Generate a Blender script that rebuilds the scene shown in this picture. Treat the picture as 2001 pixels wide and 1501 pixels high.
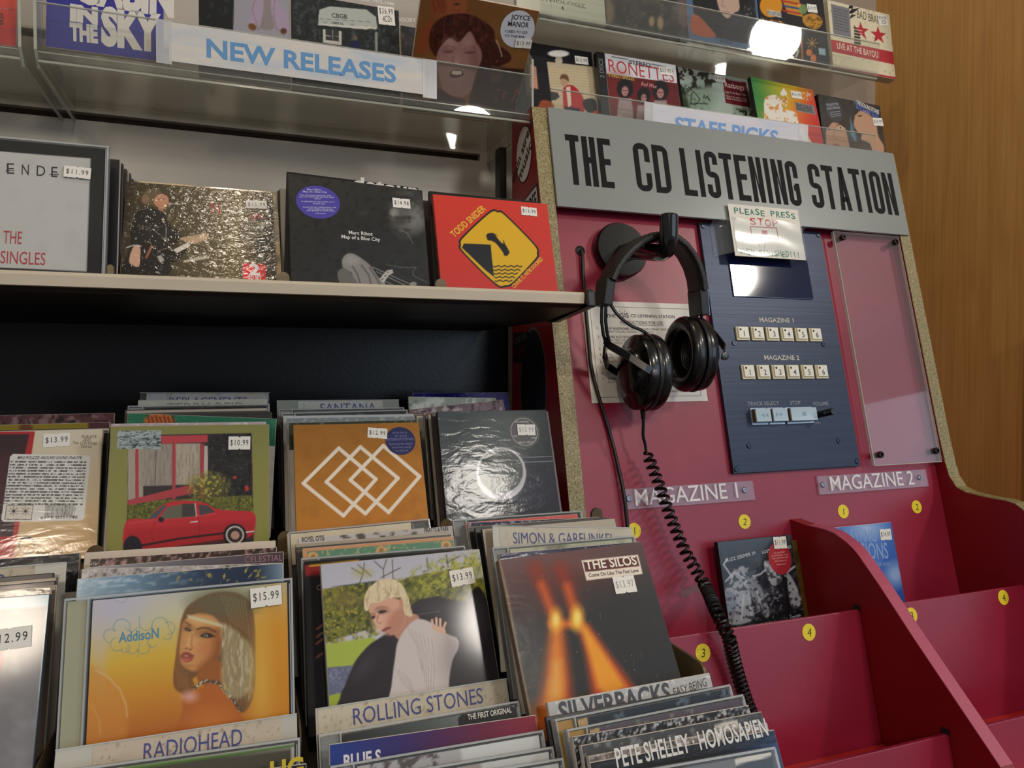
import bpy, bmesh, math, random
import numpy as np
from mathutils import Matrix, Vector

for _o in list(bpy.data.objects):
    bpy.data.objects.remove(_o, do_unlink=True)
SC = bpy.context.scene
COL = SC.collection
R = math.radians

# ------------------------------------------------------------------ camera
# the origin is the photographer's eye: X along the shelving, Y into the wall, Z up (metres)
cam_d = bpy.data.cameras.new('camera')
cam_d.sensor_fit = 'HORIZONTAL'
cam_d.sensor_width = 36.0
cam_d.lens = 1420.0 / 2001.0 * 36.0
cam_d.clip_start = 0.02
cam_d.clip_end = 60
cam = bpy.data.objects.new('camera', cam_d)
COL.objects.link(cam)
_yaw = math.atan(1420.0 / 3850.0)
cam.rotation_euler = (R(90 - 1.4), 0, -_yaw)
SC.camera = cam

# ------------------------------------------------------------------ world, lamps, exposure
SC.view_settings.view_transform = 'Standard'
SC.view_settings.look = 'None'
SC.view_settings.exposure = 0.0
SC.view_settings.gamma = 1.0
SC.view_settings.use_curve_mapping = False
W = bpy.data.worlds.new('shop_ambient')
SC.world = W
W.use_nodes = True
_b = W.node_tree.nodes['Background']
_b.inputs[0].default_value = (0.80, 0.80, 0.86, 1)
_b.inputs[1].default_value = 0.22

def area(name, loc, target, sx, sy, watts, col, shape='DISK', spread=180):
    l = bpy.data.lights.new(name, 'AREA')
    l.shape = shape
    l.size = sx
    if shape in ('RECTANGLE', 'ELLIPSE'):
        l.size_y = sy
    l.energy = watts
    l.color = col
    l.spread = R(spread)
    o = bpy.data.objects.new(name, l)
    COL.objects.link(o)
    o.location = loc
    o.rotation_euler = (Vector(target) - Vector(loc)).to_track_quat('-Z', 'Y').to_euler()
    return o

WARM = (1.0, 0.85, 0.68)
NEUT = (1.0, 0.93, 0.84)
area('ceiling_lamp_right', (2.52, -1.12, 1.56), (0.8, 0.9, 0.1), 0.24, 0.24, 17, NEUT)
area('ceiling_lamp_centre', (0.95, -1.20, 1.02), (0.5, 0.8, -0.1), 0.26, 0.26, 10, NEUT)
area('ceiling_lamp_left', (-0.80, -1.80, 1.02), (0.0, 0.8, 0.1), 0.28, 0.28, 12, WARM)
area('ceiling_spot_shelf', (0.02, 0.30, 1.55), (0.1, 0.95, 0.2), 0.15, 0.15, 3.0, WARM)
area('shop_window', (3.7, -4.0, 0.60), (0.6, 0.9, 0.0), 5.2, 1.9, 46, (0.62, 0.80, 1.0), 'RECTANGLE')

# ------------------------------------------------------------------ materials
def lin(hexs):
    h = hexs.lstrip('#')
    out = []
    for i in (0, 2, 4):
        c = int(h[i:i + 2], 16) / 255.0
        out.append(c / 12.92 if c <= 0.04045 else ((c + 0.055) / 1.055) ** 2.4)
    return tuple(out)

_mats = {}
def nt_new(name):
    m = bpy.data.materials.new(name)
    m.use_nodes = True
    nt = m.node_tree
    return m, nt, nt.nodes['Principled BSDF']

def mat(hexs, rough=0.45, metal=0.0, spec=0.5, coat=0.0, noise=None, bump=None, name=None):
    """plain principled; noise=(scale, amount, stretch xyz) varies the colour, bump=(scale, strength, stretch)"""
    key = ('p', hexs, rough, metal, spec, coat, noise, bump)
    if key in _mats:
        return _mats[key]
    m, nt, b = nt_new(name or 'finish_' + hexs.lstrip('#'))
    c = lin(hexs)
    b.inputs['Base Color'].default_value = (*c, 1)
    b.inputs['Roughness'].default_value = rough
    b.inputs['Metallic'].default_value = metal
    b.inputs['Specular IOR Level'].default_value = spec
    b.inputs['Coat Weight'].default_value = coat
    b.inputs['Coat Roughness'].default_value = 0.06
    if noise or bump:
        tc = nt.nodes.new('ShaderNodeTexCoord')
    def nz(scale, stretch, detail=4):
        mp = nt.nodes.new('ShaderNodeMapping')
        mp.inputs['Scale'].default_value = stretch
        nt.links.new(tc.outputs['Object'], mp.inputs['Vector'])
        n = nt.nodes.new('ShaderNodeTexNoise')
        n.inputs['Scale'].default_value = scale
        n.inputs['Detail'].default_value = detail
        nt.links.new(mp.outputs[0], n.inputs['Vector'])
        return n
    if noise:
        n = nz(noise[0], noise[2])
        rp = nt.nodes.new('ShaderNodeValToRGB')
        a = noise[1]
        rp.color_ramp.elements[0].position = 0.3
        rp.color_ramp.elements[1].position = 0.7
        rp.color_ramp.elements[0].color = (*[v * (1 - a) for v in c], 1)
        rp.color_ramp.elements[1].color = (*[min(1, v * (1 + a)) for v in c], 1)
        nt.links.new(n.outputs['Fac'], rp.inputs[0])
        nt.links.new(rp.outputs[0], b.inputs['Base Color'])
    if bump:
        n = nz(bump[0], bump[2])
        bp = nt.nodes.new('ShaderNodeBump')
        bp.inputs['Strength'].default_value = bump[1]
        bp.inputs['Distance'].default_value = 0.001
        nt.links.new(n.outputs['Fac'], bp.inputs['Height'])
        nt.links.new(bp.outputs[0], b.inputs['Normal'])
    _mats[key] = m
    return m

def clear_mat(name, tint=(1, 1, 1), base=0.03, edge=0.9, rough=0.03, haze=0.0, hazecol=(0.8, 0.85, 0.85), ior=1.45):
    """thin clear plastic: see-through with a fresnel reflection and a little surface haze"""
    if name in _mats:
        return _mats[name]
    m = bpy.data.materials.new(name)
    m.use_nodes = True
    nt = m.node_tree
    nt.nodes.clear()
    out = nt.nodes.new('ShaderNodeOutputMaterial')
    tr = nt.nodes.new('ShaderNodeBsdfTransparent')
    tr.inputs[0].default_value = (*tint, 1)
    gl = nt.nodes.new('ShaderNodeBsdfGlossy')
    gl.inputs['Roughness'].default_value = rough
    fr = nt.nodes.new('ShaderNodeFresnel')
    ge = nt.nodes.new('ShaderNodeNewGeometry')
    io = nt.nodes.new('ShaderNodeMapRange')                 # the far side of a thin sheet reflects like its near side
    io.inputs['To Min'].default_value = ior
    io.inputs['To Max'].default_value = 1.0 / ior
    nt.links.new(ge.outputs['Backfacing'], io.inputs['Value'])
    nt.links.new(io.outputs[0], fr.inputs['IOR'])
    mx = nt.nodes.new('ShaderNodeMixShader')
    nt.links.new(fr.outputs[0], mx.inputs[0])
    nt.links.new(gl.outputs[0], mx.inputs[2])
    if haze > 0:
        df = nt.nodes.new('ShaderNodeBsdfDiffuse')
        df.inputs[0].default_value = (*hazecol, 1)
        m2 = nt.nodes.new('ShaderNodeMixShader')
        m2.inputs[0].default_value = haze
        nt.links.new(tr.outputs[0], m2.inputs[1])
        nt.links.new(df.outputs[0], m2.inputs[2])
        nt.links.new(m2.outputs[0], mx.inputs[1])
    else:
        nt.links.new(tr.outputs[0], mx.inputs[1])
    nt.links.new(mx.outputs[0], out.inputs[0])
    _mats[name] = m
    return m

def print_mat(name, coat=0.0, rough=0.42, crinkle=0.0, scale=60, stretch=(1, 1, 1), fine=0.0):
    """printed card or paper: ink colour from the mesh's colour attribute, optional crinkled shrink film as a coat"""
    if name in _mats:
        return _mats[name]
    m, nt, b = nt_new(name)
    at = nt.nodes.new('ShaderNodeAttribute')
    at.attribute_name = 'ink'
    nt.links.new(at.outputs['Color'], b.inputs['Base Color'])
    b.inputs['Roughness'].default_value = rough
    b.inputs['Specular IOR Level'].default_value = 0.18
    b.inputs['Coat Weight'].default_value = coat
    b.inputs['Coat Roughness'].default_value = 0.10
    if crinkle > 0:
        tc = nt.nodes.new('ShaderNodeTexCoord')
        info = nt.nodes.new('ShaderNodeObjectInfo')
        add = nt.nodes.new('ShaderNodeVectorMath')
        add.operation = 'ADD'
        mp = nt.nodes.new('ShaderNodeMapping')
        mp.inputs['Scale'].default_value = stretch
        mp.inputs['Rotation'].default_value = (0, 0.5, 0)
        nt.links.new(tc.outputs['Object'], add.inputs[0])
        nt.links.new(info.outputs['Random'], add.inputs[1])
        nt.links.new(add.outputs[0], mp.inputs['Vector'])
        n = nt.nodes.new('ShaderNodeTexNoise')
        n.inputs['Scale'].default_value = scale
        n.inputs['Detail'].default_value = 2.5
        n.inputs['Distortion'].default_value = 0.8
        nt.links.new(mp.outputs[0], n.inputs['Vector'])
        bp = nt.nodes.new('ShaderNodeBump')
        bp.inputs['Strength'].default_value = crinkle
        bp.inputs['Distance'].default_value = 0.002
        nt.links.new(n.outputs['Fac'], bp.inputs['Height'])
        last = bp
        if fine > 0:
            n2 = nt.nodes.new('ShaderNodeTexNoise')
            n2.inputs['Scale'].default_value = 420
            n2.inputs['Detail'].default_value = 1
            nt.links.new(add.outputs[0], n2.inputs['Vector'])
            b2 = nt.nodes.new('ShaderNodeBump')
            b2.inputs['Strength'].default_value = fine
            b2.inputs['Distance'].default_value = 0.0006
            nt.links.new(n2.outputs['Fac'], b2.inputs['Height'])
            nt.links.new(bp.outputs[0], b2.inputs['Normal'])
            last = b2
        nt.links.new(last.outputs[0], b.inputs['Coat Normal'])
    _mats[name] = m
    return m

P_MATTE = lambda: print_mat('printed_card', coat=0.0, rough=0.5)
P_GLOSS = lambda: print_mat('printed_gloss', coat=0.45, rough=0.4)
P_WRAP = lambda: print_mat('printed_card_in_shrink_film', coat=0.6, rough=0.4, crinkle=0.12, scale=30, stretch=(1.0, 1.0, 2.6), fine=0.03)
P_WRAPX = lambda: print_mat('printed_card_in_crinkled_film', coat=0.32, rough=0.4, crinkle=0.16, scale=36, stretch=(1.0, 1.0, 2.4), fine=0.05)
M_CASE = lambda: clear_mat('clear_polystyrene', tint=(0.98, 0.985, 0.985), haze=0.010, rough=0.04)
M_ACR = lambda: clear_mat('clear_acrylic', tint=(0.97, 0.975, 0.96), haze=0.03, rough=0.02, hazecol=(0.85, 0.84, 0.78))
M_ACRE = lambda: clear_mat('acrylic_edge', tint=(0.86, 0.88, 0.82), haze=0.42, rough=0.12, hazecol=(0.80, 0.80, 0.72))
M_RIM = lambda: clear_mat('moulded_plastic_rim', tint=(0.9, 0.92, 0.93), haze=0.42, rough=0.08, hazecol=(0.86, 0.89, 0.90))
M_TAPE = lambda: clear_mat('glossy_clear_tape', tint=(0.95, 0.97, 0.98), haze=0.10, rough=0.12, hazecol=(0.8, 0.86, 0.92), ior=1.7)
PAPER = lambda: mat('EFEBE2', 0.7, noise=(140, 0.05, (1, 1, 1)))

# ------------------------------------------------------------------ mesh builder
class MB:
    def __init__(s):
        s.v = []
        s.f = []
        s.m = []
        s.sm = []
    def add(s, vs, fs, mi=0, smooth=False):
        o = len(s.v)
        s.v += [tuple(p) for p in vs]
        for f in fs:
            s.f.append([i + o for i in f])
            s.m.append(mi)
            s.sm.append(smooth)
        return s
    def box(s, x0, x1, y0, y1, z0, z1, mi=0):
        vs = [(x, y, z) for z in (z0, z1) for y in (y0, y1) for x in (x0, x1)]
        fs = [(0, 2, 3, 1), (4, 5, 7, 6), (0, 1, 5, 4), (2, 6, 7, 3), (0, 4, 6, 2), (1, 3, 7, 5)]
        return s.add(vs, fs, mi)
    def prism(s, pts, a, b, axis='y', mi=0):
        """closed polygon pts (2d) pulled from a to b along an axis: y -> pts are (x,z), x -> (y,z), z -> (x,y)"""
        def p3(p, d):
            return (p[0], d, p[1]) if axis == 'y' else (d, p[0], p[1]) if axis == 'x' else (p[0], p[1], d)
        n = len(pts)
        ar = sum(pts[i][0] * pts[(i + 1) % n][1] - pts[(i + 1) % n][0] * pts[i][1] for i in range(n))
        if ar < 0:
            pts = pts[::-1]
        vs = [p3(p, a) for p in pts] + [p3(p, b) for p in pts]
        fs = [list(range(n)), list(range(n, 2 * n))[::-1]] + [(i, i + n, (i + 1) % n + n, (i + 1) % n) for i in range(n)]
        o = len(s.v)
        s.add(vs, fs, mi)
        return s
    def tube(s, path, r, seg=10, mi=0, caps=True):
        pts = [Vector(p) for p in path]
        n = len(pts)
        rr = r if isinstance(r, (list, tuple)) else [r] * n
        t0 = (pts[1] - pts[0]).normalized()
        ref = Vector((0, 0, 1)) if abs(t0.z) < 0.9 else Vector((1, 0, 0))
        nrm = (ref - t0 * ref.dot(t0)).normalized()
        vs = []
        for i in range(n):
            t = (pts[min(i + 1, n - 1)] - pts[max(i - 1, 0)]).normalized()
            nrm = (nrm - t * nrm.dot(t)).normalized()
            bn = t.cross(nrm)
            for k in range(seg):
                a = 2 * math.pi * k / seg
                vs.append(pts[i] + (nrm * math.cos(a) + bn * math.sin(a)) * rr[i])
        fs = [(i * seg + k, i * seg + (k + 1) % seg, (i + 1) * seg + (k + 1) % seg, (i + 1) * seg + k) for i in range(n - 1) for k in range(seg)]
        if caps:
            fs += [list(range(seg))[::-1], list(range((n - 1) * seg, n * seg))]
        return s.add(vs, fs, mi, True)
    def sweep(s, path, sides, prof, mi=0):
        """profile [(a,b)] swept along path; sides[i] is the across direction at each point, b runs along tangent x side"""
        pts = [Vector(p) for p in path]
        n = len(pts)
        m = len(prof)
        vs = []
        for i in range(n):
            t = (pts[min(i + 1, n - 1)] - pts[max(i - 1, 0)]).normalized()
            sd = Vector(sides[i]).normalized()
            up = sd.cross(t).normalized()
            for a, b in prof:
                vs.append(pts[i] + sd * a + up * b)
        fs = [(i * m + k, i * m + (k + 1) % m, (i + 1) * m + (k + 1) % m, (i + 1) * m + k) for i in range(n - 1) for k in range(m)]
        fs += [list(range(m))[::-1], list(range((n - 1) * m, n * m))]
        return s.add(vs, fs, mi, False)
    def lathe(s, prof, M=None, seg=40, mi=0, smooth=True):
        """profile [(r, h)] turned about local Z, placed by matrix M"""
        M = M or Matrix.Identity(4)
        vs = []
        n = len(prof)
        for r_, h in prof:
            for k in range(seg):
                a = 2 * math.pi * k / seg
                vs.append(M @ Vector((r_ * math.cos(a), r_ * math.sin(a), h)))
        fs = [(i * seg + k, i * seg + (k + 1) % seg, (i + 1) * seg + (k + 1) % seg, (i + 1) * seg + k) for i in range(n - 1) for k in range(seg)]
        fs += [list(range(seg))[::-1], list(range((n - 1) * seg, n * seg))]
        return s.add(vs, fs, mi, smooth)
    def build(s, name, mats, parent=None, M=None, bevel=0.0, autosmooth=True):
        me = bpy.data.meshes.new(name)
        me.from_pydata(s.v, [], s.f)
        for i, p in enumerate(me.polygons):
            p.material_index = s.m[i]
            p.use_smooth = s.sm[i]
        bm = bmesh.new()
        bm.from_mesh(me)
        bmesh.ops.recalc_face_normals(bm, faces=bm.faces)
        if bevel > 0:
            es = [e for e in bm.edges if len(e.link_faces) == 2 and e.calc_face_angle(0) > 0.6]
            bmesh.ops.bevel(bm, geom=es, offset=bevel, segments=2, affect='EDGES', profile=0.6)
        if autosmooth:
            for e in bm.edges:
                if len(e.link_faces) == 2 and e.calc_face_angle(0) > 0.65:
                    e.smooth = False
        bm.to_mesh(me)
        bm.free()
        for m in (mats if isinstance(mats, (list, tuple)) else [mats]):
            me.materials.append(m)
        o = bpy.data.objects.new(name, me)
        COL.objects.link(o)
        if parent is not None:
            o.parent = parent
        if M is not None:
            o.matrix_local = M
        return o

def thing(name, label, cat, M=None, group=None):
    o = bpy.data.objects.new(name, None)
    COL.objects.link(o)
    o.empty_display_size = 0.02
    if M is not None:
        o.matrix_world = M
    o['label'] = label
    o['category'] = cat
    if group:
        o['group'] = group
    return o

def tag(o, label=None, cat=None, group=None, kind=None):
    if label:
        o['label'] = label
    if cat:
        o['category'] = cat
    if group:
        o['group'] = group
    if kind:
        o['kind'] = kind
    return o

# ------------------------------------------------------------------ lettering
_tc = {}
def glyphs(txt, bold=0.0, spacing=1.0):
    key = (txt, bold, spacing)
    if key not in _tc:
        cu = bpy.data.curves.new('lettering', 'FONT')
        cu.body = txt
        cu.size = 1.0
        cu.resolution_u = 3
        cu.offset = bold
        cu.space_character = spacing
        ob = bpy.data.objects.new('lettering', cu)
        me = bpy.data.meshes.new_from_object(ob)
        bpy.data.objects.remove(ob)
        vs = np.array([v.co[:2] for v in me.vertices]) if len(me.vertices) else np.zeros((1, 2))
        fs = [list(p.vertices) for p in me.polygons]
        bpy.data.meshes.remove(me)
        _tc[key] = (vs, fs)
    return _tc[key]

def text(parent, name, txt, p0, p1, height, material, bold=0.0, y=-0.0003, shear=0.0, spacing=1.0, down=None):
    """ink lettering in the parent's XZ face (front is -Y): from p0 to p1 along the baseline, capital height"""
    vs, fs = glyphs(txt, bold, spacing)
    if not fs:
        return None
    x0, x1 = vs[:, 0].min(), vs[:, 0].max()
    cap = 0.70
    p0 = np.array(p0, float)
    p1 = np.array(p1, float)
    ex = p1 - p0
    ez = np.array([-ex[1], ex[0]]) / max(1e-9, np.hypot(*ex)) * height
    if down is not None:
        ez = np.array(down, float)
    fx = (vs[:, 0] - x0) / max(1e-6, x1 - x0)
    fz = vs[:, 1] / cap
    q = p0[None, :] + (fx + shear * fz * height / max(1e-9, np.hypot(*ex)))[:, None] * ex[None, :] + fz[:, None] * ez[None, :]
    me = bpy.data.meshes.new(name)
    me.from_pydata([(a, y, b) for a, b in q], [], fs)
    me.materials.append(material)
    o = bpy.data.objects.new(name, me)
    COL.objects.link(o)
    o.parent = parent
    return o

# ------------------------------------------------------------------ printed artwork
def homog(src, dst):
    A = []
    for (x, y), (u, v) in zip(src, dst):
        A.append([x, y, 1, 0, 0, 0, -u * x, -u * y, u])
        A.append([0, 0, 0, x, y, 1, -v * x, -v * y, v])
    A = np.array(A, float)
    h = np.linalg.solve(A[:, :8], A[:, 8])
    return np.append(h, 1).reshape(3, 3)

def happly(H, x, y):
    d = H[2, 0] * x + H[2, 1] * y + H[2, 2]
    return (H[0, 0] * x + H[0, 1] * y + H[0, 2]) / d, (H[1, 0] * x + H[1, 1] * y + H[1, 2]) / d

def hash2(i, j, s):
    v = np.sin(i * 127.1 + j * 311.7 + s * 74.7) * 43758.5453
    return v - np.floor(v)

def vnoise(x, y, s=0, octv=3):
    t = np.zeros_like(x)
    a = 0.5
    tot = 0
    for o in range(octv):
        xi, yi = np.floor(x), np.floor(y)
        fx, fy = x - xi, y - yi
        fx = fx * fx * (3 - 2 * fx)
        fy = fy * fy * (3 - 2 * fy)
        v = (hash2(xi, yi, s) * (1 - fx) + hash2(xi + 1, yi, s) * fx) * (1 - fy) + (hash2(xi, yi + 1, s) * (1 - fx) + hash2(xi + 1, yi + 1, s) * fx) * fy
        t += a * v
        tot += a
        a *= 0.5
        x, y = x * 2.03, y * 2.03
        s += 17
    return t / tot

def smooth_pts(pts, n=6):
    P = np.array(pts, float)
    out = []
    k = len(P)
    for i in range(k):
        p0, p1, p2, p3 = P[(i - 1) % k], P[i], P[(i + 1) % k], P[(i + 2) % k]
        for t in np.arange(n) / n:
            out.append(0.5 * ((2 * p1) + (-p0 + p2) * t + (2 * p0 - 5 * p1 + 4 * p2 - p3) * t * t + (-p0 + 3 * p1 - 3 * p2 + p3) * t ** 3))
    return np.array(out)

class Art:
    """a print painted on a fine grid: layout coordinates of the four corners of the seen face, all marks in layout units"""
    def __init__(s, w, h, lay, hv=None, n=150, rect=None):
        s.w, s.h = w, h
        hv = hv or h
        s.H = homog([(0, 0), (w, 0), (w, hv), (0, hv)], lay)
        s.Hi = np.linalg.inv(s.H)
        x0, y0, x1, y1 = rect or (0, 0, w, h)
        s.rect = (x0, y0, x1, y1)
        s.nx = n
        s.ny = max(3, int(n * (y1 - y0) / (x1 - x0)))
        gx, gy = np.meshgrid(np.linspace(x0, x1, s.nx), np.linspace(y0, y1, s.ny))
        s.gx, s.gy = gx, gy
        s.X, s.Y = happly(s.H, gx, gy)
        s.c = np.zeros(gx.shape + (3,))
    def loc(s, p):
        """layout point -> local (x from left, z from bottom)"""
        a, b = happly(s.Hi, p[0], p[1])
        return (a, s.h - b)
    @staticmethod
    def col(hx):
        h = hx.lstrip('#')
        return np.array([int(h[i:i + 2], 16) / 255 for i in (0, 2, 4)])
    def mix(s, m, hx, a=1.0):
        m = (np.clip(m, 0, 1) * a)[..., None]
        s.c = s.c * (1 - m) + s.col(hx) * m
        return s
    def fill(s, hx):
        s.c[:] = s.col(hx)
        return s
    def lin(s, p0, p1, stops, a=1.0, m=None):
        d = np.array(p1, float) - np.array(p0, float)
        t = ((s.X - p0[0]) * d[0] + (s.Y - p0[1]) * d[1]) / (d @ d)
        t = np.clip(t, 0, 1)
        xs = [q[0] for q in stops]
        cs = np.array([s.col(q[1]) for q in stops])
        g = np.stack([np.interp(t, xs, cs[:, k]) for k in range(3)], -1)
        mm = (np.ones_like(t) if m is None else np.clip(m, 0, 1))[..., None] * a
        s.c = s.c * (1 - mm) + g * mm
        return s
    def m_ell(s, cx, cy, rx, ry, soft=6, rot=0):
        a = math.radians(rot)
        dx, dy = s.X - cx, s.Y - cy
        u = dx * math.cos(a) + dy * math.sin(a)
        v = -dx * math.sin(a) + dy * math.cos(a)
        d = (np.sqrt((u / rx) ** 2 + (v / ry) ** 2) - 1) * min(rx, ry)
        return np.clip(0.5 - d / soft, 0, 1)
    def ell(s, cx, cy, rx, ry, hx, a=1.0, soft=6, rot=0):
        return s.mix(s.m_ell(cx, cy, rx, ry, soft, rot), hx, a)
    def m_poly(s, pts, soft=5, sm=False):
        P = smooth_pts(pts) if sm else np.array(pts, float)
        x, y = s.X, s.Y
        pad = soft * 1.5
        x0, y0 = P.min(0) - pad
        x1, y1 = P.max(0) + pad
        sel = (x > x0) & (x < x1) & (y > y0) & (y < y1)
        out = np.zeros_like(x)
        if not sel.any():
            return out
        xs, ys = x[sel], y[sel]
        ins = np.zeros(xs.shape, bool)
        d2 = np.full(xs.shape, 1e18)
        n = len(P)
        for i in range(n):
            ax, ay = P[i]
            bx, by = P[(i + 1) % n]
            ex, ey = bx - ax, by - ay
            L = ex * ex + ey * ey + 1e-12
            t = np.clip(((xs - ax) * ex + (ys - ay) * ey) / L, 0, 1)
            d2 = np.minimum(d2, (xs - ax - t * ex) ** 2 + (ys - ay - t * ey) ** 2)
            cond = ((ay > ys) != (by > ys))
            xi = ax + (ys - ay) * ex / (ey if abs(ey) > 1e-12 else 1e-12)
            ins ^= cond & (xs < xi)
        d = np.sqrt(d2) * np.where(ins, -1, 1)
        out[sel] = np.clip(0.5 - d / soft, 0, 1)
        return out
    def poly(s, pts, hx, a=1.0, soft=5, sm=False):
        return s.mix(s.m_poly(pts, soft, sm), hx, a)
    def m_line(s, pts, wd, soft=4):
        d2 = np.full(s.X.shape, 1e18)
        for (ax, ay), (bx, by) in zip(pts[:-1], pts[1:]):
            ex, ey = bx - ax, by - ay
            L = ex * ex + ey * ey + 1e-12
            t = np.clip(((s.X - ax) * ex + (s.Y - ay) * ey) / L, 0, 1)
            d2 = np.minimum(d2, (s.X - ax - t * ex) ** 2 + (s.Y - ay - t * ey) ** 2)
        return np.clip(0.5 - (np.sqrt(d2) - wd / 2) / soft, 0, 1)
    def line(s, pts, wd, hx, a=1.0, soft=4):
        return s.mix(s.m_line(pts, wd, soft), hx, a)
    def nz(s, sc, seed=0, sx=1.0, sy=1.0, octv=3):
        return vnoise(s.X / sc * sx + 50, s.Y / sc * sy + 50, seed, octv)
    def speck(s, sc, hx, lo, hi, a=1.0, seed=0, m=None, sx=1.0, sy=1.0):
        t = np.clip((s.nz(sc, seed, sx, sy) - lo) / (hi - lo), 0, 1)
        return s.mix(t if m is None else t * m, hx, a)
    def mesh(s, name, material, parent, y=-0.0002):
        x0, y0, x1, y1 = s.rect
        vs = np.stack([s.gx, np.full_like(s.gx, y), s.h - s.gy], -1).reshape(-1, 3)
        nx, ny = s.nx, s.ny
        i = np.arange(nx * ny).reshape(ny, nx)
        q = np.stack([i[1:, :-1], i[1:, 1:], i[:-1, 1:], i[:-1, :-1]], -1).reshape(-1, 4)
        me = bpy.data.meshes.new(name)
        me.vertices.add(len(vs))
        me.vertices.foreach_set('co', vs.ravel())
        me.loops.add(q.size)
        me.polygons.add(len(q))
        me.polygons.foreach_set('loop_start', np.arange(0, q.size, 4))
        me.loops.foreach_set('vertex_index', q.ravel())
        me.update(calc_edges=True)
        c = np.clip(s.c, 0, 1).reshape(-1, 3)
        l = np.where(c <= 0.04045, c / 12.92, ((c + 0.055) / 1.055) ** 2.4)
        at = me.color_attributes.new('ink', 'FLOAT_COLOR', 'POINT')
        at.data.foreach_set('color', np.concatenate([l, np.ones((len(l), 1))], 1).astype(np.float32).ravel())
        me.materials.append(material)
        o = bpy.data.objects.new(name, me)
        COL.objects.link(o)
        o.parent = parent
        return o

# ================================================================== the room
YW = 1.16                                                   # face of the slatwall
def wood(name, c0, c1, scale, rough=0.45):
    if name in _mats:
        return _mats[name]
    m, nt, b = nt_new(name)
    tc = nt.nodes.new('ShaderNodeTexCoord')
    mp = nt.nodes.new('ShaderNodeMapping')
    mp.inputs['Scale'].default_value = scale
    nt.links.new(tc.outputs['Object'], mp.inputs[0])
    n0 = nt.nodes.new('ShaderNodeTexNoise')
    n0.inputs['Scale'].default_value = 2.0
    n0.inputs['Detail'].default_value = 1.0
    nt.links.new(mp.outputs[0], n0.inputs['Vector'])
    mm = nt.nodes.new('ShaderNodeMath')
    mm.operation = 'MULTIPLY'
    mm.inputs[1].default_value = 62.0
    nt.links.new(n0.outputs['Fac'], mm.inputs[0])
    sn = nt.nodes.new('ShaderNodeMath')
    sn.operation = 'SINE'
    nt.links.new(mm.outputs[0], sn.inputs[0])
    mp2 = nt.nodes.new('ShaderNodeMapping')
    mp2.inputs['Scale'].default_value = (60, 60, 1.6)
    nt.links.new(tc.outputs['Object'], mp2.inputs[0])
    n1 = nt.nodes.new('ShaderNodeTexNoise')
    n1.inputs['Scale'].default_value = 3.0
    n1.inputs['Detail'].default_value = 5.0
    nt.links.new(mp2.outputs[0], n1.inputs['Vector'])
    ad = nt.nodes.new('ShaderNodeMath')
    ad.operation = 'MULTIPLY_ADD'
    ad.inputs[1].default_value = 0.07
    nt.links.new(sn.outputs[0], ad.inputs[0])
    ml = nt.nodes.new('ShaderNodeMath')
    ml.operation = 'MULTIPLY'
    ml.inputs[1].default_value = 0.95
    nt.links.new(n1.outputs['Fac'], ml.inputs[0])
    nt.links.new(ml.outputs[0], ad.inputs[2])
    rp = nt.nodes.new('ShaderNodeValToRGB')
    rp.color_ramp.elements[0].position = 0.1
    rp.color_ramp.elements[1].position = 0.85
    rp.color_ramp.elements[0].color = (*lin(c1), 1)
    rp.color_ramp.elements[1].color = (*lin(c0), 1)
    nt.links.new(ad.outputs[0], rp.inputs[0])
    nt.links.new(rp.outputs[0], b.inputs['Base Color'])
    b.inputs['Roughness'].default_value = rough
    _mats[name] = m
    return m

M_SLAT = mat('B9B1A6', 0.32, noise=(3, 0.03, (1, 1, 4)))
M_GROOVE = mat('3A2616', 0.7, noise=(30, 0.2, (1, 8, 8)))
wl = MB()
edges = [-1.25, -0.60, -0.30, 0.143, 0.245, 0.347, 0.452, 0.62, 0.79, 1.75]
for a, b in zip(edges[:-1], edges[1:]):
    wl.box(-1.6, 0.371, YW, YW + 0.012, a + 0.0055, b - 0.0055)
wl.box(-1.6, 0.371, YW + 0.012, YW + 0.03, -1.25, 1.75, 1)
for a, b in ((-1.25, 0.25), (0.25, 0.66), (0.66, 1.75)):
    wl.box(0.371, 1.226, YW, YW + 0.012, a + 0.004, b - 0.004)
wl.box(0.371, 1.226, YW + 0.012, YW + 0.03, -1.25, 1.75, 1)
tag(wl.build('wall_back', [M_SLAT, M_GROOVE]), kind='structure')
wr = MB().box(1.226, 1.25, 0.800, YW + 0.03, -1.25, 1.75)
tag(wr.build('wall_right', wood('oak_panel', 'E6B266', 'C68E4A', (1.0, 3.6, 0.75))), kind='structure')
tr = MB().box(1.2145, 1.2258, 0.800, 0.832, -1.25, 0.05)
tag(tr.build('trim_1', wood('oak_trim', 'BE9450', 'A27838', (1.0, 5.0, 0.5))), kind='structure')
fl = MB().box(-1.6, 4.5, -4.5, YW + 0.03, -1.27, -1.25)
tag(fl.build('floor', mat('6A6258', 0.6, noise=(5, 0.12, (1, 1, 1)))), kind='structure')
ce = MB().box(-1.6, 4.5, -4.5, YW + 0.03, 1.75, 1.78)
tag(ce.build('ceiling', mat('CFCBC2', 0.9, noise=(9, 0.04, (1, 1, 1)))), kind='structure')

# ================================================================== the record rack
M_BLKMETAL = mat('040509', 0.30, spec=0.5, noise=(4, 0.3, (1, 1, 1)), bump=(160, 0.15, (1, 1, 1)))
M_BROWNMETAL = mat('3C3427', 0.5, metal=0.25, noise=(25, 0.3, (1, 1, 1)))
M_OLIVE = mat('7A6B4C', 0.5, noise=(60, 0.18, (1, 1, 1)))
M_CREAM = mat('CFC2AC', 0.4, noise=(40, 0.06, (0.3, 1, 1)))
M_POST = mat('2A2724', 0.4, metal=0.5, noise=(12, 0.25, (1, 1, 1)))

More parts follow.
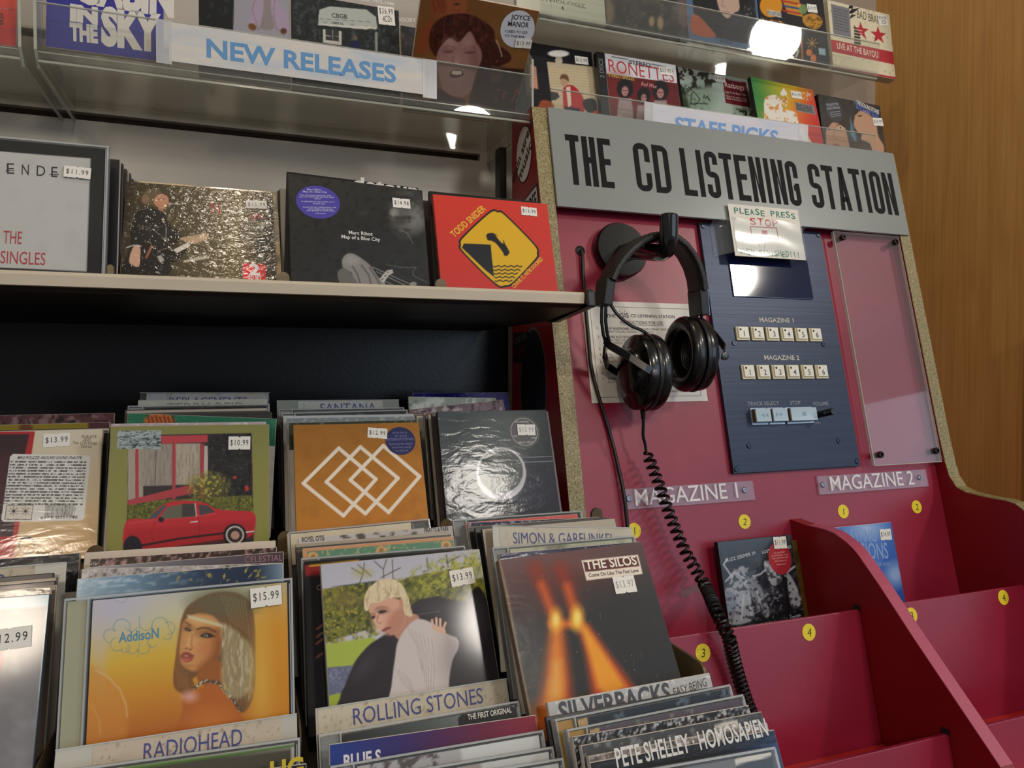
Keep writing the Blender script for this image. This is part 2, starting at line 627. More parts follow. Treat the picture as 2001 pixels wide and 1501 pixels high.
rackM = Matrix.Translation((-0.2, 0.7, -1.25))
rack = thing('record_rack', 'dark metal store rack with one cream edged shelf over three stepped rows of discs', 'rack', rackM)
rackI = rackM.inverted()
def rp(mb, name, mats, bevel=0.0, label=None):
    o = mb.build(name, mats, rack, rackI, bevel)
    return tag(o, label)
rp(MB().box(-1.2, 0.381, 1.05, 1.058, -1.25, 0.073), 'back_panel', M_BLKMETAL)
rp(MB().box(0.3705, 0.3815, 1.059, 1.08, -1.25, 0.336).box(0.3735, 0.3785, 1.0582, 1.059, -1.25, 0.336), 'upright', M_POST)
sh = MB()
sh.prism([(0.7005, 0.0665), (0.705, 0.062), (0.797, 0.0535), (1.0485, 0.0535), (1.0485, 0.0715), (0.7005, 0.0715)], -1.2, 0.339, 'x')
shelf = rp(sh, 'display_shelf', mat('16130F', 0.45, noise=(8, 0.3, (1, 1, 1))), 0.001)
lipo = MB()
lipo.prism([(0.6975, 0.0665), (0.7005, 0.0660), (0.7005, 0.0775), (0.6993, 0.0785), (0.6980, 0.0780), (0.6968, 0.0755)], -1.2, 0.339, 'x')
o = lipo.build('shelf_edge', M_CREAM, shelf)
o['label'] = 'cream painted front edge'
cap = MB()
cap.prism([(0.690, 0.0625), (0.692, 0.079), (0.6985, 0.082), (0.730, 0.0815), (0.80, 0.075), (0.80, 0.0525), (0.785, 0.0515)], 0.3395, 0.3495, 'x')
cap.build('end_cap', mat('0D0C0C', 0.3), shelf, None, 0.002)
def round_tab(y0, y1, z0, z1, x, th, r):
    pts = [(y1, z0), (y1, z1)]
    for k in range(7):
        a = math.pi / 2 + k * math.pi / 12
        pts.append((y0 + r + r * math.cos(a), z1 - r + r * math.sin(a)))
    pts.append((y0, z0))
    return MB().prism(pts, x - th / 2, x + th / 2, 'x')
def peg(x, y, z0, h, w):
    pts = []
    for k in range(13):
        a = math.pi * k / 12
        pts.append((x + w / 2 * math.cos(a), z0 + h - w / 2 + w / 2 * math.sin(a)))
    pts += [(x - w / 2, z0), (x + w / 2, z0)]
    return MB().prism(pts, y, y + 0.004, 'y')
for x, w_ in ((-0.1079, 0.0052), (0.0354, 0.0110), (0.1866, 0.0115)):
    peg(x, 0.7125, 0.0716, 0.0165, w_).build('shelf_divider', M_OLIVE, shelf)
# stepped floors and the risers behind them
tiers = [('A', 0.690, 1.049, -0.172), ('B', 0.455, 0.655, -0.276), ('C', 0.285, 0.430, -0.366)]
st = MB()
st.box(-1.2, 0.358, 0.6990, 1.049, -0.176, -0.173)
st.prism([(0.6990, -0.173), (0.7025, -0.173), (0.6635, -0.2795), (0.6600, -0.2795)], -1.2, 0.358, 'x')
for xa, xb, yf_ in ((-1.2, 0.0343, 0.4920), (0.0343, 0.1885, 0.5010), (0.1885, 0.358, 0.4530)):
    st.box(xa, xb, yf_, 0.6600, -0.2795, -0.2765)
    st.prism([(yf_, -0.2765), (yf_ + 0.0035, -0.2765), (yf_ - 0.0425, -0.369), (yf_ - 0.0460, -0.369)], xa, xb, 'x')
    st.box(xa, xb, 0.285, yf_ - 0.0460, -0.372, -0.3665)
rp(st, 'stepped_tray', M_BROWNMETAL)
rl = MB().box(-1.2, 0.3555, 0.6972, 0.6989, -0.180, -0.1722)
rp(rl, 'tray_rail', mat('A79F8E', 0.4, metal=0.3), label='pale rail along the back row')
for x in (-0.1205, 0.0345, 0.1890, 0.3560):
    rp(peg(x, 0.6995, -0.173, 0.020, 0.013), 'row_peg', mat('5E4E34', 0.5, noise=(60, 0.2, (1, 1, 1))))
for x in (0.3580,):
    rp(round_tab(0.505, 0.655, -0.2765, -0.2485, x, 0.0025, 0.010), 'row_end_plate', mat('6A573A', 0.45, metal=0.2, noise=(40, 0.25, (1, 1, 1))))
for x, ya_ in ((-0.1217, 0.505), (0.0343, 0.510), (0.1885, 0.575)):
    rp(round_tab(ya_, 0.645, -0.2765, -0.246, x, 0.0012, 0.014), 'row_divider', mat('54452F', 0.5, noise=(40, 0.25, (1, 1, 1))))
rp(MB().box(-1.2, 0.358, 0.33, 1.049, -1.25, -0.374), 'base_cabinet', mat('1B1815', 0.5, noise=(6, 0.2, (1, 1, 1))))

# ================================================================== the listening station
LEAN = R(13.4)
statM = Matrix.Translation((0.718, 0.80, -1.25))
stat = thing('listening_station', 'red wooden disc listening station with grey sign board, control panel and stepped bins', 'listening station', statM)
statI = statM.inverted()
PANM = Matrix.Translation((0, 0.8869, 0)) @ Matrix.Rotation(-LEAN, 4, 'X')     # panel frame: x, out of the panel = -y, z up the slope
M_RED = mat('951C38', 0.37, spec=0.6, noise=(7, 0.10, (1, 1, 1.6)), bump=(500, 0.10, (1, 1, 1)))
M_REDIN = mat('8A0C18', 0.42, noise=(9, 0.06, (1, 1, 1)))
def speckled():
    m, nt, b = nt_new('speckled_laminate')
    tc = nt.nodes.new('ShaderNodeTexCoord')
    n = nt.nodes.new('ShaderNodeTexNoise')
    n.inputs['Scale'].default_value = 520
    n.inputs['Detail'].default_value = 3
    nt.links.new(tc.outputs['Object'], n.inputs['Vector'])
    r_ = nt.nodes.new('ShaderNodeValToRGB')
    el = r_.color_ramp.elements
    el[0].position, el[0].color = 0.30, (*lin('3E3A2A'), 1)
    el[1].position, el[1].color = 0.72, (*lin('CDBE98'), 1)
    for p_, h_ in ((0.42, '7B7450'), (0.50, 'A38A4A'), (0.58, '8C8A6C')):
        e = el.new(p_)
        e.color = (*lin(h_), 1)
    nt.links.new(n.outputs['Fac'], r_.inputs[0])
    nt.links.new(r_.outputs[0], b.inputs['Base Color'])
    b.inputs['Roughness'].default_value = 0.45
    return m
M_SPECK = speckled()
def sp(mb, name, mats, M=None, bevel=0.0, label=None):
    return tag(mb.build(name, mats, stat, statI @ (M or Matrix.Identity(4)), bevel), label)
def pn(mb, name, mats, bevel=0.0, label=None):
    return sp(mb, name, mats, PANM, bevel, label)
def on_panel(y, s):
    v = PANM @ Vector((0, y, s))
    return v.y, v.z

pn(MB().box(0.4045, 1.0315, 0.0, 0.016, -0.62, 0.350), 'back_board', M_RED)
# end boards: YZ outlines
top = on_panel(-0.016, 0.371)
low = on_panel(-0.016, -0.115)
curve = [low, (0.8335, -0.150), (0.8255, -0.172), (0.8130, -0.1875), (0.7960, -0.1930), (0.765, -0.1950), (0.735, -0.1950), (0.7220, -0.1968), (0.7110, -0.2030), (0.7000, -0.2130)]
tail = [(0.678, -0.245), (0.629, -0.300), (0.551, -0.371), (0.50, -0.42), (0.44, -0.52), (0.42, -1.25)]
back = [(1.036, -1.25), (1.036, top[1])]
rb = MB().prism([top] + curve + tail + back, 1.0322, 1.0540, 'x')
sp(rb, 'end_board', [M_REDIN])
# left board is cut back so that the rack fits beside it
curveL = [low, (0.826, -0.19), (0.812, -0.25), (0.79, -0.34), (0.76, -0.50), (0.76, -1.25)]
lb = MB().prism([top] + curveL + back, 0.3822, 0.4040, 'x')
sp(lb, 'end_board', [M_REDIN])
def band(poly, x0, x1):
    mb = MB()
    n = len(poly)
    vs, fs = [], []
    off = []
    for i in range(n):
        a, b = poly[max(i - 1, 0)], poly[min(i + 1, n - 1)]
        dy, dz = b[0] - a[0], b[1] - a[1]
        L = math.hypot(dy, dz)
        off.append((poly[i][0] + dz / L * 0.0012, poly[i][1] - dy / L * 0.0012))
    for (y, z), (y2, z2) in zip(poly, off):
        vs += [(x0, y, z), (x1, y, z), (x1, y2, z2), (x0, y2, z2)]
    for i in range(n - 1):
        for k in range(4):
            fs.append((i * 4 + k, i * 4 + (k + 1) % 4, (i + 1) * 4 + (k + 1) % 4, (i + 1) * 4 + k))
    fs += [(3, 2, 1, 0), tuple(range((n - 1) * 4, n * 4))]
    return mb.add(vs, fs)
sp(band([top] + curve + tail[:4], 1.0322, 1.0540), 'edge_banding', M_SPECK, label='speckled stone look edging')
sp(band([top] + curveL[:4], 0.3822, 0.4040), 'edge_banding', M_SPECK, label='speckled stone look edging')
# middle divider
dv = [on_panel(0, -0.2255), (0.800, -0.2215), (0.770, -0.2205), (0.752, -0.2220), (0.739, -0.2265), (0.7295, -0.2300), (0.720, -0.2350), (0.711, -0.2415),
      (0.678, -0.271), (0.629, -0.3185), (0.551, -0.3905), (0.523, -0.4165), (0.46, -0.475), (0.44, -0.60), (0.70, -0.60), on_panel(0, -0.61)]
sp(MB().prism(dv, 0.7325, 0.7510, 'x'), 'divider_board', M_REDIN)
sp(band(dv[1:12][::1], 0.7327, 0.7508), 'edge_banding', mat('B8506A', 0.42, noise=(20, 0.05, (1, 1, 1))), label='pale pink edge strip')  # strip paler and pinker than the board it runs along
# two tiers of fronts and floors on each side of the divider
def fr(x0, x1, ytop, ztop, hgt):
    M = Matrix.Translation((0, ytop, ztop)) @ Matrix.Rotation(-LEAN, 4, 'X')
    mb = MB().box(x0, x1, 0, 0.0065, -hgt, 0)
    return sp(mb, 'bin_front', M_RED, M, 0.0012)
for x0, x1 in ((0.4045, 0.7320), (0.7515, 1.0318)):
    fr(x0, x1, 0.7070, -0.3090, 0.165)
    fr(x0, x1, 0.5810, -0.4090, 0.165)
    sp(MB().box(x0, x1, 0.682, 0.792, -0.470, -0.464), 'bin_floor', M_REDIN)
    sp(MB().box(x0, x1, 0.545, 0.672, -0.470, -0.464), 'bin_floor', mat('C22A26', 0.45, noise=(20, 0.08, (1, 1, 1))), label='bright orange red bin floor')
for x0, x1 in ((0.7295, 0.7323),):
    for y_, z_ in ((0.7065, -0.3090), (0.5805, -0.4090)):
        sp(MB().box(x0, x1, y_, y_ + 0.008, z_ - 0.002, z_ + 0.0045), 'slot', mat('120A0A', 0.8))

# sign board
sg = MB().box(0.4048, 1.0480, -0.0215, -0.0165, 0.2205, 0.3705)
sign = pn(sg, 'sign_board', mat('8E938F', 0.28, spec=0.5, noise=(12, 0.03, (1, 1, 1))), 0.0008)
INK = mat('0B0C0F', 0.6, spec=0.2)
def block_word(word, xa, xb, z0, z1, narrow=0.46, gap=0.20):
    """condensed signwriter's capitals"""
    n = sum(narrow if c == 'I' else 1.0 for c in word) + gap * (len(word) - 1)
    u = (xb - xa) / n
    x = xa
    mb = MB()
    h = z1 - z0
    ty = h * 0.125
    tx = 0.0088
    def rect(a_, b_, c_, d_):
        mb.add([(a_, 0, c_), (b_, 0, c_), (b_, 0, d_), (a_, 0, d_)], [(0, 1, 2, 3)])
    def quad(p):
        mb.add([(a_, 0, b_) for a_, b_ in p], [(0, 1, 2, 3)])
    def ring(a_, b_, c_, d_, skip=None, corners=(1, 1, 1, 1)):
        ro = (b_ - a_) * 0.46
        outer, inner = [], []
        for k, (cx, cz, a0) in enumerate(((b_, d_, 0), (a_, d_, 90), (a_, c_, 180), (b_, c_, 270))):
            sx, sz = (-1, 1, 1, -1)[k], (-1, -1, 1, 1)[k]
            r_ = ro if corners[k] else 0.0001
            ri = max(0.0001, r_ - tx)
            for i in range(9):
                t_ = R(a0 + 90 * i / 8)
                outer.append((cx + sx * r_ + r_ * math.cos(t_), cz + sz * r_ + r_ * math.sin(t_)))
                ixc = cx + sx * max(r_, tx + 0.0001)
                izc = cz + sz * max(r_ * 0.9, ty + 0.0001)
                inner.append((ixc + (max(r_, tx + 0.0001) - tx) * math.cos(t_), izc + (max(r_ * 0.9, ty + 0.0001) - ty) * math.sin(t_)))
        m_ = len(outer)
        for i in range(m_):
            j = (i + 1) % m_
            mx = (outer[i][0] + outer[j][0]) / 2
            segs = 6
            for q in range(segs):
                f0, f1 = q / segs, (q + 1) / segs
                o0 = (outer[i][0] + (outer[j][0] - outer[i][0]) * f0, outer[i][1] + (outer[j][1] - outer[i][1]) * f0)
                o1 = (outer[i][0] + (outer[j][0] - outer[i][0]) * f1, outer[i][1] + (outer[j][1] - outer[i][1]) * f1)
                i0 = (inner[i][0] + (inner[j][0] - inner[i][0]) * f0, inner[i][1] + (inner[j][1] - inner[i][1]) * f0)
                i1 = (inner[i][0] + (inner[j][0] - inner[i][0]) * f1, inner[i][1] + (inner[j][1] - inner[i][1]) * f1)
                zm = (o0[1] + o1[1]) / 2
                if skip and skip(mx, zm):
                    continue
                quad([o0, o1, i1, i0])
    for c in word:
        w_ = u * (narrow if c == 'I' else 1.0)
        a_, b_ = x, x + w_
        m_ = (a_ + b_) / 2
        if c == 'T':
            rect(a_, b_, z1 - ty, z1); rect(m_ - tx / 2, m_ + tx / 2, z0, z1 - ty)
        elif c == 'H':
            rect(a_, a_ + tx, z0, z1); rect(b_ - tx, b_, z0, z1); rect(a_ + tx, b_ - tx, z0 + h * 0.46, z0 + h * 0.46 + ty)
        elif c == 'E':
            rect(a_, a_ + tx, z0, z1)
            for zz, k in ((z0, 1), (z0 + h * 0.46, 0.88), (z1 - ty, 1)):
                rect(a_ + tx, a_ + w_ * k, zz, zz + ty)
        elif c == 'L':
            rect(a_, a_ + tx, z0, z1); rect(a_ + tx, b_, z0, z0 + ty)
        elif c == 'I':
            rect(m_ - tx / 2, m_ + tx / 2, z0, z1)
        elif c == 'N':
            rect(a_, a_ + tx, z0, z1); rect(b_ - tx, b_, z0, z1)
            quad([(a_ + tx, z1), (a_ + tx, z1 - h * 0.36), (b_ - tx, z0), (b_ - tx, z0 + h * 0.36)])
        elif c == 'A':
            quad([(a_, z0), (a_ + tx, z0), (m_ + tx * 0.35, z1), (m_ - tx * 0.5, z1)])
            quad([(b_ - tx, z0), (b_, z0), (m_ + tx * 0.5, z1), (m_ - tx * 0.35, z1)])
            rect(a_ + w_ * 0.26, b_ - w_ * 0.26, z0 + h * 0.2, z0 + h * 0.2 + ty * 0.9)
        elif c == 'O':
            ring(a_, b_, z0, z1)
        elif c == 'D':
            ring(a_, b_, z0, z1, None, (1, 0, 0, 1))
        elif c == 'C':
            ring(a_, b_, z0, z1, lambda q, zz: q > m_ and z0 + h * 0.37 < zz < z0 + h * 0.63)
        elif c == 'G':
            ring(a_, b_, z0, z1, lambda q, zz: q > m_ and z0 + h * 0.46 < zz < z0 + h * 0.68)
            rect(m_, b_ - tx, z0 + h * 0.46 - ty, z0 + h * 0.46)
        elif c == 'S':
            mid = z0 + h * 0.5
            ring(a_, b_, mid - ty / 2, z1, lambda q, zz: q > m_ and zz < mid + h * 0.2)
            ring(a_, b_, z0, mid + ty / 2, lambda q, zz: q < m_ and zz > mid - h * 0.2)
        x += w_ + u * gap
    return mb
for w_, a, b in (('THE', 0.4265, 0.4975), ('CD', 0.5340, 0.5925), ('LISTENING', 0.6140, 0.8310), ('STATION', 0.8530, 1.0335)):
    mb_ = block_word(w_, a, b, 0.2547, 0.3312)
    mb_.v = [(q[0], -0.0217, q[2]) for q in mb_.v]
    mb_.build('sign_lettering', INK, sign)

# control panel
M_PANEL = mat('2F384C', 0.38, metal=0.45, noise=(220, 0.12, (0.02, 1, 1)), bump=(240, 0.16, (0.015, 1, 1)))
cp = pn(MB().box(0.6425, 0.8725, -0.0070, -0.0005, -0.1565, 0.2205), 'control_panel', M_PANEL, 0.0008)
M_SCREW = mat('3E4654', 0.3, metal=0.8)
def rotX(p):
    return Matrix.Translation(p) @ Matrix.Rotation(R(90), 4, 'X')
def screw(parent, x, s, y, r=0.0042, m=None, name='screw'):
    M = rotX((x, y, s))
    mb = MB().lathe([(r, 0), (r, 0.0006), (r * 0.8, 0.0014), (r * 0.42, 0.0014), (r * 0.36, 0.0006), (0.0001, 0.0006)], M, 16)
    return mb.build(name, m or M_SCREW, parent)
for x, s in ((0.6490, 0.2150), (0.8665, 0.2150), (0.6745, 0.0333), (0.8398, 0.0336), (0.6745, -0.1180), (0.8380, -0.1170), (0.6480, -0.1505), (0.8670, -0.1490)):
    screw(cp, x, s, -0.0070)
MB().box(0.6850, 0.8340, -0.0092, -0.0068, 0.1050, 0.1690).build('display_window', mat('06103A', 0.05, spec=0.9, coat=1.0), cp, None, 0.0006)
M_PLATE = mat('C9C3B4', 0.5)
for t_, a, b, z_ in (('MAGAZINE 1', 0.7260, 0.7895, 0.0667), ('MAGAZINE 2', 0.7245, 0.7890, 0.0081)):
    text(cp, 'panel_lettering', t_, (a, z_), (b, z_), 0.0070, M_PLATE, bold=0.012, y=-0.0072)
for t_, a, b, z_, h_ in (('TRACK SELECT', 0.6825, 0.7385, -0.0602, 0.0056), ('STOP', 0.7587, 0.7780, -0.0602, 0.0056), ('VOLUME', 0.8006, 0.8300, -0.0622, 0.0056), ('MIN', 0.7988, 0.8090, -0.0900, 0.0036)):
    text(cp, 'panel_lettering', t_, (a, z_), (b, z_), h_, mat('8F93A0', 0.5), bold=0.006, y=-0.0072)
M_BTN = mat('D9CDA8', 0.4)
M_BTNT = mat('E9E4D2', 0.35)
M_NUM = mat('3A4C78', 0.6)
for row, (sa, sb) in enumerate(((0.0578, 0.0372), (-0.0004, -0.0213))):
    for k in range(6):
        x0 = 0.6792 + k * 0.02705
        mb = MB().box(x0, x0 + 0.0222, -0.0096, -0.0065, sb, sa)
        mb.box(x0 + 0.0026, x0 + 0.0204, -0.0118, -0.0096, sb + 0.0030, sa - 0.0012, 1)
        mb.lathe([(0.0017, 0), (0.0017, 0.0003), (0.0001, 0.0003)], rotX((x0 + 0.0062, -0.0118, sa - 0.0048)), 12, 2)
        vs, fs = glyphs(str(k + 1), 0.008)
        cx_ = (vs[:, 0].min() + vs[:, 0].max()) / 2
        mb.add([(x0 + 0.0122 + (vx - cx_) * 0.0108, -0.0120, sb + 0.0056 + vz * 0.0118) for vx, vz in vs], fs, 3)
        mb.build('push_button', [M_BTN, M_BTNT, mat('1B1712', 0.6), M_NUM], cp)
M_KEY = mat('B9CFDC', 0.10, spec=0.9, coat=1.0)
M_KEYD = mat('6B5132', 0.5)
for x0, x1, gl in ((0.6846, 0.7125, '<<'), (0.7148, 0.7425, '>>'), (0.7468, 0.7960, '#')):
    mb = MB().box(x0, x1, -0.0090, -0.0065, -0.0890, -0.0642, 2)
    mb.box(x0 + 0.001, x1 - 0.0010, -0.0170, -0.0090, -0.0860, -0.0665, 1)
    mb.box(x0 + 0.0012, x1 - 0.0008, -0.0185, -0.0170, -0.0858, -0.0667, 0)
    if gl == '#':
        xm = (x0 + x1) / 2
        mb.box(xm - 0.003, xm + 0.003, -0.0187, -0.0185, -0.0790, -0.0730, 3)
    else:
        xm = (x0 + x1) / 2
        for d in (-0.004, 0.003):
            pt = [(xm + d, -0.0762), (xm + d + 0.005, -0.0732), (xm + d + 0.005, -0.0792)]
            if gl == '>>':
                pt = [(2 * xm - a, b) for a, b in pt]
            mb.prism(pt, -0.0187, -0.0185, 'y', 3)
    mb.build('transport_key', [M_KEY, M_KEYD, mat('A9B4C4', 0.25, metal=0.7), mat('7FA0BC', 0.4)], cp, None, 0.0004)
MB().lathe([(0.0050, 0), (0.0050, 0.0300), (0.0044, 0.0312), (0.0001, 0.0312)], rotX((0.8075, -0.0066, -0.0765)), 24).build('volume_knob', mat('0E0F12', 0.25, coat=0.5), cp)

# clear cover with four cap screws
ac = pn(MB().box(0.8925, 1.0300, -0.0145, -0.0105, -0.1570, 0.2195), 'clear_cover', clear_mat('clear_cover_sheet', tint=(0.96, 0.93, 0.94), haze=0.07, hazecol=(0.9, 0.75, 0.8), rough=0.03), 0.0006)
MB().box(0.8910, 0.8926, -0.0147, -0.0103, -0.1572, 0.2197).box(1.0299, 1.0310, -0.0147, -0.0103, -0.1572, 0.2197).box(0.8926, 1.0299, -0.0147, -0.0103, -0.1582, -0.1569).box(0.8926, 1.0299, -0.0147, -0.0103, 0.2194, 0.2203).build('polished_edge', M_ACRE(), ac)
for x, s in ((0.9075, 0.2095), (1.0195, 0.2085), (0.9045, -0.1417), (1.0195, -0.1405)):
    mb = MB().lathe([(0.0042, -0.0105), (0.0042, 0.0)], rotX((x, -0.0145, s)), 16)
    mb.lathe([(0.0050, 0), (0.0050, 0.0045), (0.0042, 0.0052), (0.0024, 0.0052), (0.0022, 0.003), (0.0001, 0.003)], rotX((x, -0.0145, s)), 16)
    mb.build('cap_screw', mat('2A2422', 0.3, metal=0.7), ac)

# engraved name plates
for t_, x0, x1, a, b in (('MAGAZINE 1', 0.4660, 0.6755, 0.4840, 0.6470), ('MAGAZINE 2', 0.7900, 1.0060, 0.8125, 0.9770)):
    pl = pn(MB().box(x0, x1, -0.0035, -0.0004, -0.1945, -0.1672), 'name_plate', clear_mat('engraved_acrylic', tint=(0.92, 0.88, 0.9), haze=0.22, hazecol=(0.72, 0.5, 0.62), rough=0.08), 0.0005)
    text(pl, 'plate_lettering', t_, (a, -0.1900), (b, -0.1895), 0.0215, mat('EDE6E8', 0.5), bold=0.004, y=-0.0037)
    screw(pl, x0 + 0.0085, -0.1802, -0.0035, 0.0042, mat('8A8890', 0.25, metal=0.9))
    screw(pl, x1 - 0.0165, -0.1797, -0.0035, 0.0042, mat('8A8890', 0.25, metal=0.9))

# instruction sheet behind the headphones
ins = pn(MB().box(0.4365, 0.6200, -0.0008, -0.0002, -0.0510, 0.0930), 'instruction_sheet', mat('E6E0D6', 0.55, coat=0.15, noise=(16, 0.06, (1, 1, 1))))
GREY = mat('2C2C30', 0.7)
LG = mat('6E6A68', 0.7)
fm = MB()
for a in ((0.4480, 0.6100, 0.0850, 0.0854), (0.4480, 0.6100, -0.0434, -0.0430), (0.4480, 0.4484, -0.0434, 0.0854), (0.6096, 0.6100, -0.0434, 0.0854)):
    fm.box(a[0], a[1], -0.0011, -0.0009, a[2], a[3])
fm.build('printed_border', GREY, ins)
def it(t_, a, b, z_, h_, m=GREY, bold=0.0):
    text(ins, 'sheet_lettering', t_, (a, z_), (b, z_), h_, m, bold=bold, y=-0.0010)
it('THE', 0.4720, 0.4870, 0.0697, 0.0045, GREY, 0.01)
it('isis', 0.4935, 0.5075, 0.0697, 0.0110)
it('CD LISTENING STATION', 0.5110, 0.5830, 0.0707, 0.0045, GREY, 0.01)
it('INSTRUCTIONS FOR USE', 0.4930, 0.5620, 0.0606, 0.0048, GREY, 0.006)
MB().box(0.4930, 0.5620, -0.0011, -0.0009, 0.0588, 0.0592).build('underline', GREY, ins)
lines = [(0.0520, '1.', 'PICK UP HEADPHONES', 'AND ADJUST FOR COMFORT. PRIOR TO'), (0.0475, '', '', 'USE TIME IF VOLUME CONTROL IS SET AT MAX'), (0.0400, '2.', 'TO MAKE A CD SELECTION,', 'PRESS NUMBER UNDER'),
         (0.0355, '', '', 'CONTROL PANEL THAT CORRESPONDS'), (0.0312, '', '', 'FOR PORTION OF THIS STATION'), (0.0225, '3.', 'SET VOLUME CONTROL', ''), (0.0145, '4.', '', 'LISTEN'), (0.0105, '', '', 'CONTROL'),
         (0.0040, '5.', 'TO SWITCH TRACKS', ''), (0.0000, '', '', 'PRESS EITHER KEY ON'), (-0.0040, '', '', 'THE PANEL'), (-0.0115, '6.', 'TO MAKE ANOTHER SELECTION', ''), (-0.0195, '7.', 'WHEN YOU FINISH', ''), (-0.0235, '', '', 'HEADPHONES ON HOLDER')]
for z_, n_, b_, t_ in lines:
    if n_:
        it(n_, 0.4555, 0.4585, z_, 0.0034)
    x = 0.4640
    if b_:
        wd = len(b_) * 0.00235
        it(b_, x, x + wd, z_, 0.0034, GREY, 0.012)
        x += wd + 0.002
    if t_:
        it(t_, x, min(0.6075, x + len(t_) * 0.0020), z_, 0.0032, LG)
it('LOS ANGELES, CALIFORNIA', 0.5450, 0.6000, -0.0375, 0.0030, LG)

# hand lettered note taped across the sign and the panel
nt_ = pn(MB().box(0.6840, 0.8150, -0.0262, -0.0256, 0.1620, 0.2450), 'hand_written_note', mat('ECE6D8', 0.6, noise=(30, 0.03, (1, 1, 1))), label='white card hand lettered in green and red marker')
GREEN = mat('2C7F6E', 0.7)
REDP = mat('C23A44', 0.7)
def wob(s, x0, x1, z0, h, m, bold=0.004):
    n = len(s)
    for i, ch in enumerate(s):
        if ch == ' ':
            continue
        a = x0 + (x1 - x0) * i / n
        b = x0 + (x1 - x0) * (i + 0.78) / n
        if ch in 'I!':
            a, b = (a + b) / 2 - (b - a) * 0.12, (a + b) / 2 + (b - a) * 0.12
        dz = 0.0008 * math.sin(i * 2.1)
        text(nt_, 'marker_lettering', ch, (a, z0 + dz), (b, z0 + dz), h, m, bold, -0.0265, down=(0.0004 * math.sin(i * 1.7), h * (1 + 0.06 * math.sin(i * 3.3))))
wob('PLEASE PRESS', 0.6940, 0.8100, 0.2300, 0.0098, GREEN)
wob('STOP', 0.7200, 0.7760, 0.2140, 0.0110, REDP)
wob('WHEN FINISHED!!!', 0.6930, 0.8060, 0.1650, 0.0100, GREEN)
hm = MB()
for p0, p1 in (((0.7190, 0.2105), (0.7680, 0.2118)), ((0.7680, 0.2118), (0.7685, 0.1945)), ((0.7685, 0.1945), (0.7200, 0.1930)), ((0.7200, 0.1930), (0.7190, 0.2105))):
    hm.tube([(p0[0], -0.0264, p0[1]), (p1[0], -0.0264, p1[1])], 0.0007, 5)
hm.box(0.7395, 0.7490, -0.0267, -0.0262, 0.1995, 0.2060)
hm.build('drawn_button', REDP, nt_)
hand = [(0.7235, 0.1900), (0.7262, 0.1895), (0.7300, 0.1880), (0.7290, 0.1960), (0.7302, 0.1985), (0.7318, 0.1960), (0.7322, 0.1920), (0.7345, 0.1928), (0.7352, 0.1912), (0.7375, 0.1918), (0.7382, 0.1903), (0.7405, 0.1910), (0.7420, 0.1900), (0.7428, 0.1870), (0.7415, 0.1830), (0.7395, 0.1790), (0.7392, 0.1765)]
hand2 = [(0.7235, 0.1900), (0.7245, 0.1880), (0.7290, 0.1850), (0.7310, 0.1800), (0.7318, 0.1785)]
MB().tube([(a, -0.0264, b) for a, b in hand], 0.00025, 4).tube([(a, -0.0264, b) for a, b in hand2], 0.00025, 4).build('drawn_hand', mat('3A3430', 0.7), nt_)
tp = MB()
n_ = 24
vs, fs = [], []
for i in range(n_ + 1):
    x = 0.6600 + (0.8310 - 0.6600) * i / n_
    for j in range(13):
        s_ = 0.1660 + (0.2215 - 0.1660) * j / 12 + 0.003 * math.sin(i * 0.5)
        inn = 0.682 < x < 0.817
        yy = (-0.0275 if inn else (-0.0225 if s_ > 0.219 else -0.0085 - 0.012 * max(0, 1 - min(abs(x - 0.684), abs(x - 0.815)) / 0.02))) - 0.00018 * (1 + math.sin(j * 0.9 + i * 0.12 + 0.7 * math.sin(i * 0.4)))
        vs.append((x, yy, s_))
fs = [(i * 13 + j, (i + 1) * 13 + j, (i + 1) * 13 + j + 1, i * 13 + j + 1) for i in range(n_) for j in range(12)]
tp.add(vs, fs, 0, True)
tp.build('clear_tape', M_TAPE(), nt_)

# yellow number dots
def dot(x, y, z, num, frameM, lab):
    mb = MB().lathe([(0.0100, 0), (0.0100, 0.0004), (0.0001, 0.0004)], Matrix.Rotation(R(90), 4, 'X'), 32)
    vs, fs = glyphs(num, 0.0)
    cx_ = (vs[:, 0].min() + vs[:, 0].max()) / 2
    mb.add([((vx - cx_) * 0.0125 + vz * 0.002, -0.0006, (vz - 0.36) * 0.0135) for vx, vz in vs], fs, 1)
    o = sp(mb, 'number_sticker', [mat('F0D92A', 0.5), mat('3A3A20', 0.6)], frameM @ Matrix.Translation((x, y, z)) @ Matrix.Rotation(R(random.Random(x).uniform(-8, 8)), 4, 'Y'))
    o['label'] = lab
FRM = Matrix.Translation((0, 0.7070, -0.3090)) @ Matrix.Rotation(-LEAN, 4, 'X')
dot(0.4790, -0.0002, -0.2220, '1', PANM, 'round yellow sticker marked 1')
dot(0.6540, -0.0002, -0.2230, '2', PANM, 'round yellow sticker marked 2')
dot(0.8310, -0.0002, -0.2210, '1', PANM, 'round yellow sticker marked 1')
dot(0.9760, -0.0002, -0.2240, '2', PANM, 'round yellow sticker marked 2')
dot(0.4930, -0.0002, -0.0215, '3', FRM, 'round yellow sticker marked 3')
dot(0.6470, -0.0002, -0.0175, '4', FRM, 'round yellow sticker marked 4')
dot(0.8150, -0.0002, -0.0170, '3', FRM, 'round yellow sticker marked 3')
dot(0.9870, -0.0002, -0.0125, '4', FRM, 'round yellow sticker marked 4')

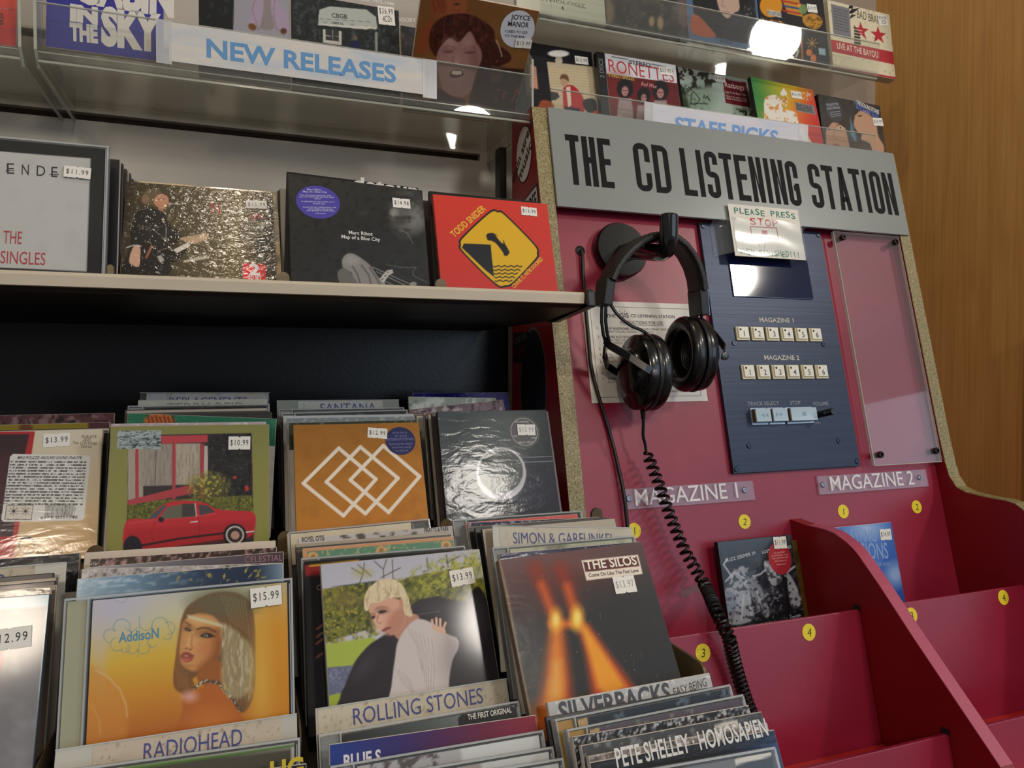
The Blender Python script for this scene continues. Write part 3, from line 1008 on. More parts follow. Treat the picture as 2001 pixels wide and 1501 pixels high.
# a scrap of old tape left on the back board
pn(MB().prism([(0.5350, -0.3055), (0.5700, -0.2960), (0.5880, -0.2945), (0.5870, -0.3050), (0.5600, -0.3090), (0.5380, -0.3130)], -0.0005, -0.0001, 'y'), 'tape_scrap', clear_mat('old_red_tape', tint=(0.78, 0.45, 0.42), haze=0.12, rough=0.2, hazecol=(0.6, 0.3, 0.3)), label='scrap of old brownish tape')

# cable hole and the headphone hanger
pn(MB().lathe([(0.0075, 0), (0.0075, 0.0006), (0.0060, 0.0010), (0.0052, 0.0002), (0.0001, 0.0002)], rotX((0.4430, 0.0, 0.1660)), 24), 'cable_grommet', mat('140C0C', 0.6))
hg = MB()
HX, HS = 0.5030, 0.1670
hg.lathe([(0.0405, 0), (0.0405, 0.012), (0.0385, 0.0150), (0.0001, 0.0150)], rotX((HX, 0, HS)), 48)
hg.tube([(HX, -0.012, 0.1600), (HX, -0.030, 0.1560), (HX, -0.0482, 0.1505), (HX, -0.0935, 0.1296), (HX, -0.1100, 0.1230), (HX, -0.1185, 0.1230), (HX, -0.1245, 0.1280), (HX, -0.1290, 0.1400), (HX, -0.1345, 0.1620)], [0.013, 0.0125, 0.0118, 0.0112, 0.0112, 0.0113, 0.0114, 0.0116, 0.0116], 20)
hg.lathe([(0.0116, -0.001), (0.0108, 0.0018), (0.0085, 0.0030), (0.0001, 0.0033)], Matrix.Translation((HX, -0.1345, 0.1620)) @ Matrix.Rotation(R(14), 4, 'X'), 20)
pn(hg, 'headphone_hanger', mat('0C0B0C', 0.16, coat=0.6))

# stickers on the left end board (its outer face looks to -X)
def side_sticker(y, z, ry, rz, cols, words, lab, tilt=0):
    """an oval sticker on the outer face of the left end board"""
    M = Matrix.Translation((0.3820, y, z)) @ Matrix.Rotation(R(-90), 4, 'Z')
    mb = MB()
    seg = 40
    for k, (f, c_) in enumerate(cols):
        vs = [(ry * f * math.cos(2 * math.pi * i / seg), -0.0002 - 0.0002 * k, rz * f * math.sin(2 * math.pi * i / seg)) for i in range(seg)]
        mb.add(vs, [list(range(seg))], k)
    o = tag(mb.build('shop_sticker', [mat(c_, 0.5) for f, c_ in cols], stat, statI @ M), lab)
    for t_, p0, p1, h_, c_ in words:
        text(o, 'sticker_lettering', t_, p0, p1, h_, mat(c_, 0.5), bold=0.015, y=-0.0010)
    return o
side_sticker(0.986, 0.306, 0.031, 0.041, ((1.0, '1A1416'), (0.95, 'D8CFC6')), (('main street', (-0.040, -0.032), (0.038, 0.036), 0.014, '1A1416'), ('music', (-0.014, -0.037), (0.034, 0.004), 0.015, '1A1416')), 'white oval sticker with black slanted lettering')
bx = MB().box(-0.030, 0.030, -0.0004, -0.0001, -0.02, 0.02).box(-0.027, 0.027, -0.0006, -0.0004, -0.017, 0.017, 1)
o = tag(bx.build('shop_sticker', [mat('1A1416', 0.5), mat('D8CFC6', 0.5)], stat, statI @ Matrix.Translation((0.3820, 0.960, 0.226)) @ Matrix.Rotation(R(-90), 4, 'Z') @ Matrix.Rotation(R(-14), 4, 'Y')), 'black and white rectangular sticker')
text(o, 'sticker_lettering', 'LOOSE', (-0.024, -0.012), (0.024, -0.012), 0.024, INK, bold=0.02, y=-0.0008)
side_sticker(0.950, -0.030, 0.050, 0.085, ((1.0, '6A6660'), (0.96, '1A1A22'), (0.80, '0C0C14')), (('REC', (-0.022, -0.079), (0.020, -0.079), 0.012, '15151A'),), 'dark round sticker in the shade under the shelf')
o = tag(MB().box(-0.045, 0.02, -0.0003, -0.0001, -0.022, 0.022).build('shop_sticker', mat('160C0E', 0.5), stat, statI @ Matrix.Translation((0.3820, 0.985, 0.028)) @ Matrix.Rotation(R(-90), 4, 'Z')), 'black sticker with grey and red lettering')
text(o, 'sticker_lettering', 'LONG LIVE', (-0.040, 0.004), (0.012, 0.012), 0.009, mat('77706A', 0.5), y=-0.0006)
text(o, 'sticker_lettering', 'MUSIC', (-0.036, -0.016), (0.014, -0.008), 0.012, mat('5A1414', 0.5), y=-0.0006, bold=0.02)

# ================================================================== clear bins on the slatwall
def wall_bin(name, label, x0, x1, z0, lip, yf, ends=(True, True), fl=0.012, pitch=0.0):
    M = Matrix.Translation(((x0 + x1) / 2, YW, z0))
    Mi = M.inverted()
    r_ = thing(name, label, 'display bin', M, 'clear bins on the slatwall')
    t = 0.003
    MB().box(x0, x1, yf + t, YW - 0.0045, z0 + fl, z0 + fl + t).build('bin_floor', M_ACR(), r_, Mi)
    f = MB()
    f.prism([(yf - pitch, lip), (yf + t - pitch, lip), (yf + t, z0 + 0.004), (yf + 0.006, z0), (yf + 0.003, z0), (yf, z0 + 0.003)], x0, x1, 'x')
    f.build('front_lip', M_ACR(), r_, Mi)
    MB().box(x0, x1, yf - pitch - 0.0002, yf + t - pitch + 0.0002, lip - 0.0002, lip + 0.0010).build('bright_edge', M_ACRE(), r_, Mi)
    MB().prism([(yf + 0.0032, z0 - 0.0001), (yf + 0.0075, z0 + 0.0002), (yf + 0.0075, z0 + 0.0032), (yf + 0.0045, z0 + 0.0030)], x0, x1, 'x').build('bright_edge', M_ACRE(), r_, Mi)
    MB().box(x0, x1, yf + t, yf + t + 0.0012, z0 + fl - 0.0012, z0 + fl - 0.0001).build('bright_edge', M_ACRE(), r_, Mi)
    for k, x in enumerate((x0, x1)):
        if ends[k]:
            xa, xb = (x - t, x) if k == 0 else (x, x + t)
            pr = [(yf - 0.001, z0 + fl), (yf - 0.001, lip + 0.022), (yf + 0.018, lip + 0.040), (YW - 0.001, lip + 0.055), (YW - 0.001, z0 - 0.004), (yf + 0.012, z0 - 0.003)]
            MB().prism(pr, xa, xb, 'x').build('side_panel', M_ACR(), r_, Mi)
            eb = MB().prism([(yf - 0.002, z0 + fl), (yf + 0.000, z0 + fl), (yf + 0.000, lip + 0.022), (yf - 0.002, lip + 0.022)], xa, xb, 'x')
            eb.prism([(yf - 0.002, z0 + fl), (yf + 0.012, z0 - 0.005), (YW - 0.001, z0 - 0.006), (YW - 0.001, z0 - 0.003), (yf + 0.012, z0 - 0.002), (yf + 0.000, z0 + fl)], xa, xb, 'x')
            eb.build('side_edge', M_ACRE(), r_, Mi)
    MB().box(x0, x1, YW - 0.004, YW - 0.0005, z0 + fl, lip + 0.05).build('back_flange', M_ACR(), r_, Mi)
    return r_, Mi
BIN1 = wall_bin('display_bin', 'clear acrylic bin holding new discs above the cream shelf', -0.2150, 0.3830, 0.3440, 0.4095, 0.960)
BIN0 = wall_bin('display_bin', 'clear acrylic bin at far left edge, holding the red disc', -0.9000, -0.2330, 0.3440, 0.4095, 0.960)
BIN2 = wall_bin('display_bin', 'low clear acrylic bin just behind the grey sign board', 0.4190, 1.0300, 0.3450, 0.4000, 0.972, (False, False))
BIN3 = wall_bin('display_bin', 'upper right clear acrylic bin, beside the wood panel', 0.4000, 1.0300, 0.4950, 0.5540, 0.967, (False, False), 0.010, 0.0012)
def bin_card(b, x0, x1, z0, z1, y, words, bg, ink, lab, a, c, zb, hh, n=90):
    r_, Mi = b
    M = Matrix.Translation((x0, y, z0))
    w_, h_ = x1 - x0, z1 - z0
    base = tag(MB().box(0, w_, 0, 0.0006, 0, h_).build('sign_card', PAPER(), r_, Mi @ M), lab)
    art = Art(w_, h_, [(0, 0), (500, 0), (500, 80), (0, 80)], n=n)
    art.fill(bg[0])
    art.speck(60, bg[1], 0.42, 0.75, 0.9, 3, None, 0.5, 3.0)
    art.speck(40, bg[2], 0.5, 0.8, 0.7, 8, None, 0.4, 3.2)
    art.mesh('printed_sky', P_MATTE(), base)
    text(base, 'card_lettering', words, (a - x0, zb - z0), (c - x0, zb - z0), hh, mat(ink, 0.5), bold=0.026, y=-0.0005)
    FT = clear_mat('frosted_tape', haze=0.5, rough=0.25, hazecol=(0.78, 0.80, 0.82))
    MB().box(-0.014, 0.003, -0.0008, 0.001, -0.004, h_ + 0.001).build('frosted_tape', FT, base)
    MB().box(w_ - 0.003, w_ + 0.016, -0.0008, 0.001, -0.004, h_ + 0.001).build('frosted_tape', FT, base)
bin_card(BIN1, -0.0800, 0.2300, 0.3625, 0.4085, 0.9590, 'NEW RELEASES', ('D5D2CE', 'B9C6D4', 'E4DACB'), '5B94C8', 'printed NEW RELEASES card', -0.0390, 0.1910, 0.3735, 0.0215)
bin_card(BIN2, 0.5850, 0.8650, 0.3500, 0.3990, 0.9705, 'STAFF PICKS', ('DAD8DE', 'CFD2E0', 'E6DFE4'), '6C9AD6', 'printed STAFF PICKS card', 0.6250, 0.8200, 0.3610, 0.0225)

# ================================================================== discs: top left corner, lean, roll, yaw, width, height and the corners of the seen face in the layout sheet
POSE = {
    'car': (-0.1139, 0.7421, -0.0543, 11.1, -0.8, 0.2, 0.1365, 0.1205, [(216,833),(526,829),(526,1077),(206,1100)]),
    'orange': (0.0459, 0.7579, -0.0588, 27.6, -0.4, -0.4, 0.1275, 0.1250, [(573,830),(818,826),(842,1052),(580,1072)]),
    'pumpkins': (0.1945, 0.7608, -0.0486, 20.4, -0.4, 0.3, 0.1280, 0.1250, [(854,804),(1068,801),(1097,1016),(874,1032)]),
    'addison': (-0.1108, 0.5389, -0.1505, 17.2, 0.3, -1.9, 0.1420, 0.1250, [(124,1170),(572,1128),(580,1506),(101,1589)]),
    'woman': (0.0534, 0.5671, -0.1511, 27.6, 0.1, 1.0, 0.1280, 0.1300, [(626,1103),(937,1073),(988,1406),(649,1471)]),
    'silos': (0.1824, 0.5259, -0.1494, 29.1, 0.7, 3.6, 0.1320, 0.1300, [(973,1095),(1254,1058),(1347,1379),(1046,1454)]),
    'richards': (-0.1049, 0.7890, 0.1781, 29.8, 0.2, 1.0, 0.1340, 0.1215, [(246,354),(532,377),(542,566),(233,556)]),
    'ribot': (0.0417, 0.7429, 0.1874, 16.8, -1.2, 4.5, 0.1360, 0.1190, [(562,339),(825,372),(842,579),(569,562)]),
    'snider': (0.1954, 0.7805, 0.1884, 15.3, 0.4, 2.0, 0.1380, 0.1195, [(846,379),(1069,399),(1093,588),(864,581)]),
    'lost': (0.6017, 0.8253, -0.2390, 14.8, 0.1, 0.2, 0.1250, 0.1250, [(1401,1059),(1546,1044),(1576,1224),(1429,1248)]),
    'stones': (0.9334, 1.0054, 0.4702, 10.2, -0.9, 0.8, 0.1420, 0.1120, [(1598,183),(1719,206),(1734,322),(1612,303)]),
    'badbrains': (0.9608, 1.0150, 0.6398, 8.2, -1.0, -0.3, 0.1420, 0.1250, [(1616,-0),(1738,28),(1750,156),(1628,131)]),
    'greenred': (0.7974, 1.0129, 0.4844, 16.5, -2.1, 1.3, 0.1340, 0.1250, [(1466,149),(1589,176),(1614,300),(1489,278)]),
    'ronettes': (0.5267, 1.0155, 0.4844, 11.3, -0.2, 0.2, 0.1280, 0.1250, [(1181,103),(1320,127),(1336,268),(1195,250)]),
    'redjacket': (0.3699, 1.0300, 0.4888, 12.0, 0.0, 0.0, 0.1420, 0.1250, [(988,74),(1156,102),(1170,247),(1000,225)]),
    'ratboys': (0.6788, 1.0484, 0.4979, 17.3, -1.4, 0.1, 0.1400, 0.1250, [(1323,129),(1460,156),(1484,279),(1344,257)]),
    'A1_repl': (-0.1106, 0.9150, -0.0296, 20.0, -0.7, 0.0, 0.1393, 0.1250, [(273,767),(527,767),(528,970),(262,983)]),
    'A1_silver': (-0.1105, 0.9000, -0.0376, 20.0, -0.4, 0.0, 0.1357, 0.1250, [(270,782),(522,780),(524,987),(260,1002)]),
    'A1_darkcase': (-0.1171, 0.8700, -0.0417, 20.0, -0.1, 0.0, 0.1443, 0.1250, [(249,792),(527,788),(531,1003),(239,1022)]),
    'A1_blackspark': (-0.1077, 0.8850, -0.0487, 20.0, -0.5, 0.0, 0.1353, 0.1250, [(272,803),(527,800),(529,1012),(262,1028)]),
    'A1_green': (-0.1073, 0.8000, -0.0459, 20.0, -3.9, 0.0, 0.1393, 0.1250, [(250,807),(541,818),(528,1055),(220,1059)]),
    'A1_lilac': (-0.1179, 0.7720, -0.0541, 20.0, -0.7, 0.0, 0.1384, 0.1250, [(217,828),(520,824),(521,1070),(200,1092)]),
    'A2_sant': (0.0353, 0.8800, -0.0397, 24.0, -0.4, 0.0, 0.1417, 0.1250, [(541,783),(779,781),(795,977),(545,991)]),
    'A2_j1': (0.0365, 0.8550, -0.0472, 24.0, -0.4, 0.0, 0.1422, 0.1250, [(545,798),(790,795),(808,997),(549,1013)]),
    'A2_j2': (0.0386, 0.8420, -0.0511, 24.0, 0.4, 0.0, 0.1416, 0.1250, [(550,806),(797,799),(818,1004),(558,1025)]),
    'A2_light': (0.0389, 0.8150, -0.0533, 24.0, -0.4, 0.0, 0.1420, 0.1250, [(553,813),(808,809),(827,1022),(558,1040)]),
    'A2_greyblue': (0.0418, 0.8000, -0.0546, 24.0, -0.5, 0.0, 0.1370, 0.1250, [(560,817),(810,813),(830,1030),(565,1048)]),
    'A2_dkgreen': (0.0422, 0.7800, -0.0580, 24.0, -0.1, 0.0, 0.1349, 0.1250, [(563,826),(815,820),(837,1043),(570,1064)]),
    'A3_blue': (0.2162, 0.9800, -0.0366, 20.0, -0.4, 0.0, 0.1386, 0.1250, [(806,768),(992,767),(1012,935),(819,944)]),
    'A3_silver': (0.2051, 0.9550, -0.0403, 20.0, -1.8, 0.0, 0.1224, 0.1250, [(798,775),(968,778),(983,952),(806,957)]),
    'A3_lilacw': (0.2011, 0.9300, -0.0559, 20.0, 4.9, 0.0, 0.1305, 0.1250, [(800,800),(983,781),(1019,956),(831,986)]),
    'A3_brown': (0.1916, 0.8100, -0.0531, 20.0, -1.0, 0.0, 0.1330, 0.1250, [(828,807),(1040,806),(1064,1010),(842,1023)]),
    'B1_white0': (-0.1198, 0.6450, -0.1446, 20.0, -2.3, 0.0, 0.1448, 0.1250, [(160,1078),(541,1062),(535,1375),(125,1420)]),
    'B1_red': (-0.1076, 0.6720, -0.1526, 20.0, -0.4, 0.0, 0.1225, 0.1250, [(207,1079),(515,1057),(517,1356),(189,1402)]),
    'B1_brown': (-0.1113, 0.6280, -0.1468, 20.0, -1.1, 0.0, 0.1356, 0.1250, [(176,1092),(541,1069),(541,1390),(149,1443)]),
    'B1_celest': (-0.1121, 0.6150, -0.1500, 20.0, -0.2, 0.0, 0.1410, 0.1250, [(167,1109),(554,1078),(560,1404),(145,1469)]),
    'B1_white': (-0.1116, 0.6000, -0.1472, 20.0, -3.4, 0.0, 0.1390, 0.1250, [(160,1112),(552,1100),(539,1440),(115,1486)]),
    'B1_blue': (-0.1118, 0.5850, -0.1502, 20.0, -0.7, 0.0, 0.1389, 0.1250, [(151,1131),(553,1100),(557,1447),(123,1515)]),
    'B2_wdiv': (0.0364, 0.6860, -0.1501, 26.0, 1.3, 0.0, 0.1317, 0.1250, [(563,1039),(839,1012),(874,1276),(579,1325)]),
    'B2_royel': (0.0437, 0.6680, -0.1528, 26.0, 0.2, 0.0, 0.1420, 0.1250, [(582,1052),(884,1027),(918,1297),(594,1347)]),
    'B2_green': (0.0441, 0.6200, -0.1506, 26.0, -0.1, 0.0, 0.1291, 0.1250, [(591,1072),(886,1048),(921,1343),(603,1393)]),
    'B2_jewel': (0.0418, 0.6050, -0.1543, 26.0, -0.6, 0.0, 0.1378, 0.1250, [(588,1090),(909,1065),(945,1368),(597,1422)]),
    'B2_blackcd': (0.0427, 0.5850, -0.1522, 26.0, -0.8, 0.0, 0.1382, 0.1250, [(594,1097),(926,1072),(962,1386),(603,1441)]),
    'B3_jew': (0.1898, 0.6830, -0.1495, 27.0, -0.2, 0.0, 0.1398, 0.1250, [(884,1015),(1137,997),(1185,1241),(916,1278)]),
    'B3_pink': (0.2013, 0.6760, -0.1520, 27.0, 0.0, 0.0, 0.1197, 0.1250, [(910,1021),(1128,1004),(1177,1251),(946,1285)]),
    'B3_lilac': (0.2015, 0.6680, -0.1504, 27.0, -2.0, 0.0, 0.1314, 0.1250, [(915,1021),(1157,1011),(1200,1262),(942,1290)]),
    'B3_simon': (0.2114, 0.6250, -0.1452, 27.0, -5.2, 0.0, 0.1419, 0.1250, [(962,1027),(1235,1031),(1274,1298),(980,1314)]),
    'B3_jewel': (0.2029, 0.6000, -0.1584, 27.0, -0.3, 0.0, 0.1422, 0.1250, [(962,1069),(1241,1045),(1303,1320),(1005,1370)]),
    'B3_navy': (0.1999, 0.5750, -0.1579, 27.0, -0.4, 0.0, 0.1351, 0.1250, [(974,1082),(1249,1058),(1314,1347),(1019,1397)]),
    'B0_blk': (-0.2628, 0.6550, -0.1476, 22.0, 0.0, 0.0, 0.1400, 0.1250, [(-274,1114),(157,1080),(135,1416),(-335,1486)]),
    'B0_div': (-0.2673, 0.6200, -0.1458, 22.0, 0.0, 0.0, 0.1420, 0.1250, [(-341,1136),(130,1098),(104,1458),(-412,1539)]),
    'B0_pat': (-0.2534, 0.5650, -0.1468, 22.0, -1.0, 0.0, 0.1300, 0.1250, [(-379,1183),(99,1147),(60,1555),(-472,1639)]),
    'B0_front': (-0.2487, 0.5500, -0.1472, 22.0, -1.0, 0.0, 0.1280, 0.1250, [(-388,1198),(97,1160),(57,1581),(-485,1670)]),
    'C1_rad': (-0.1095, 0.5050, -0.2329, 24.0, -0.4, 0.0, 0.1410, 0.1250, [(108,1465),(580,1393),(591,1827),(67,1960)]),
    'C1_jew': (-0.1080, 0.4880, -0.2377, 24.0, -1.7, 0.0, 0.1406, 0.1250, [(100,1508),(587,1440),(590,1898),(44,2031)]),
    'C1_blk': (-0.1029, 0.4750, -0.2472, 24.0, -2.3, 0.0, 0.1382, 0.1250, [(110,1560),(599,1492),(598,1970),(46,2105)]),
    'C2_rs': (0.0444, 0.5150, -0.2375, 26.0, 0.1, 0.0, 0.1412, 0.1250, [(616,1385),(990,1325),(1043,1700),(635,1806)]),
    'C2_jfirst': (0.0437, 0.4850, -0.2410, 26.0, 0.0, 0.0, 0.1409, 0.1250, [(622,1435),(1015,1368),(1073,1770),(642,1890)]),
    'C2_bluem': (0.0484, 0.4650, -0.2387, 26.0, -1.7, 0.0, 0.1400, 0.1250, [(643,1455),(1047,1397),(1100,1822),(653,1935)]),
    'C2_j2': (0.0474, 0.4500, -0.2444, 26.0, -0.8, 0.0, 0.1414, 0.1250, [(645,1497),(1063,1426),(1126,1864),(663,1998)]),
    'C2_j3': (0.0472, 0.4350, -0.2467, 26.0, -1.4, 0.0, 0.1422, 0.1250, [(650,1530),(1083,1458),(1145,1917),(664,2056)]),
    'C2_j4': (0.0484, 0.4200, -0.2453, 26.0, -1.9, 0.0, 0.1413, 0.1250, [(660,1552),(1102,1480),(1167,1958),(672,2101)]),
    'C3_silv': (0.1973, 0.4640, -0.2356, 27.0, 0.5, 0.0, 0.1351, 0.1250, [(1069,1373),(1386,1315),(1482,1687),(1140,1789)]),
    'C3_obi1': (0.1939, 0.4420, -0.2365, 27.0, 0.8, 0.0, 0.1421, 0.1250, [(1085,1405),(1429,1337),(1534,1725),(1163,1845)]),
    'C3_obi2': (0.1962, 0.4280, -0.2372, 27.0, 0.5, 0.0, 0.1403, 0.1250, [(1108,1425),(1454,1356),(1564,1757),(1190,1881)]),
    'C3_blk': (0.1952, 0.4180, -0.2373, 27.0, -0.6, 0.0, 0.1365, 0.1250, [(1118,1440),(1463,1377),(1571,1794),(1196,1911)]),
    'C3_greyw': (0.1966, 0.4080, -0.2382, 27.0, -0.5, 0.0, 0.1381, 0.1250, [(1135,1457),(1488,1390),(1601,1815),(1217,1940)]),
    'C3_whitew': (0.1970, 0.3980, -0.2400, 27.0, -0.8, 0.0, 0.1338, 0.1250, [(1150,1478),(1499,1412),(1614,1851),(1234,1976)]),
    'C3_shel': (0.1937, 0.3900, -0.2391, 27.0, -1.4, 0.0, 0.1359, 0.1250, [(1152,1490),(1513,1426),(1629,1876),(1233,2002)]),
    'C3_grey': (0.1906, 0.3750, -0.2398, 27.0, -1.9, 0.0, 0.1277, 0.1250, [(1165,1520),(1517,1459),(1636,1934),(1248,2058)]),
    'A0_wrap': (-0.2699, 0.8600, -0.0490, 20.0, 0.0, 0.0, 0.1420, 0.1250, [(-94,813),(224,807),(213,1041),(-123,1065)]),
    'A0_yel': (-0.2676, 0.8300, -0.0566, 20.0, 0.0, 0.0, 0.1400, 0.1250, [(-112,833),(215,825),(203,1070),(-143,1096)]),
    'A0_pol': (-0.2614, 0.7700, -0.0586, 20.0, 0.0, 0.0, 0.1370, 0.1210, [(-147,847),(201,838),(188,1095),(-182,1126)]),
    'Sh_pret': (-0.2529, 0.7350, 0.1964, 14.0, 0.0, 0.0, 0.1420, 0.1250, [(-169,248),(213,284),(205,544),(-195,529)]),
    'Sh_ribback': (0.0423, 0.7750, 0.1975, 15.0, -2.4, 0.0, 0.1356, 0.1250, [(560,335),(817,367),(822,581),(555,562)]),
    'Sh_snidb': (0.1959, 0.8000, 0.1963, 15.0, -0.8, 0.0, 0.1357, 0.1250, [(838,373),(1057,395),(1076,590),(849,579)]),
    'cabin': (-0.2129, 1.0046, 0.4934, 9.0, 0.0, 0.0, 0.1245, 0.1250, [(93,-102),(321,-63),(320,122),(88,91)]),
    'anth': (0.3707, 1.0046, 0.6323, 9.0, 0.0, 0.0, 0.1434, 0.1250, [(1001,-136),(1174,-97),(1185,52),(1010,21)]),
    'tree': (0.5150, 1.0046, 0.6330, 9.0, 0.0, 0.0, 0.1438, 0.1250, [(1175,-98),(1333,-63),(1346,80),(1186,52)]),
    'portrait': (0.6597, 1.0046, 0.6356, 9.0, 0.0, 0.0, 0.1401, 0.1250, [(1334,-66),(1476,-34),(1490,103),(1347,77)]),
    'floral': (0.8018, 1.0046, 0.6349, 9.0, 0.0, 0.0, 0.1395, 0.1250, [(1478,-33),(1608,-4),(1623,128),(1492,105)]),
    'cbgb': (0.0625, 1.0000, 0.4875, 6.0, 0.0, 0.0, 0.1409, 0.1250, [(570,-15),(779,21),(784,193),(572,166)]),
    'dress': (-0.0490, 0.9980, 0.4850, 6.0, 0.0, 0.0, 0.1090, 0.1250, [(388,-44),(566,-13),(569,168),(389,145)]),
    'isory': (0.2130, 1.0360, 0.4850, 6.0, 0.0, 0.0, 0.1300, 0.1250, [(782,49),(952,77),(958,237),(787,216)]),
    'orangeleft': (-0.3639, 0.9900, 0.4860, 6.0, 0.0, 0.0, 0.1250, 0.1250, [(-228,-157),(36,-112),(33,93),(-234,58)]),
    'blue': (0.7820, 0.8194, -0.2330, 13.4, 0.0, 0.0, 0.1250, 0.1250, [(1612,1033),(1741,1020),(1771,1189),(1641,1209)]),
    'joyce': (0.2140, 0.9090, 0.4640, -42.1, -0.3, -0.1, 0.1600, 0.1400, [(823,-4),(1053,38),(1003,235),(793,206)]),
}

FLOOR_Z = {'A': -0.1725, 'B': -0.2760, 'C': -0.3660, 'S': 0.0720}
ROWOF = {'car': 'A', 'orange': 'A', 'pumpkins': 'A', 'addison': 'B', 'woman': 'B', 'silos': 'B', 'richards': 'S', 'richback': 'S', 'ribot': 'S', 'snider': 'S'}
BINZ = {'cabin': 0.3598, 'dress': 0.3598, 'cbgb': 0.3598, 'isory': 0.3598, 'orangeleft': 0.3598, 'redjacket': 0.3606, 'ronettes': 0.3606, 'ratboys': 0.3606, 'greenred': 0.3606, 'stones': 0.3606,
        'anth': 0.5084, 'tree': 0.5084, 'portrait': 0.5084, 'floral': 0.5084, 'badbrains': 0.5084}
def stand(k, z, le, ro, w, h, t):
    """height of a disc so that it stands on its row, shelf or bin without sinking in"""
    row = BINZ.get(k)
    if row is None:
        row = FLOOR_Z.get(ROWOF.get(k, k[0] if k[0] in 'ABCS' else ''))
    if row is None:
        return h
    drop = t * math.sin(max(0, R(le))) + w * max(0, -math.sin(R(ro))) + 0.0004
    return min(h, (z - drop - row) / (math.cos(R(le)) * math.cos(R(ro))))

def pose(k, t=0.0102):
    x, y, z, le, ro, ya, w, h, q = POSE[k]
    h = stand(k, z, le, ro, w, h, t)
    Rm = Matrix.Rotation(R(ya), 4, 'Z') @ Matrix.Rotation(R(-le), 4, 'X') @ Matrix.Rotation(R(-ro), 4, 'Y')
    o = Vector((x, y, z)) - (Rm @ Vector((0, 0, h)))
    return Matrix.Translation(o) @ Rm, w, h, q

def lay(q, x0, y0, s):
    return [((a - x0) * s, (b - y0) * s) for a, b in q]

TYPE = mat('3C3A3A', 0.7)
TAGM = mat('EDEAE2', 0.6)
def price(t, art, p, txt, wd=0.0215, ht=0.0125, rot=0.0, y=-0.0006, ink=None, second=None):
    """a gun label with notched edges; p is its centre in layout units"""
    cx, cz = art.loc(p) if art else p
    n_ = 0.0010
    w2, h2 = wd / 2, ht / 2
    pts = [(-w2, -h2), (-n_, -h2), (0, -h2 + n_), (n_, -h2), (w2, -h2), (w2, h2), (n_, h2), (0, h2 - n_), (-n_, h2), (-w2, h2)]
    M = Matrix.Translation((cx, 0, cz)) @ Matrix.Rotation(R(-rot), 4, 'Y')
    o = MB().prism(pts, y - 0.00025, y, 'y').build('price_tag', TAGM, t, M)
    fr = 0.42
    zb = -0.17 * ht if not second else 0.10 * ht
    hh = 0.42 * ht if not second else 0.30 * ht
    text(o, 'price_lettering', txt, (-w2 * 0.82, zb), (w2 * 0.82, zb), hh, ink or TYPE, bold=0.0, y=y - 0.0004, spacing=1.25)
    if second:
        text(o, 'price_lettering', second, (-w2 * 0.5, -0.36 * ht), (w2 * 0.6, -0.30 * ht), 0.34 * ht, TYPE, y=y - 0.0004, shear=0.2)
    return o

def round_sticker(t, art, p, rx, rz, hexs, rows, ink='E8E8F0', ring=None, rot=0, y=-0.0004, rough=0.35):
    cx, cz = art.loc(p)
    M = Matrix.Translation((cx, 0, cz)) @ Matrix.Rotation(R(-rot), 4, 'Y')
    mb = MB()
    seg = 44
    def disc(f, yy, mi):
        mb.add([(rx * f * math.cos(2 * math.pi * i / seg), yy, rz * f * math.sin(2 * math.pi * i / seg)) for i in range(seg)], [list(range(seg))], mi)
    disc(1, y, 0)
    ms = [mat(hexs, rough)]
    if ring:
        disc(0.86, y - 0.00008, 1)
        disc(0.83, y - 0.00016, 0)
        ms.append(mat(ring, rough))
    o = mb.build('round_sticker', ms, t, M)
    for s, a, b, z_, h_ in rows:
        text(o, 'sticker_lettering', s, (a * rx, z_ * rz), (b * rx, z_ * rz), h_ * rz, mat(ink, 0.5), bold=0.004, y=y - 0.0003)
    return o

def sleeve(k, label, art_fn=None, t=0.006, edge='D8D2C6', group=None, cat='compact disc', pm=None, n=150, origin=(0, 0, 1.0), front=None, strip=None, seed=0, name='disc_sleeve', spine=None):
    """a card sleeve or digipak; art_fn paints its front, or front is one ink colour; strip limits the print to the top part"""
    M, w, h, q = pose(k, t)
    th = thing(name, label, cat, M, group)
    mb = MB().box(0, w, 0.0, t, 0, h)
    body = mb.build('card_body', mat(edge, 0.6, noise=(120, 0.10, (1, 1, 1))), th, None, 0.0005)
    art = Art(w, h, lay(q, *origin), hv=POSE[k][7], n=n, rect=(0.0004, 0.0004, w - 0.0004, (strip or h) - 0.0004))
    if art_fn:
        art_fn(art, th)
    else:
        art.fill(front or '303030')
        rnd = random.Random(k)
        art.speck(22, '000000', 0.45, 0.8, 0.45, rnd.random() * 50)
        art.speck(16, 'FFFFFF', 0.62, 0.9, 0.25, rnd.random() * 50)
    art.mesh('cover_print', pm or P_WRAP(), th)
    if spine:
        MB().box(-0.0003, 0.0, 0.0, t, 0.001, h - 0.001).build('spine_print', mat(spine, 0.4), th)
    return th, art

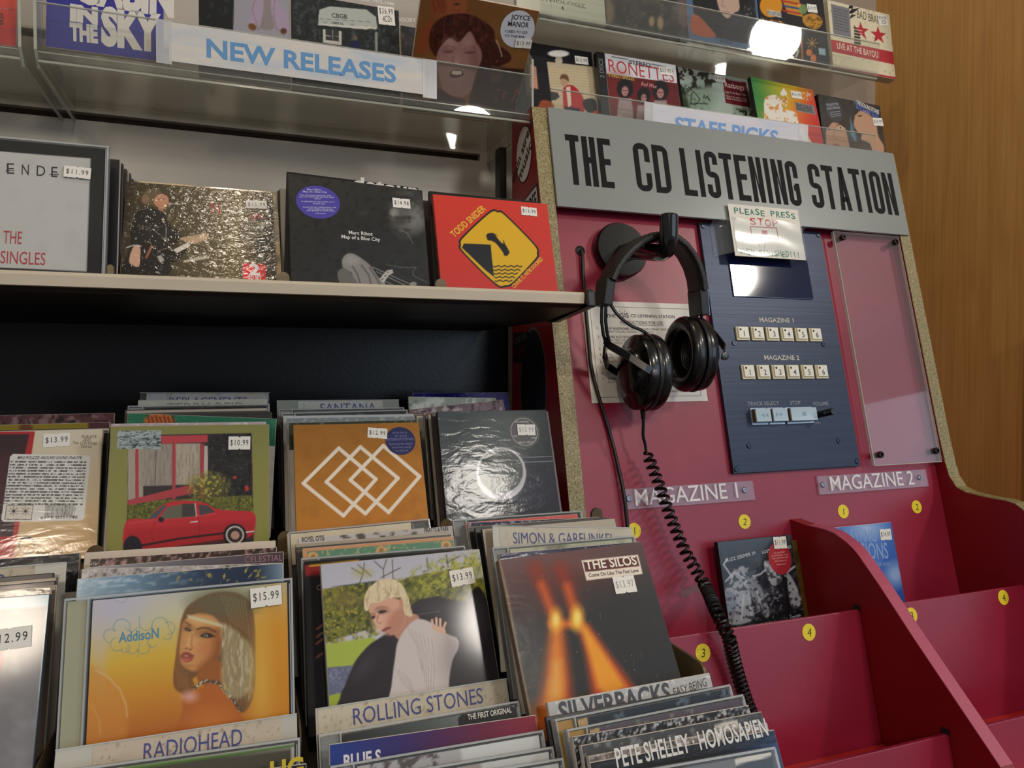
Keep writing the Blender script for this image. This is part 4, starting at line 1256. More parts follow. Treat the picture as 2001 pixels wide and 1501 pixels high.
def jewel(k, label, art_fn=None, t=0.0102, tray='54585A', group=None, n=150, origin=(0, 0, 1.0), front='303030', strip=None, cat='compact disc', rect=(0.0165, 0.0030, 0.1382, 0.1220), hinge='8A8E90', name='jewel_case'):
    M, w, h, q = pose(k, t)
    th = thing(name, label, cat, M, group)
    sc = w / 0.142
    x0, y0, x1, y1 = rect[0] * sc, rect[1], rect[2] * sc, min(rect[3], h - 0.002)
    if strip:
        y1 = strip
    MB().box(0, w, 0, t, 0, h).build('case_shell', M_CASE(), th, None, 0.0007)
    rim = MB()
    e = 0.0016
    rim.box(0.0002, w - 0.0002, 0.0012, t - 0.0003, h - e, h - 0.0002)
    rim.box(0.0002, 0.0012, 0.0006, t - 0.0003, 0.001, h - e)
    rim.box(w - e, w - 0.0002, 0.0006, t - 0.0003, 0.001, h - e)
    rim.box(x0 - 0.0028, x0 - 0.0016, 0.0004, t - 0.0006, 0.001, h - e)
    rim.box(x1 + 0.0012, x1 + 0.0018, 0.0004, 0.003, 0.004, h - 0.004)
    rim.build('case_rim', M_RIM(), th)
    MB().box(x0 - 0.0012, w - e - 0.0002, 0.0042, t - 0.0016, 0.001, h - e - 0.0006).box(0.0016, x0 - 0.0030, 0.0032, t - 0.0016, 0.001, h - e - 0.0006, 1).build('disc_tray', [mat(tray, 0.5), mat(hinge, 0.5)], th)
    art = Art(w, h, lay(q, *origin), hv=POSE[k][7], n=n, rect=(x0, y0, x1, y1))
    if art_fn:
        art_fn(art, th)
    else:
        art.fill(front)
        art.speck(24, '000000', 0.45, 0.8, 0.5, sum(map(ord, k)))
        art.speck(18, 'FFFFFF', 0.6, 0.9, 0.3, sum(map(ord, k)) + 7)
    art.mesh('booklet', P_GLOSS(), th, y=0.0018)
    return th, art

def divider(k, label, words, a=0.25, b=0.75, z=0.0085, hgt=0.0105, paper='E2DACB', lx=(0.06, 0.985), group=None, hexs='C9C7BC', th_=0.0022, ph=0.0225, dirt=0.35):
    """a plastic divider card with a lettered paper strip along its top; a and b are fractions of the width"""
    M, w, h, q = pose(k)
    th = thing('divider_card', label, 'divider card', M, group)
    MB().box(0, w, 0.0006, th_, 0, h).build('plastic_card', mat(hexs, 0.35, noise=(30, 0.05, (1, 1, 1))), th, None, 0.0004)
    art = Art(w, h, [(0, 0), (600, 0), (600, 530), (0, 530)], n=110, rect=(w * lx[0], 0.0010, w * lx[1], ph))
    art.fill(paper)
    art.speck(9, '6E5A40', 0.66, 0.80, dirt, sum(map(ord, words)))
    art.speck(50, 'C4B9A2', 0.45, 0.8, 0.5, 4)
    art.mesh('paper_strip', P_MATTE(), th, y=0.0003)
    text(th, 'divider_lettering', words, (w * a, h - 0.0010 - ph + z), (w * b, h - 0.0010 - ph + z), hgt, mat('3B3F8E', 0.5), bold=0.0, y=0.0001)
    MB().box(0.0002, w - 0.0002, -0.0003, 0.0000, h - ph - 0.004, h - 0.0003).build('clear_front', M_CASE(), th)
    MB().box(0.0, w, -0.0004, 0.0022, h - 0.0008, h).build('moulded_rim', M_RIM(), th)
    return th

# ------------------------------------------------------------------ big covers
def art_addison(c, t):
    c.lin((620, 340), (760, 1290), [(0, 'C9C9D6'), (0.22, 'D6CFA8'), (0.48, 'E2B93C'), (0.72, 'D8942A'), (1, 'C06C20')])
    c.mix(c.m_ell(1790, 800, 230, 520, 240), 'DE9420', 0.85)
    c.mix(c.m_ell(700, 420, 220, 150, 200), 'C5C4DA', 0.8)
    c.mix(c.m_ell(1500, 290, 300, 90, 130), 'A9B090', 0.8)
    c.mix(c.m_ell(640, 640, 50, 250, 70), 'D0C2C4', 0.55)
    c.poly([(570, 830), (680, 860), (790, 970), (825, 1110), (800, 1300), (540, 1300)], 'DC9440', 0.6, 40, True)
    c.line([(620, 835), (700, 880), (780, 965), (818, 1060), (826, 1140)], 8, 'F0DCC4', 0.6, 16)
    c.line([(590, 1060), (640, 1150), (650, 1250)], 8, 'E8C8A0', 0.4, 14)
    c.poly([(1190, 470), (1260, 385), (1400, 325), (1560, 335), (1645, 430), (1665, 700), (1650, 1010), (1560, 1110), (1450, 900), (1290, 870), (1170, 970), (1130, 900), (1150, 700)], '7C5834', 1, 14, True)
    c.mix(c.m_ell(1450, 400, 190, 80, 90), '6C6444', 0.9)
    c.poly([(1196, 520), (1240, 478), (1310, 464), (1400, 490), (1448, 590), (1440, 700), (1398, 778), (1338, 822), (1268, 842), (1212, 822), (1172, 778), (1160, 715), (1172, 640), (1180, 575)], 'C98446', 1, 18, True)
    fm = c.m_poly([(1196, 520), (1240, 478), (1310, 464), (1400, 490), (1448, 590), (1440, 700), (1398, 778), (1338, 822), (1268, 842), (1212, 822), (1172, 778), (1160, 715), (1172, 640), (1180, 575)], 14, True)
    c.mix(fm * c.m_ell(1255, 660, 75, 120, 110), 'E6AE70', 0.85)
    c.mix(fm * c.m_ell(1300, 510, 100, 40, 70), 'EBC080', 0.7)
    c.mix(fm * c.m_ell(1232, 800, 40, 30, 40), 'DDA066', 0.7)
    c.mix(fm * c.m_poly([(1440, 560), (1460, 760), (1330, 860), (1290, 830), (1372, 740), (1400, 640)], 60, True), '8E4E1E', 0.75)
    c.mix(fm * c.m_ell(1330, 690, 50, 40, 60), 'D07A4A', 0.45)
    c.mix(fm * c.m_ell(1345, 592, 66, 26, 40), '7A4A26', 0.55)
    c.mix(fm * c.m_ell(1222, 556, 36, 20, 30), '7A4A26', 0.55)
    c.line([(1282, 566), (1320, 556), (1360, 560), (1402, 582)], 11, '4E301A', 0.8, 12)
    c.line([(1205, 520), (1222, 528), (1238, 542)], 9, '4E301A', 0.75, 10)
    c.poly([(1308, 612), (1330, 594), (1360, 594), (1392, 612), (1362, 622), (1330, 622)], '2E1E16', 0.95, 7, True)
    c.ell(1340, 609, 15, 10, 'A6A89A', 0.9, 6)
    c.ell(1336, 608, 8, 9, '3A3A34', 1, 4)
    c.ell(1333, 604, 3, 3, 'F0F0E8', 0.9, 3)
    c.line([(1306, 610), (1338, 593), (1368, 598), (1400, 616)], 6, '1E120C', 0.9, 5)
    c.poly([(1200, 566), (1216, 556), (1240, 568), (1244, 578), (1220, 580)], '3A281C', 0.9, 7, True)
    c.ell(1216, 569, 10, 6, 'A6A89A', 0.8, 4)
    c.ell(1214, 568, 6, 6, '3A3A34', 1, 4)
    c.mix(c.m_line([(1252, 590), (1236, 640), (1222, 672)], 14, 20), 'F2C48A', 0.6)
    c.line([(1250, 600), (1244, 660), (1252, 690), (1236, 702)], 8, '9A5A2A', 0.55, 14)
    c.ell(1214, 692, 10, 5, '7A3E1E', 0.7, 8)
    c.ell(1240, 700, 9, 4, '7A3E1E', 0.7, 8)
    c.poly([(1172, 742), (1190, 720), (1212, 716), (1228, 718), (1262, 740), (1230, 744), (1200, 746)], 'A2463A', 1, 8, True)
    c.poly([(1176, 750), (1210, 750), (1258, 744), (1250, 770), (1220, 784), (1192, 776)], 'B8584A', 1, 8, True)
    c.ell(1210, 768, 20, 6, 'DE8A7A', 0.6, 8)
    c.line([(1172, 746), (1205, 748), (1262, 741)], 5, '5A1E18', 0.85, 5)
    c.ell(1212, 741, 14, 4, 'E8D0B8', 0.75, 4)
    c.mix(fm * c.m_ell(1225, 808, 30, 8, 16), '96561F', 0.35)
    c.poly([(1290, 838), (1425, 770), (1455, 930), (1310, 930)], 'A8622A', 1, 14, True)
    c.poly([(1180, 500), (1150, 700), (1128, 900), (1150, 965), (1235, 1005), (1262, 915), (1180, 820), (1165, 650)], '8A582C', 1, 12, True)
    for i in range(9):
        c.line([(1155 + 9 * i, 560 + 40 * i), (1140 + 10 * i, 800 + 15 * i), (1160 + 9 * i, 950)], 3, 'B88A50', 0.5, 5)
    c.poly([(1195, 1015), (1280, 960), (1400, 925), (1500, 1000), (1570, 1120), (1610, 1310), (1180, 1310), (1185, 1100)], 'C26A24', 1, 16, True)
    c.mix(c.m_ell(1235, 1005, 50, 36, 45), 'E8AEA6', 0.85)
    c.mix(c.m_ell(1380, 1180, 130, 90, 120), 'D88434', 0.7)
    nk = c.m_line([(1268, 950), (1330, 905), (1425, 915), (1500, 1005), (1565, 1095)], 22, 8)
    c.mix(nk, '5C4A38', 0.9)
    c.speck(9, 'F0E6CC', 0.58, 0.66, 0.9, 4, nk)
    c.poly([(1215, 478), (1450, 525), (1560, 600), (1645, 700), (1650, 900), (1580, 1010), (1480, 1000), (1440, 900), (1448, 700), (1430, 556)], 'CBC298', 0.55, 26, True)
    c.poly([(1220, 470), (1445, 535), (1455, 556), (1222, 496)], 'E6E0B8', 0.7, 10)
    vm = c.m_poly([(1445, 540), (1640, 690), (1650, 1000), (1480, 1000)], 30, True)
    c.speck(30, 'F2ECCF', 0.5, 0.8, 0.6, 9, vm, 3.0, 0.5)
    c.speck(26, '8C8664', 0.55, 0.8, 0.5, 12, vm, 3.0, 0.5)
    for i in range(8):
        c.line([(1440 + 22 * i, 340 + 6 * i), (1500 + 18 * i, 520 + 12 * i)], 3, 'CDBE8E', 0.45, 6)
    c.mix(c.m_ell(1700, 900, 60, 320, 110), 'EBC866', 0.55)
    OR = '6E95A4'
    for cx, cy, r_, a0, a1 in ((790, 555, 55, 150, 400), (715, 610, 45, 100, 330), (760, 665, 45, 40, 260), (810, 690, 30, -60, 160), (1040, 545, 55, -220, 30), (1095, 560, 42, -120, 100), (1085, 600, 34, -60, 150), (990, 655, 30, 30, 260),
                               (850, 540, 40, 20, 170), (950, 535, 40, 10, 160), (860, 685, 42, 20, 200), (930, 685, 44, -20, 170)):
        c.line([(cx + r_ * math.cos(R(a)), cy + r_ * math.sin(R(a))) for a in range(a0, a1, 18)], 5, OR, 0.75, 5)
    c.line([(905, 480), (905, 560)], 5, OR, 0.7, 5)
    c.line([(905, 650), (895, 750)], 4, OR, 0.6, 5)
    c.mix(c.m_line([(740, 380), (800, 395), (835, 355)], 5, 6), '9CA0B4', 0.6)
    text(t, 'title_lettering', 'AddisoN', c.loc((770, 655)), c.loc((1032, 622)), 0.0064, mat('3F8FC0', 0.5), bold=0.012, y=0.0016)
    price(t, c, (1735, 352), '$15.99', 0.0205, 0.0132, 2, y=-0.0001)
jewel('addison', 'clear boxed disc with orange cover of a veiled blonde woman, at lower left', art_addison, tray='1C1D20', origin=(0, 1060, 3.335), n=230, hinge='A9A88C')

def art_woman(c, t):
    c.lin((600, 180), (640, 460), [(0, 'B4B4C2'), (1, 'C2C0C8')])
    c.poly([(300, 420), (560, 378), (760, 372), (920, 330), (1330, 250), (1370, 520), (900, 560), (300, 760)], '6A6C38', 1, 12)
    band = c.m_poly([(300, 420), (560, 378), (920, 330), (1330, 250), (1370, 520), (900, 560), (660, 700), (300, 760)], 14)
    c.poly([(400, 395), (660, 360), (760, 375), (560, 400)], '565A58', 0.9, 8)
    c.speck(30, '39401F', 0.45, 0.7, 0.8, 1, band)
    c.speck(22, '96903A', 0.5, 0.75, 0.8, 5, band)
    c.speck(14, 'C0B83C', 0.62, 0.76, 0.8, 8, band)
    c.mix(c.m_ell(480, 480, 90, 60, 70), '7A6A3C', 0.6)
    tr_ = c.m_poly([(900, 300), (1050, 230), (1330, 190), (1350, 470), (1000, 460), (880, 400)], 60)
    c.speck(26, 'A9AA3C', 0.45, 0.62, 0.85, 11, tr_)
    c.speck(16, '5E6A2C', 0.55, 0.72, 0.7, 13, tr_)
    for a in ([(560, 400), (590, 320), (600, 250)], [(590, 320), (520, 280)], [(720, 380), (715, 290), (735, 230)], [(715, 290), (660, 240)], [(775, 370), (770, 230)], [(700, 340), (820, 280)], [(990, 300), (980, 220)], [(1110, 280), (1100, 200)], [(1100, 250), (1180, 210)], [(640, 330), (560, 260)]):
        c.line(a, 6, '5A4E44', 0.85, 5)
    c.mix(c.m_ell(590, 310, 50, 25, 40), 'A59C40', 0.5)
    c.poly([(340, 752), (655, 703), (700, 760), (540, 890), (340, 892)], 'A7B84C', 1, 10)
    c.poly([(350, 890), (525, 875), (475, 1045), (360, 1070)], '666C86', 1, 8)
    c.speck(18, '9A9EB4', 0.5, 0.75, 0.6, 14, c.m_poly([(350, 890), (525, 875), (475, 1045), (360, 1070)], 8))
    c.poly([(360, 1065), (460, 1042), (450, 1260), (350, 1300)], '9FAE3E', 1, 8)
    c.poly([(690, 710), (760, 670), (860, 640), (872, 540), (930, 480), (1060, 458), (1200, 490), (1330, 445), (1560, 1300), (400, 1400), (450, 1080), (480, 1000), (540, 860), (620, 760)], '2B262C', 1, 12, True)
    c.mix(c.m_ell(1240, 600, 80, 130, 110), '625E66', 0.7)
    c.mix(c.m_ell(1010, 520, 120, 40, 60), '3E3A42', 0.8)
    c.mix(c.m_ell(600, 880, 90, 40, 70, -50), '45404A', 0.7)
    c.line([(900, 570), (1060, 545)], 6, '77727A', 0.6, 6)
    c.poly([(780, 640), (880, 560), (935, 600), (815, 715)], 'BE8A74', 1, 8, True)
    c.poly([(905, 600), (1000, 610), (1100, 680), (1165, 712), (1172, 770), (1135, 850), (1115, 1000), (1130, 1200), (740, 1260), (765, 1000), (785, 840), (810, 715)], 'CDC3C0', 1, 10, True)
    sw = c.m_poly([(905, 600), (1000, 610), (1100, 680), (1165, 712), (1172, 770), (1135, 850), (1115, 1000), (1130, 1200), (740, 1260), (765, 1000), (785, 840), (810, 715)], 10, True)
    c.mix(sw * c.m_ell(1120, 820, 70, 160, 90), 'A79C9C', 0.7)
    for i in range(7):
        c.mix(sw * c.m_line([(860 + 25 * i, 640 + 12 * i), (920 + 18 * i, 760 + 25 * i), (950 + 10 * i, 900 + 40 * i)], 3, 4), '8A807E', 0.55)
    for i in range(5):
        c.mix(sw * c.m_line([(790 + 10 * i, 900 + 20 * i), (850 + 12 * i, 930 + 30 * i), (900 + 8 * i, 1000 + 40 * i)], 3, 4), '8A807E', 0.5)
    c.poly([(628, 520), (690, 470), (800, 470), (852, 540), (838, 640), (775, 690), (720, 668), (680, 640), (648, 590)], 'D8A58E', 1, 8, True)
    c.mix(c.m_ell(690, 600, 40, 60, 50), 'E2B29C', 0.8)
    c.mix(c.m_poly([(770, 560), (850, 520), (838, 640), (775, 690), (730, 675)], 30, True), 'B07A66', 0.7)
    c.mix(c.m_ell(708, 540, 40, 20, 26), '8E6252', 0.65)
    c.mix(c.m_ell(654, 576, 26, 16, 20), '8E6252', 0.65)
    c.poly([(682, 552), (702, 540), (724, 540), (738, 546), (716, 556), (698, 560)], '34282A', 0.95, 5, True)
    c.poly([(640, 586), (652, 574), (668, 576), (664, 586), (650, 592)], '34282A', 0.9, 5, True)
    c.line([(672, 530), (700, 516), (738, 520)], 6, '8A6A50', 0.6, 8)
    c.line([(636, 560), (656, 558)], 5, '8A6A50', 0.5, 6)
    c.mix(c.m_line([(678, 560), (664, 600)], 10, 14), 'EABCA6', 0.7)
    c.line([(684, 566), (676, 606), (694, 622), (704, 612)], 6, 'A06E5C', 0.65, 9)
    c.mix(c.m_ell(760, 610, 30, 40, 50), 'C8806C', 0.4)
    c.poly([(706, 664), (724, 646), (744, 640), (764, 646), (740, 660), (722, 672)], '9A5650', 0.9, 6, True)
    c.line([(708, 662), (738, 650), (762, 646)], 4, '5A2A2A', 0.8, 4)
    c.mix(c.m_ell(735, 684, 20, 8, 16), 'B07A66', 0.5)
    c.ell(828, 492, 17, 32, 'CB8E76', 1, 7)
    c.poly([(598, 530), (606, 440), (655, 378), (740, 345), (822, 375), (862, 450), (882, 520), (892, 575), (846, 560), (830, 470), (800, 462), (740, 470), (690, 490), (640, 500), (622, 540)], 'DDCBA6', 1, 7, True)
    hm_ = c.m_poly([(598, 530), (606, 440), (655, 378), (740, 345), (822, 375), (862, 450), (882, 520), (892, 575), (846, 560), (830, 470), (740, 470), (640, 500), (622, 540)], 7, True)
    c.speck(22, 'A58C5E', 0.5, 0.8, 0.7, 3, hm_, 2.2, 0.6)
    c.speck(18, 'F2E6CC', 0.55, 0.8, 0.7, 6, hm_, 2.2, 0.6)
    for a in ([(1020, 645), (1012, 600)], [(1040, 635), (1038, 588)], [(1062, 640), (1062, 594)], [(1080, 652), (1094, 616)]):
        c.line(a, 15, 'E0B49E', 1, 5)
    c.poly([(1010, 640), (1085, 645), (1092, 685), (1040, 668)], 'DCAE98', 1, 6, True)
    price(t, c, (1195, 338), '$13.99', 0.0200, 0.0130, 4)
sleeve('woman', 'disc cover of a short haired blonde woman leaning on a dark horse', art_woman, t=0.008, edge='B9B4AA', pm=P_GLOSS(), n=210, origin=(520, 1020, 3.12))

def art_silos(c, t):
    c.lin((560, 250), (700, 640), [(0, '6A5456'), (0.5, '4E3432'), (1, '2A2A2C')])
    c.mix(c.m_ell(560, 360, 220, 90, 160), '6A2E28', 0.7)
    c.mix(c.m_ell(560, 330, 330, 60, 90), '806A6C', 0.35)
    c.line([(420, 380), (470, 500), (525, 640)], 62, '97301A', 0.9, 80)
    c.line([(560, 380), (610, 500), (650, 640)], 62, '97301A', 0.9, 80)
    c.line([(455, 470), (525, 650)], 34, 'E0641E', 0.9, 50)
    c.line([(600, 480), (650, 650)], 34, 'E0641E', 0.9, 50)
    c.poly([(505, 690), (575, 690), (620, 1000), (640, 1260), (420, 1260), (470, 1000)], 'C24A18', 0.9, 70)
    c.poly([(655, 690), (720, 690), (840, 860), (990, 1060), (900, 1200), (740, 1090), (700, 850)], 'C8481A', 0.95, 50)
    c.poly([(518, 700), (560, 700), (590, 1000), (590, 1260), (450, 1260), (495, 1000)], 'EE8A22', 0.85, 60)
    c.poly([(672, 700), (708, 700), (820, 870), (930, 1040), (840, 1100), (770, 1050), (720, 860)], 'F4A424', 0.95, 40)
    c.poly([(525, 900), (560, 900), (580, 1200), (480, 1200)], 'F6C860', 0.55, 60)
    c.line([(520, 690), (670, 690)], 46, 'E8701E', 0.95, 46)
    c.ell(536, 668, 32, 56, 'FFC436', 1, 46)
    c.ell(655, 658, 34, 62, 'FFCB3C', 1, 46)
    c.ell(536, 668, 14, 28, 'FFE88A', 0.9, 26)
    c.ell(656, 656, 15, 34, 'FFE88A', 0.9, 26)
    c.mix(c.m_ell(430, 1000, 90, 260, 160), 'C8B8A8', 0.25)
    c.mix(c.m_ell(640, 1270, 330, 120, 150), 'C8641E', 0.75)
    for i in range(14):
        rnd = random.Random(i)
        x, y = rnd.uniform(300, 1150), rnd.uniform(350, 1000)
        c.line([(x, y), (x + rnd.uniform(-14, 14), y + rnd.uniform(20, 90))], 2, 'C8C4C0', 0.35, 3)
    c.speck(3, 'D8D4CC', 0.86, 0.90, 0.6, 5)  # white dots: glints of the crinkled film put into the print colour
    c.mix(c.m_line([(215, 330), (260, 520), (330, 900), (390, 1190)], 18, 10), 'A08868', 0.6)
    c.poly([(680, 333), (998, 300), (1025, 408), (708, 445)], 'F0E0CE', 1, 4)
    c.poly([(690, 341), (990, 310), (1006, 364), (702, 398)], '5E2A28', 1, 3)
    text(t, 'title_lettering', 'THE SILOS', c.loc((706, 384)), c.loc((994, 354)), 0.0072, mat('F2E6D6', 0.5), bold=0.022)
    text(t, 'title_lettering', 'Come On Like The Fast Lane', c.loc((722, 426)), c.loc((1003, 396)), 0.0028, mat('2A1A18', 0.5), bold=0.016)
    price(t, c, (922, 468), '$13.97', 0.0200, 0.0135, -2, ink=mat('A9A49E', 0.7))
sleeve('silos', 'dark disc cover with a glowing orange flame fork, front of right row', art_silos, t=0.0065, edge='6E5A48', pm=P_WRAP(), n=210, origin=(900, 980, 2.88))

def art_orange(c, t):
    c.lin((400, 250), (560, 860), [(0, 'A26C2C'), (0.45, 'AE742E'), (1, 'C27E30')])
    c.speck(60, '8E5A22', 0.5, 0.9, 0.35, 2)
    for pts in ([(282, 620), (492, 412), (712, 596), (520, 812)], [(418, 612), (620, 405), (842, 590), (650, 800)], [(560, 600), (755, 398), (970, 580), (787, 792)]):
        for i in range(4):
            c.line([pts[i], pts[(i + 1) % 4]], 21, 'EFE4D2', 1, 4)
    price(t, c, (720, 325), '$12.99', 0.0200, 0.0115, -6)
    round_sticker(t, c, (857, 370), 0.0156, 0.0156, '20255A', (('INTERNATIONAL', -0.92, 0.92, 0.02, 0.20), ('the final album by', -0.5, 0.5, 0.52, 0.15), ('the group', -0.35, 0.45, 0.30, 0.16), ('featuring the singles', -0.8, 0.8, -0.28, 0.15), ('and more songs', -0.62, 0.66, -0.52, 0.15), ('on vinyl too', -0.4, 0.45, -0.76, 0.14)), '7F83B8')
sleeve('orange', 'ochre orange disc cover with three interlocked white diamonds', art_orange, t=0.006, edge='A9824E', pm=P_WRAP(), n=190, origin=(500, 740, 3.03))

def art_eclipse(c, t):
    c.lin((420, 300), (1400, 1200), [(0, '3E484C'), (0.5, '343C3E'), (1, '1A1E28')])
    c.mix(c.m_ell(980, 520, 300, 330, 300), '6E7674', 0.55)
    c.mix(c.m_ell(1300, 1000, 260, 240, 250), '22263A', 0.8)
    for a in ([(385, 711), (760, 711)], [(385, 783), (745, 768)], [(1135, 698), (1460, 690)], [(1165, 745), (1465, 734)]):
        c.line(a, 5, 'A8B2B6', 0.85, 5)
    c.ell(965, 852, 236, 250, 'DAD6DE', 1, 14)
    c.ell(962, 826, 209, 208, '474F4E', 1, 14)
    c.mix(c.m_ell(980, 860, 170, 150, 160), '59615E', 0.7)
    round_sticker(t, c, (1183, 456), 0.0185, 0.0185, '0E0E12', (('the smashing', -0.55, 0.35, 0.56, 0.16), ('aghori mhori', -0.5, 0.5, -0.72, 0.16), ('mei', 0.42, 0.70, -0.45, 0.15), ('new', -0.72, -0.45, -0.30, 0.15)), 'C8C8CC', 'B8B8BC')
    price(t, c, (1200, 440), '$12.99', 0.0210, 0.0125, -2, y=-0.0012, ink=mat('A9A9B4', 0.7))
sleeve('pumpkins', 'charcoal disc cover in crinkled film with a pale eclipse ring', art_eclipse, t=0.006, edge='1A1A1E', pm=P_WRAPX(), n=190, origin=(780, 750, 4.8425))

def art_car(c, t):
    c.lin((800, 320), (850, 1200), [(0, '86864C'), (1, '96944E')])
    ph = c.m_poly([(895, 500), (940, 385), (1755, 380), (1770, 1190), (885, 1290)], 4)
    c.mix(c.m_poly([(895, 395), (1755, 380), (1775, 1280), (885, 1290)], 4), '3A3232', 1)
    c.poly([(895, 480), (1000, 470), (1000, 870), (893, 880)], 'A8A090', 1, 5)
    c.poly([(985, 460), (1205, 455), (1205, 745), (985, 750)], 'A2988C', 1, 5)
    c.poly([(1222, 455), (1397, 452), (1397, 740), (1222, 742)], 'B6AA98', 1, 5)
    cm = c.m_poly([(985, 460), (1397, 452), (1397, 740), (985, 750)], 4)
    c.speck(18, '7A7068', 0.45, 0.8, 0.6, 3, cm, 2.5, 0.3)
    c.line([(1090, 500), (1085, 740)], 8, '5A5250', 0.8, 5)
    c.poly([(1425, 470), (1452, 470), (1452, 700), (1425, 705)], 'C0B8AE', 1, 4)
    c.poly([(1125, 400), (1490, 392), (1482, 442), (1130, 455)], 'C0424C', 1, 4)
    for x in (945, 1203, 1400):
        c.poly([(x, 455), (x + 24, 455), (x + 24, 840), (x, 850)], 'B23E48', 1, 4)
    c.poly([(893, 850), (1210, 770), (1360, 735), (1360, 800), (893, 890)], 'B4444C', 1, 6)
    c.poly([(1450, 388), (1756, 382), (1764, 830), (1455, 830)], '2C282C', 1, 6)
    dm = c.m_poly([(1455, 388), (1756, 382), (1764, 830), (1455, 830)], 6)
    c.speck(26, '161418', 0.45, 0.7, 0.8, 8, dm)
    c.speck(15, '5A6048', 0.62, 0.75, 0.5, 9, dm)
    c.ell(1640, 690, 14, 10, 'C23A30', 1, 5)
    c.ell(1722, 765, 14, 20, 'C23A30', 1, 5)
    pm_ = c.m_ell(1455, 755, 140, 95, 50)
    c.mix(pm_, '6E6C34', 0.7)
    c.speck(16, 'BDB356', 0.5, 0.68, 0.9, 21, pm_)
    hd = c.m_poly([(890, 885), (1100, 850), (1400, 835), (1766, 812), (1770, 940), (885, 1000)], 10)
    c.mix(hd, '686A32', 1)
    c.speck(14, '3E4220', 0.48, 0.7, 0.8, 31, hd)
    c.speck(11, 'A09A44', 0.58, 0.74, 0.8, 34, hd)
    c.poly([(880, 1000), (1040, 978), (1090, 915), (1180, 864), (1290, 852), (1420, 866), (1510, 908), (1620, 922), (1772, 938), (1775, 1060), (1725, 1110), (1560, 1120), (1400, 1145), (1100, 1190), (880, 1230)], 'C8323A', 1, 5, True)
    c.mix(c.m_poly([(880, 1060), (1300, 1030), (1560, 1000), (1770, 1000), (1775, 1100), (880, 1240)], 40), 'A8242C', 0.5)
    c.line([(900, 1010), (1100, 985), (1500, 945)], 10, 'E0606A', 0.5, 12)
    c.poly([(1108, 985), (1165, 900), (1270, 876), (1360, 872), (1368, 962)], '6A6A58', 1, 4)
    c.poly([(1272, 876), (1358, 874), (1366, 960), (1270, 970)], '3E3A3C', 0.8, 5)
    c.poly([(1385, 880), (1455, 888), (1500, 930), (1396, 955)], '4C4C50', 1, 4)
    c.line([(1362, 872), (1372, 962)], 7, 'CFC8C4', 1, 4)
    c.poly([(1028, 980), (1138, 884), (1168, 886), (1090, 975)], '565660', 1, 4)
    c.ell(1125, 985, 20, 18, '2A2430', 1, 5)
    c.line([(1085, 1000), (1060, 1060), (1065, 1160)], 3, '8A1E26', 0.8, 4)
    c.line([(1385, 965), (1395, 1050), (1380, 1140)], 3, '8A1E26', 0.8, 4)
    c.line([(1330, 1003), (1378, 998)], 8, 'E0D8D4', 1, 4)
    c.line([(960, 1172), (1250, 1118), (1560, 1080)], 15, '3A2026', 1, 5)
    c.ell(1640, 1092, 82, 80, '2A2224', 1, 6)
    c.ell(1640, 1092, 63, 63, 'E2DCD6', 1, 5)
    c.ell(1640, 1092, 53, 53, '3A2E2C', 1, 5)
    c.ell(1642, 1094, 30, 30, 'C09A8A', 1, 6)
    c.ell(925, 1180, 66, 82, '26242E', 1, 6)
    c.line([(1720, 1072), (1770, 1066)], 9, 'E6E2DE', 1, 4)
    c.poly([(880, 1215), (1770, 1140), (1775, 1290), (880, 1300)], '4A4644', 0.9, 8)
    c.poly([(820, 366), (1128, 360), (1122, 492), (820, 490)], 'A5B6B6', 1, 4)
    sm_ = c.m_poly([(820, 366), (1128, 360), (1122, 492), (820, 490)], 4)
    c.speck(12, '2E3A40', 0.55, 0.66, 0.9, 44, sm_, 0.5, 2.2)
    text(t, 'sticker_lettering', 'The Birds Peeks In Purple', c.loc((860, 436)), c.loc((1110, 430)), 0.0026, mat('3A4448', 0.5))
    text(t, 'sticker_lettering', 'The Train That Carries You Home', c.loc((830, 470)), c.loc((1112, 464)), 0.0024, mat('3A4448', 0.5))
    price(t, c, (1672, 450), '$10.99', 0.0195, 0.0125, -1)
sleeve('car', 'olive bordered disc cover with a photo of a red coupe outside a house', art_car, t=0.007, edge='A89A7A', pm=P_WRAP(), n=210, origin=(0, 740, 3.573))

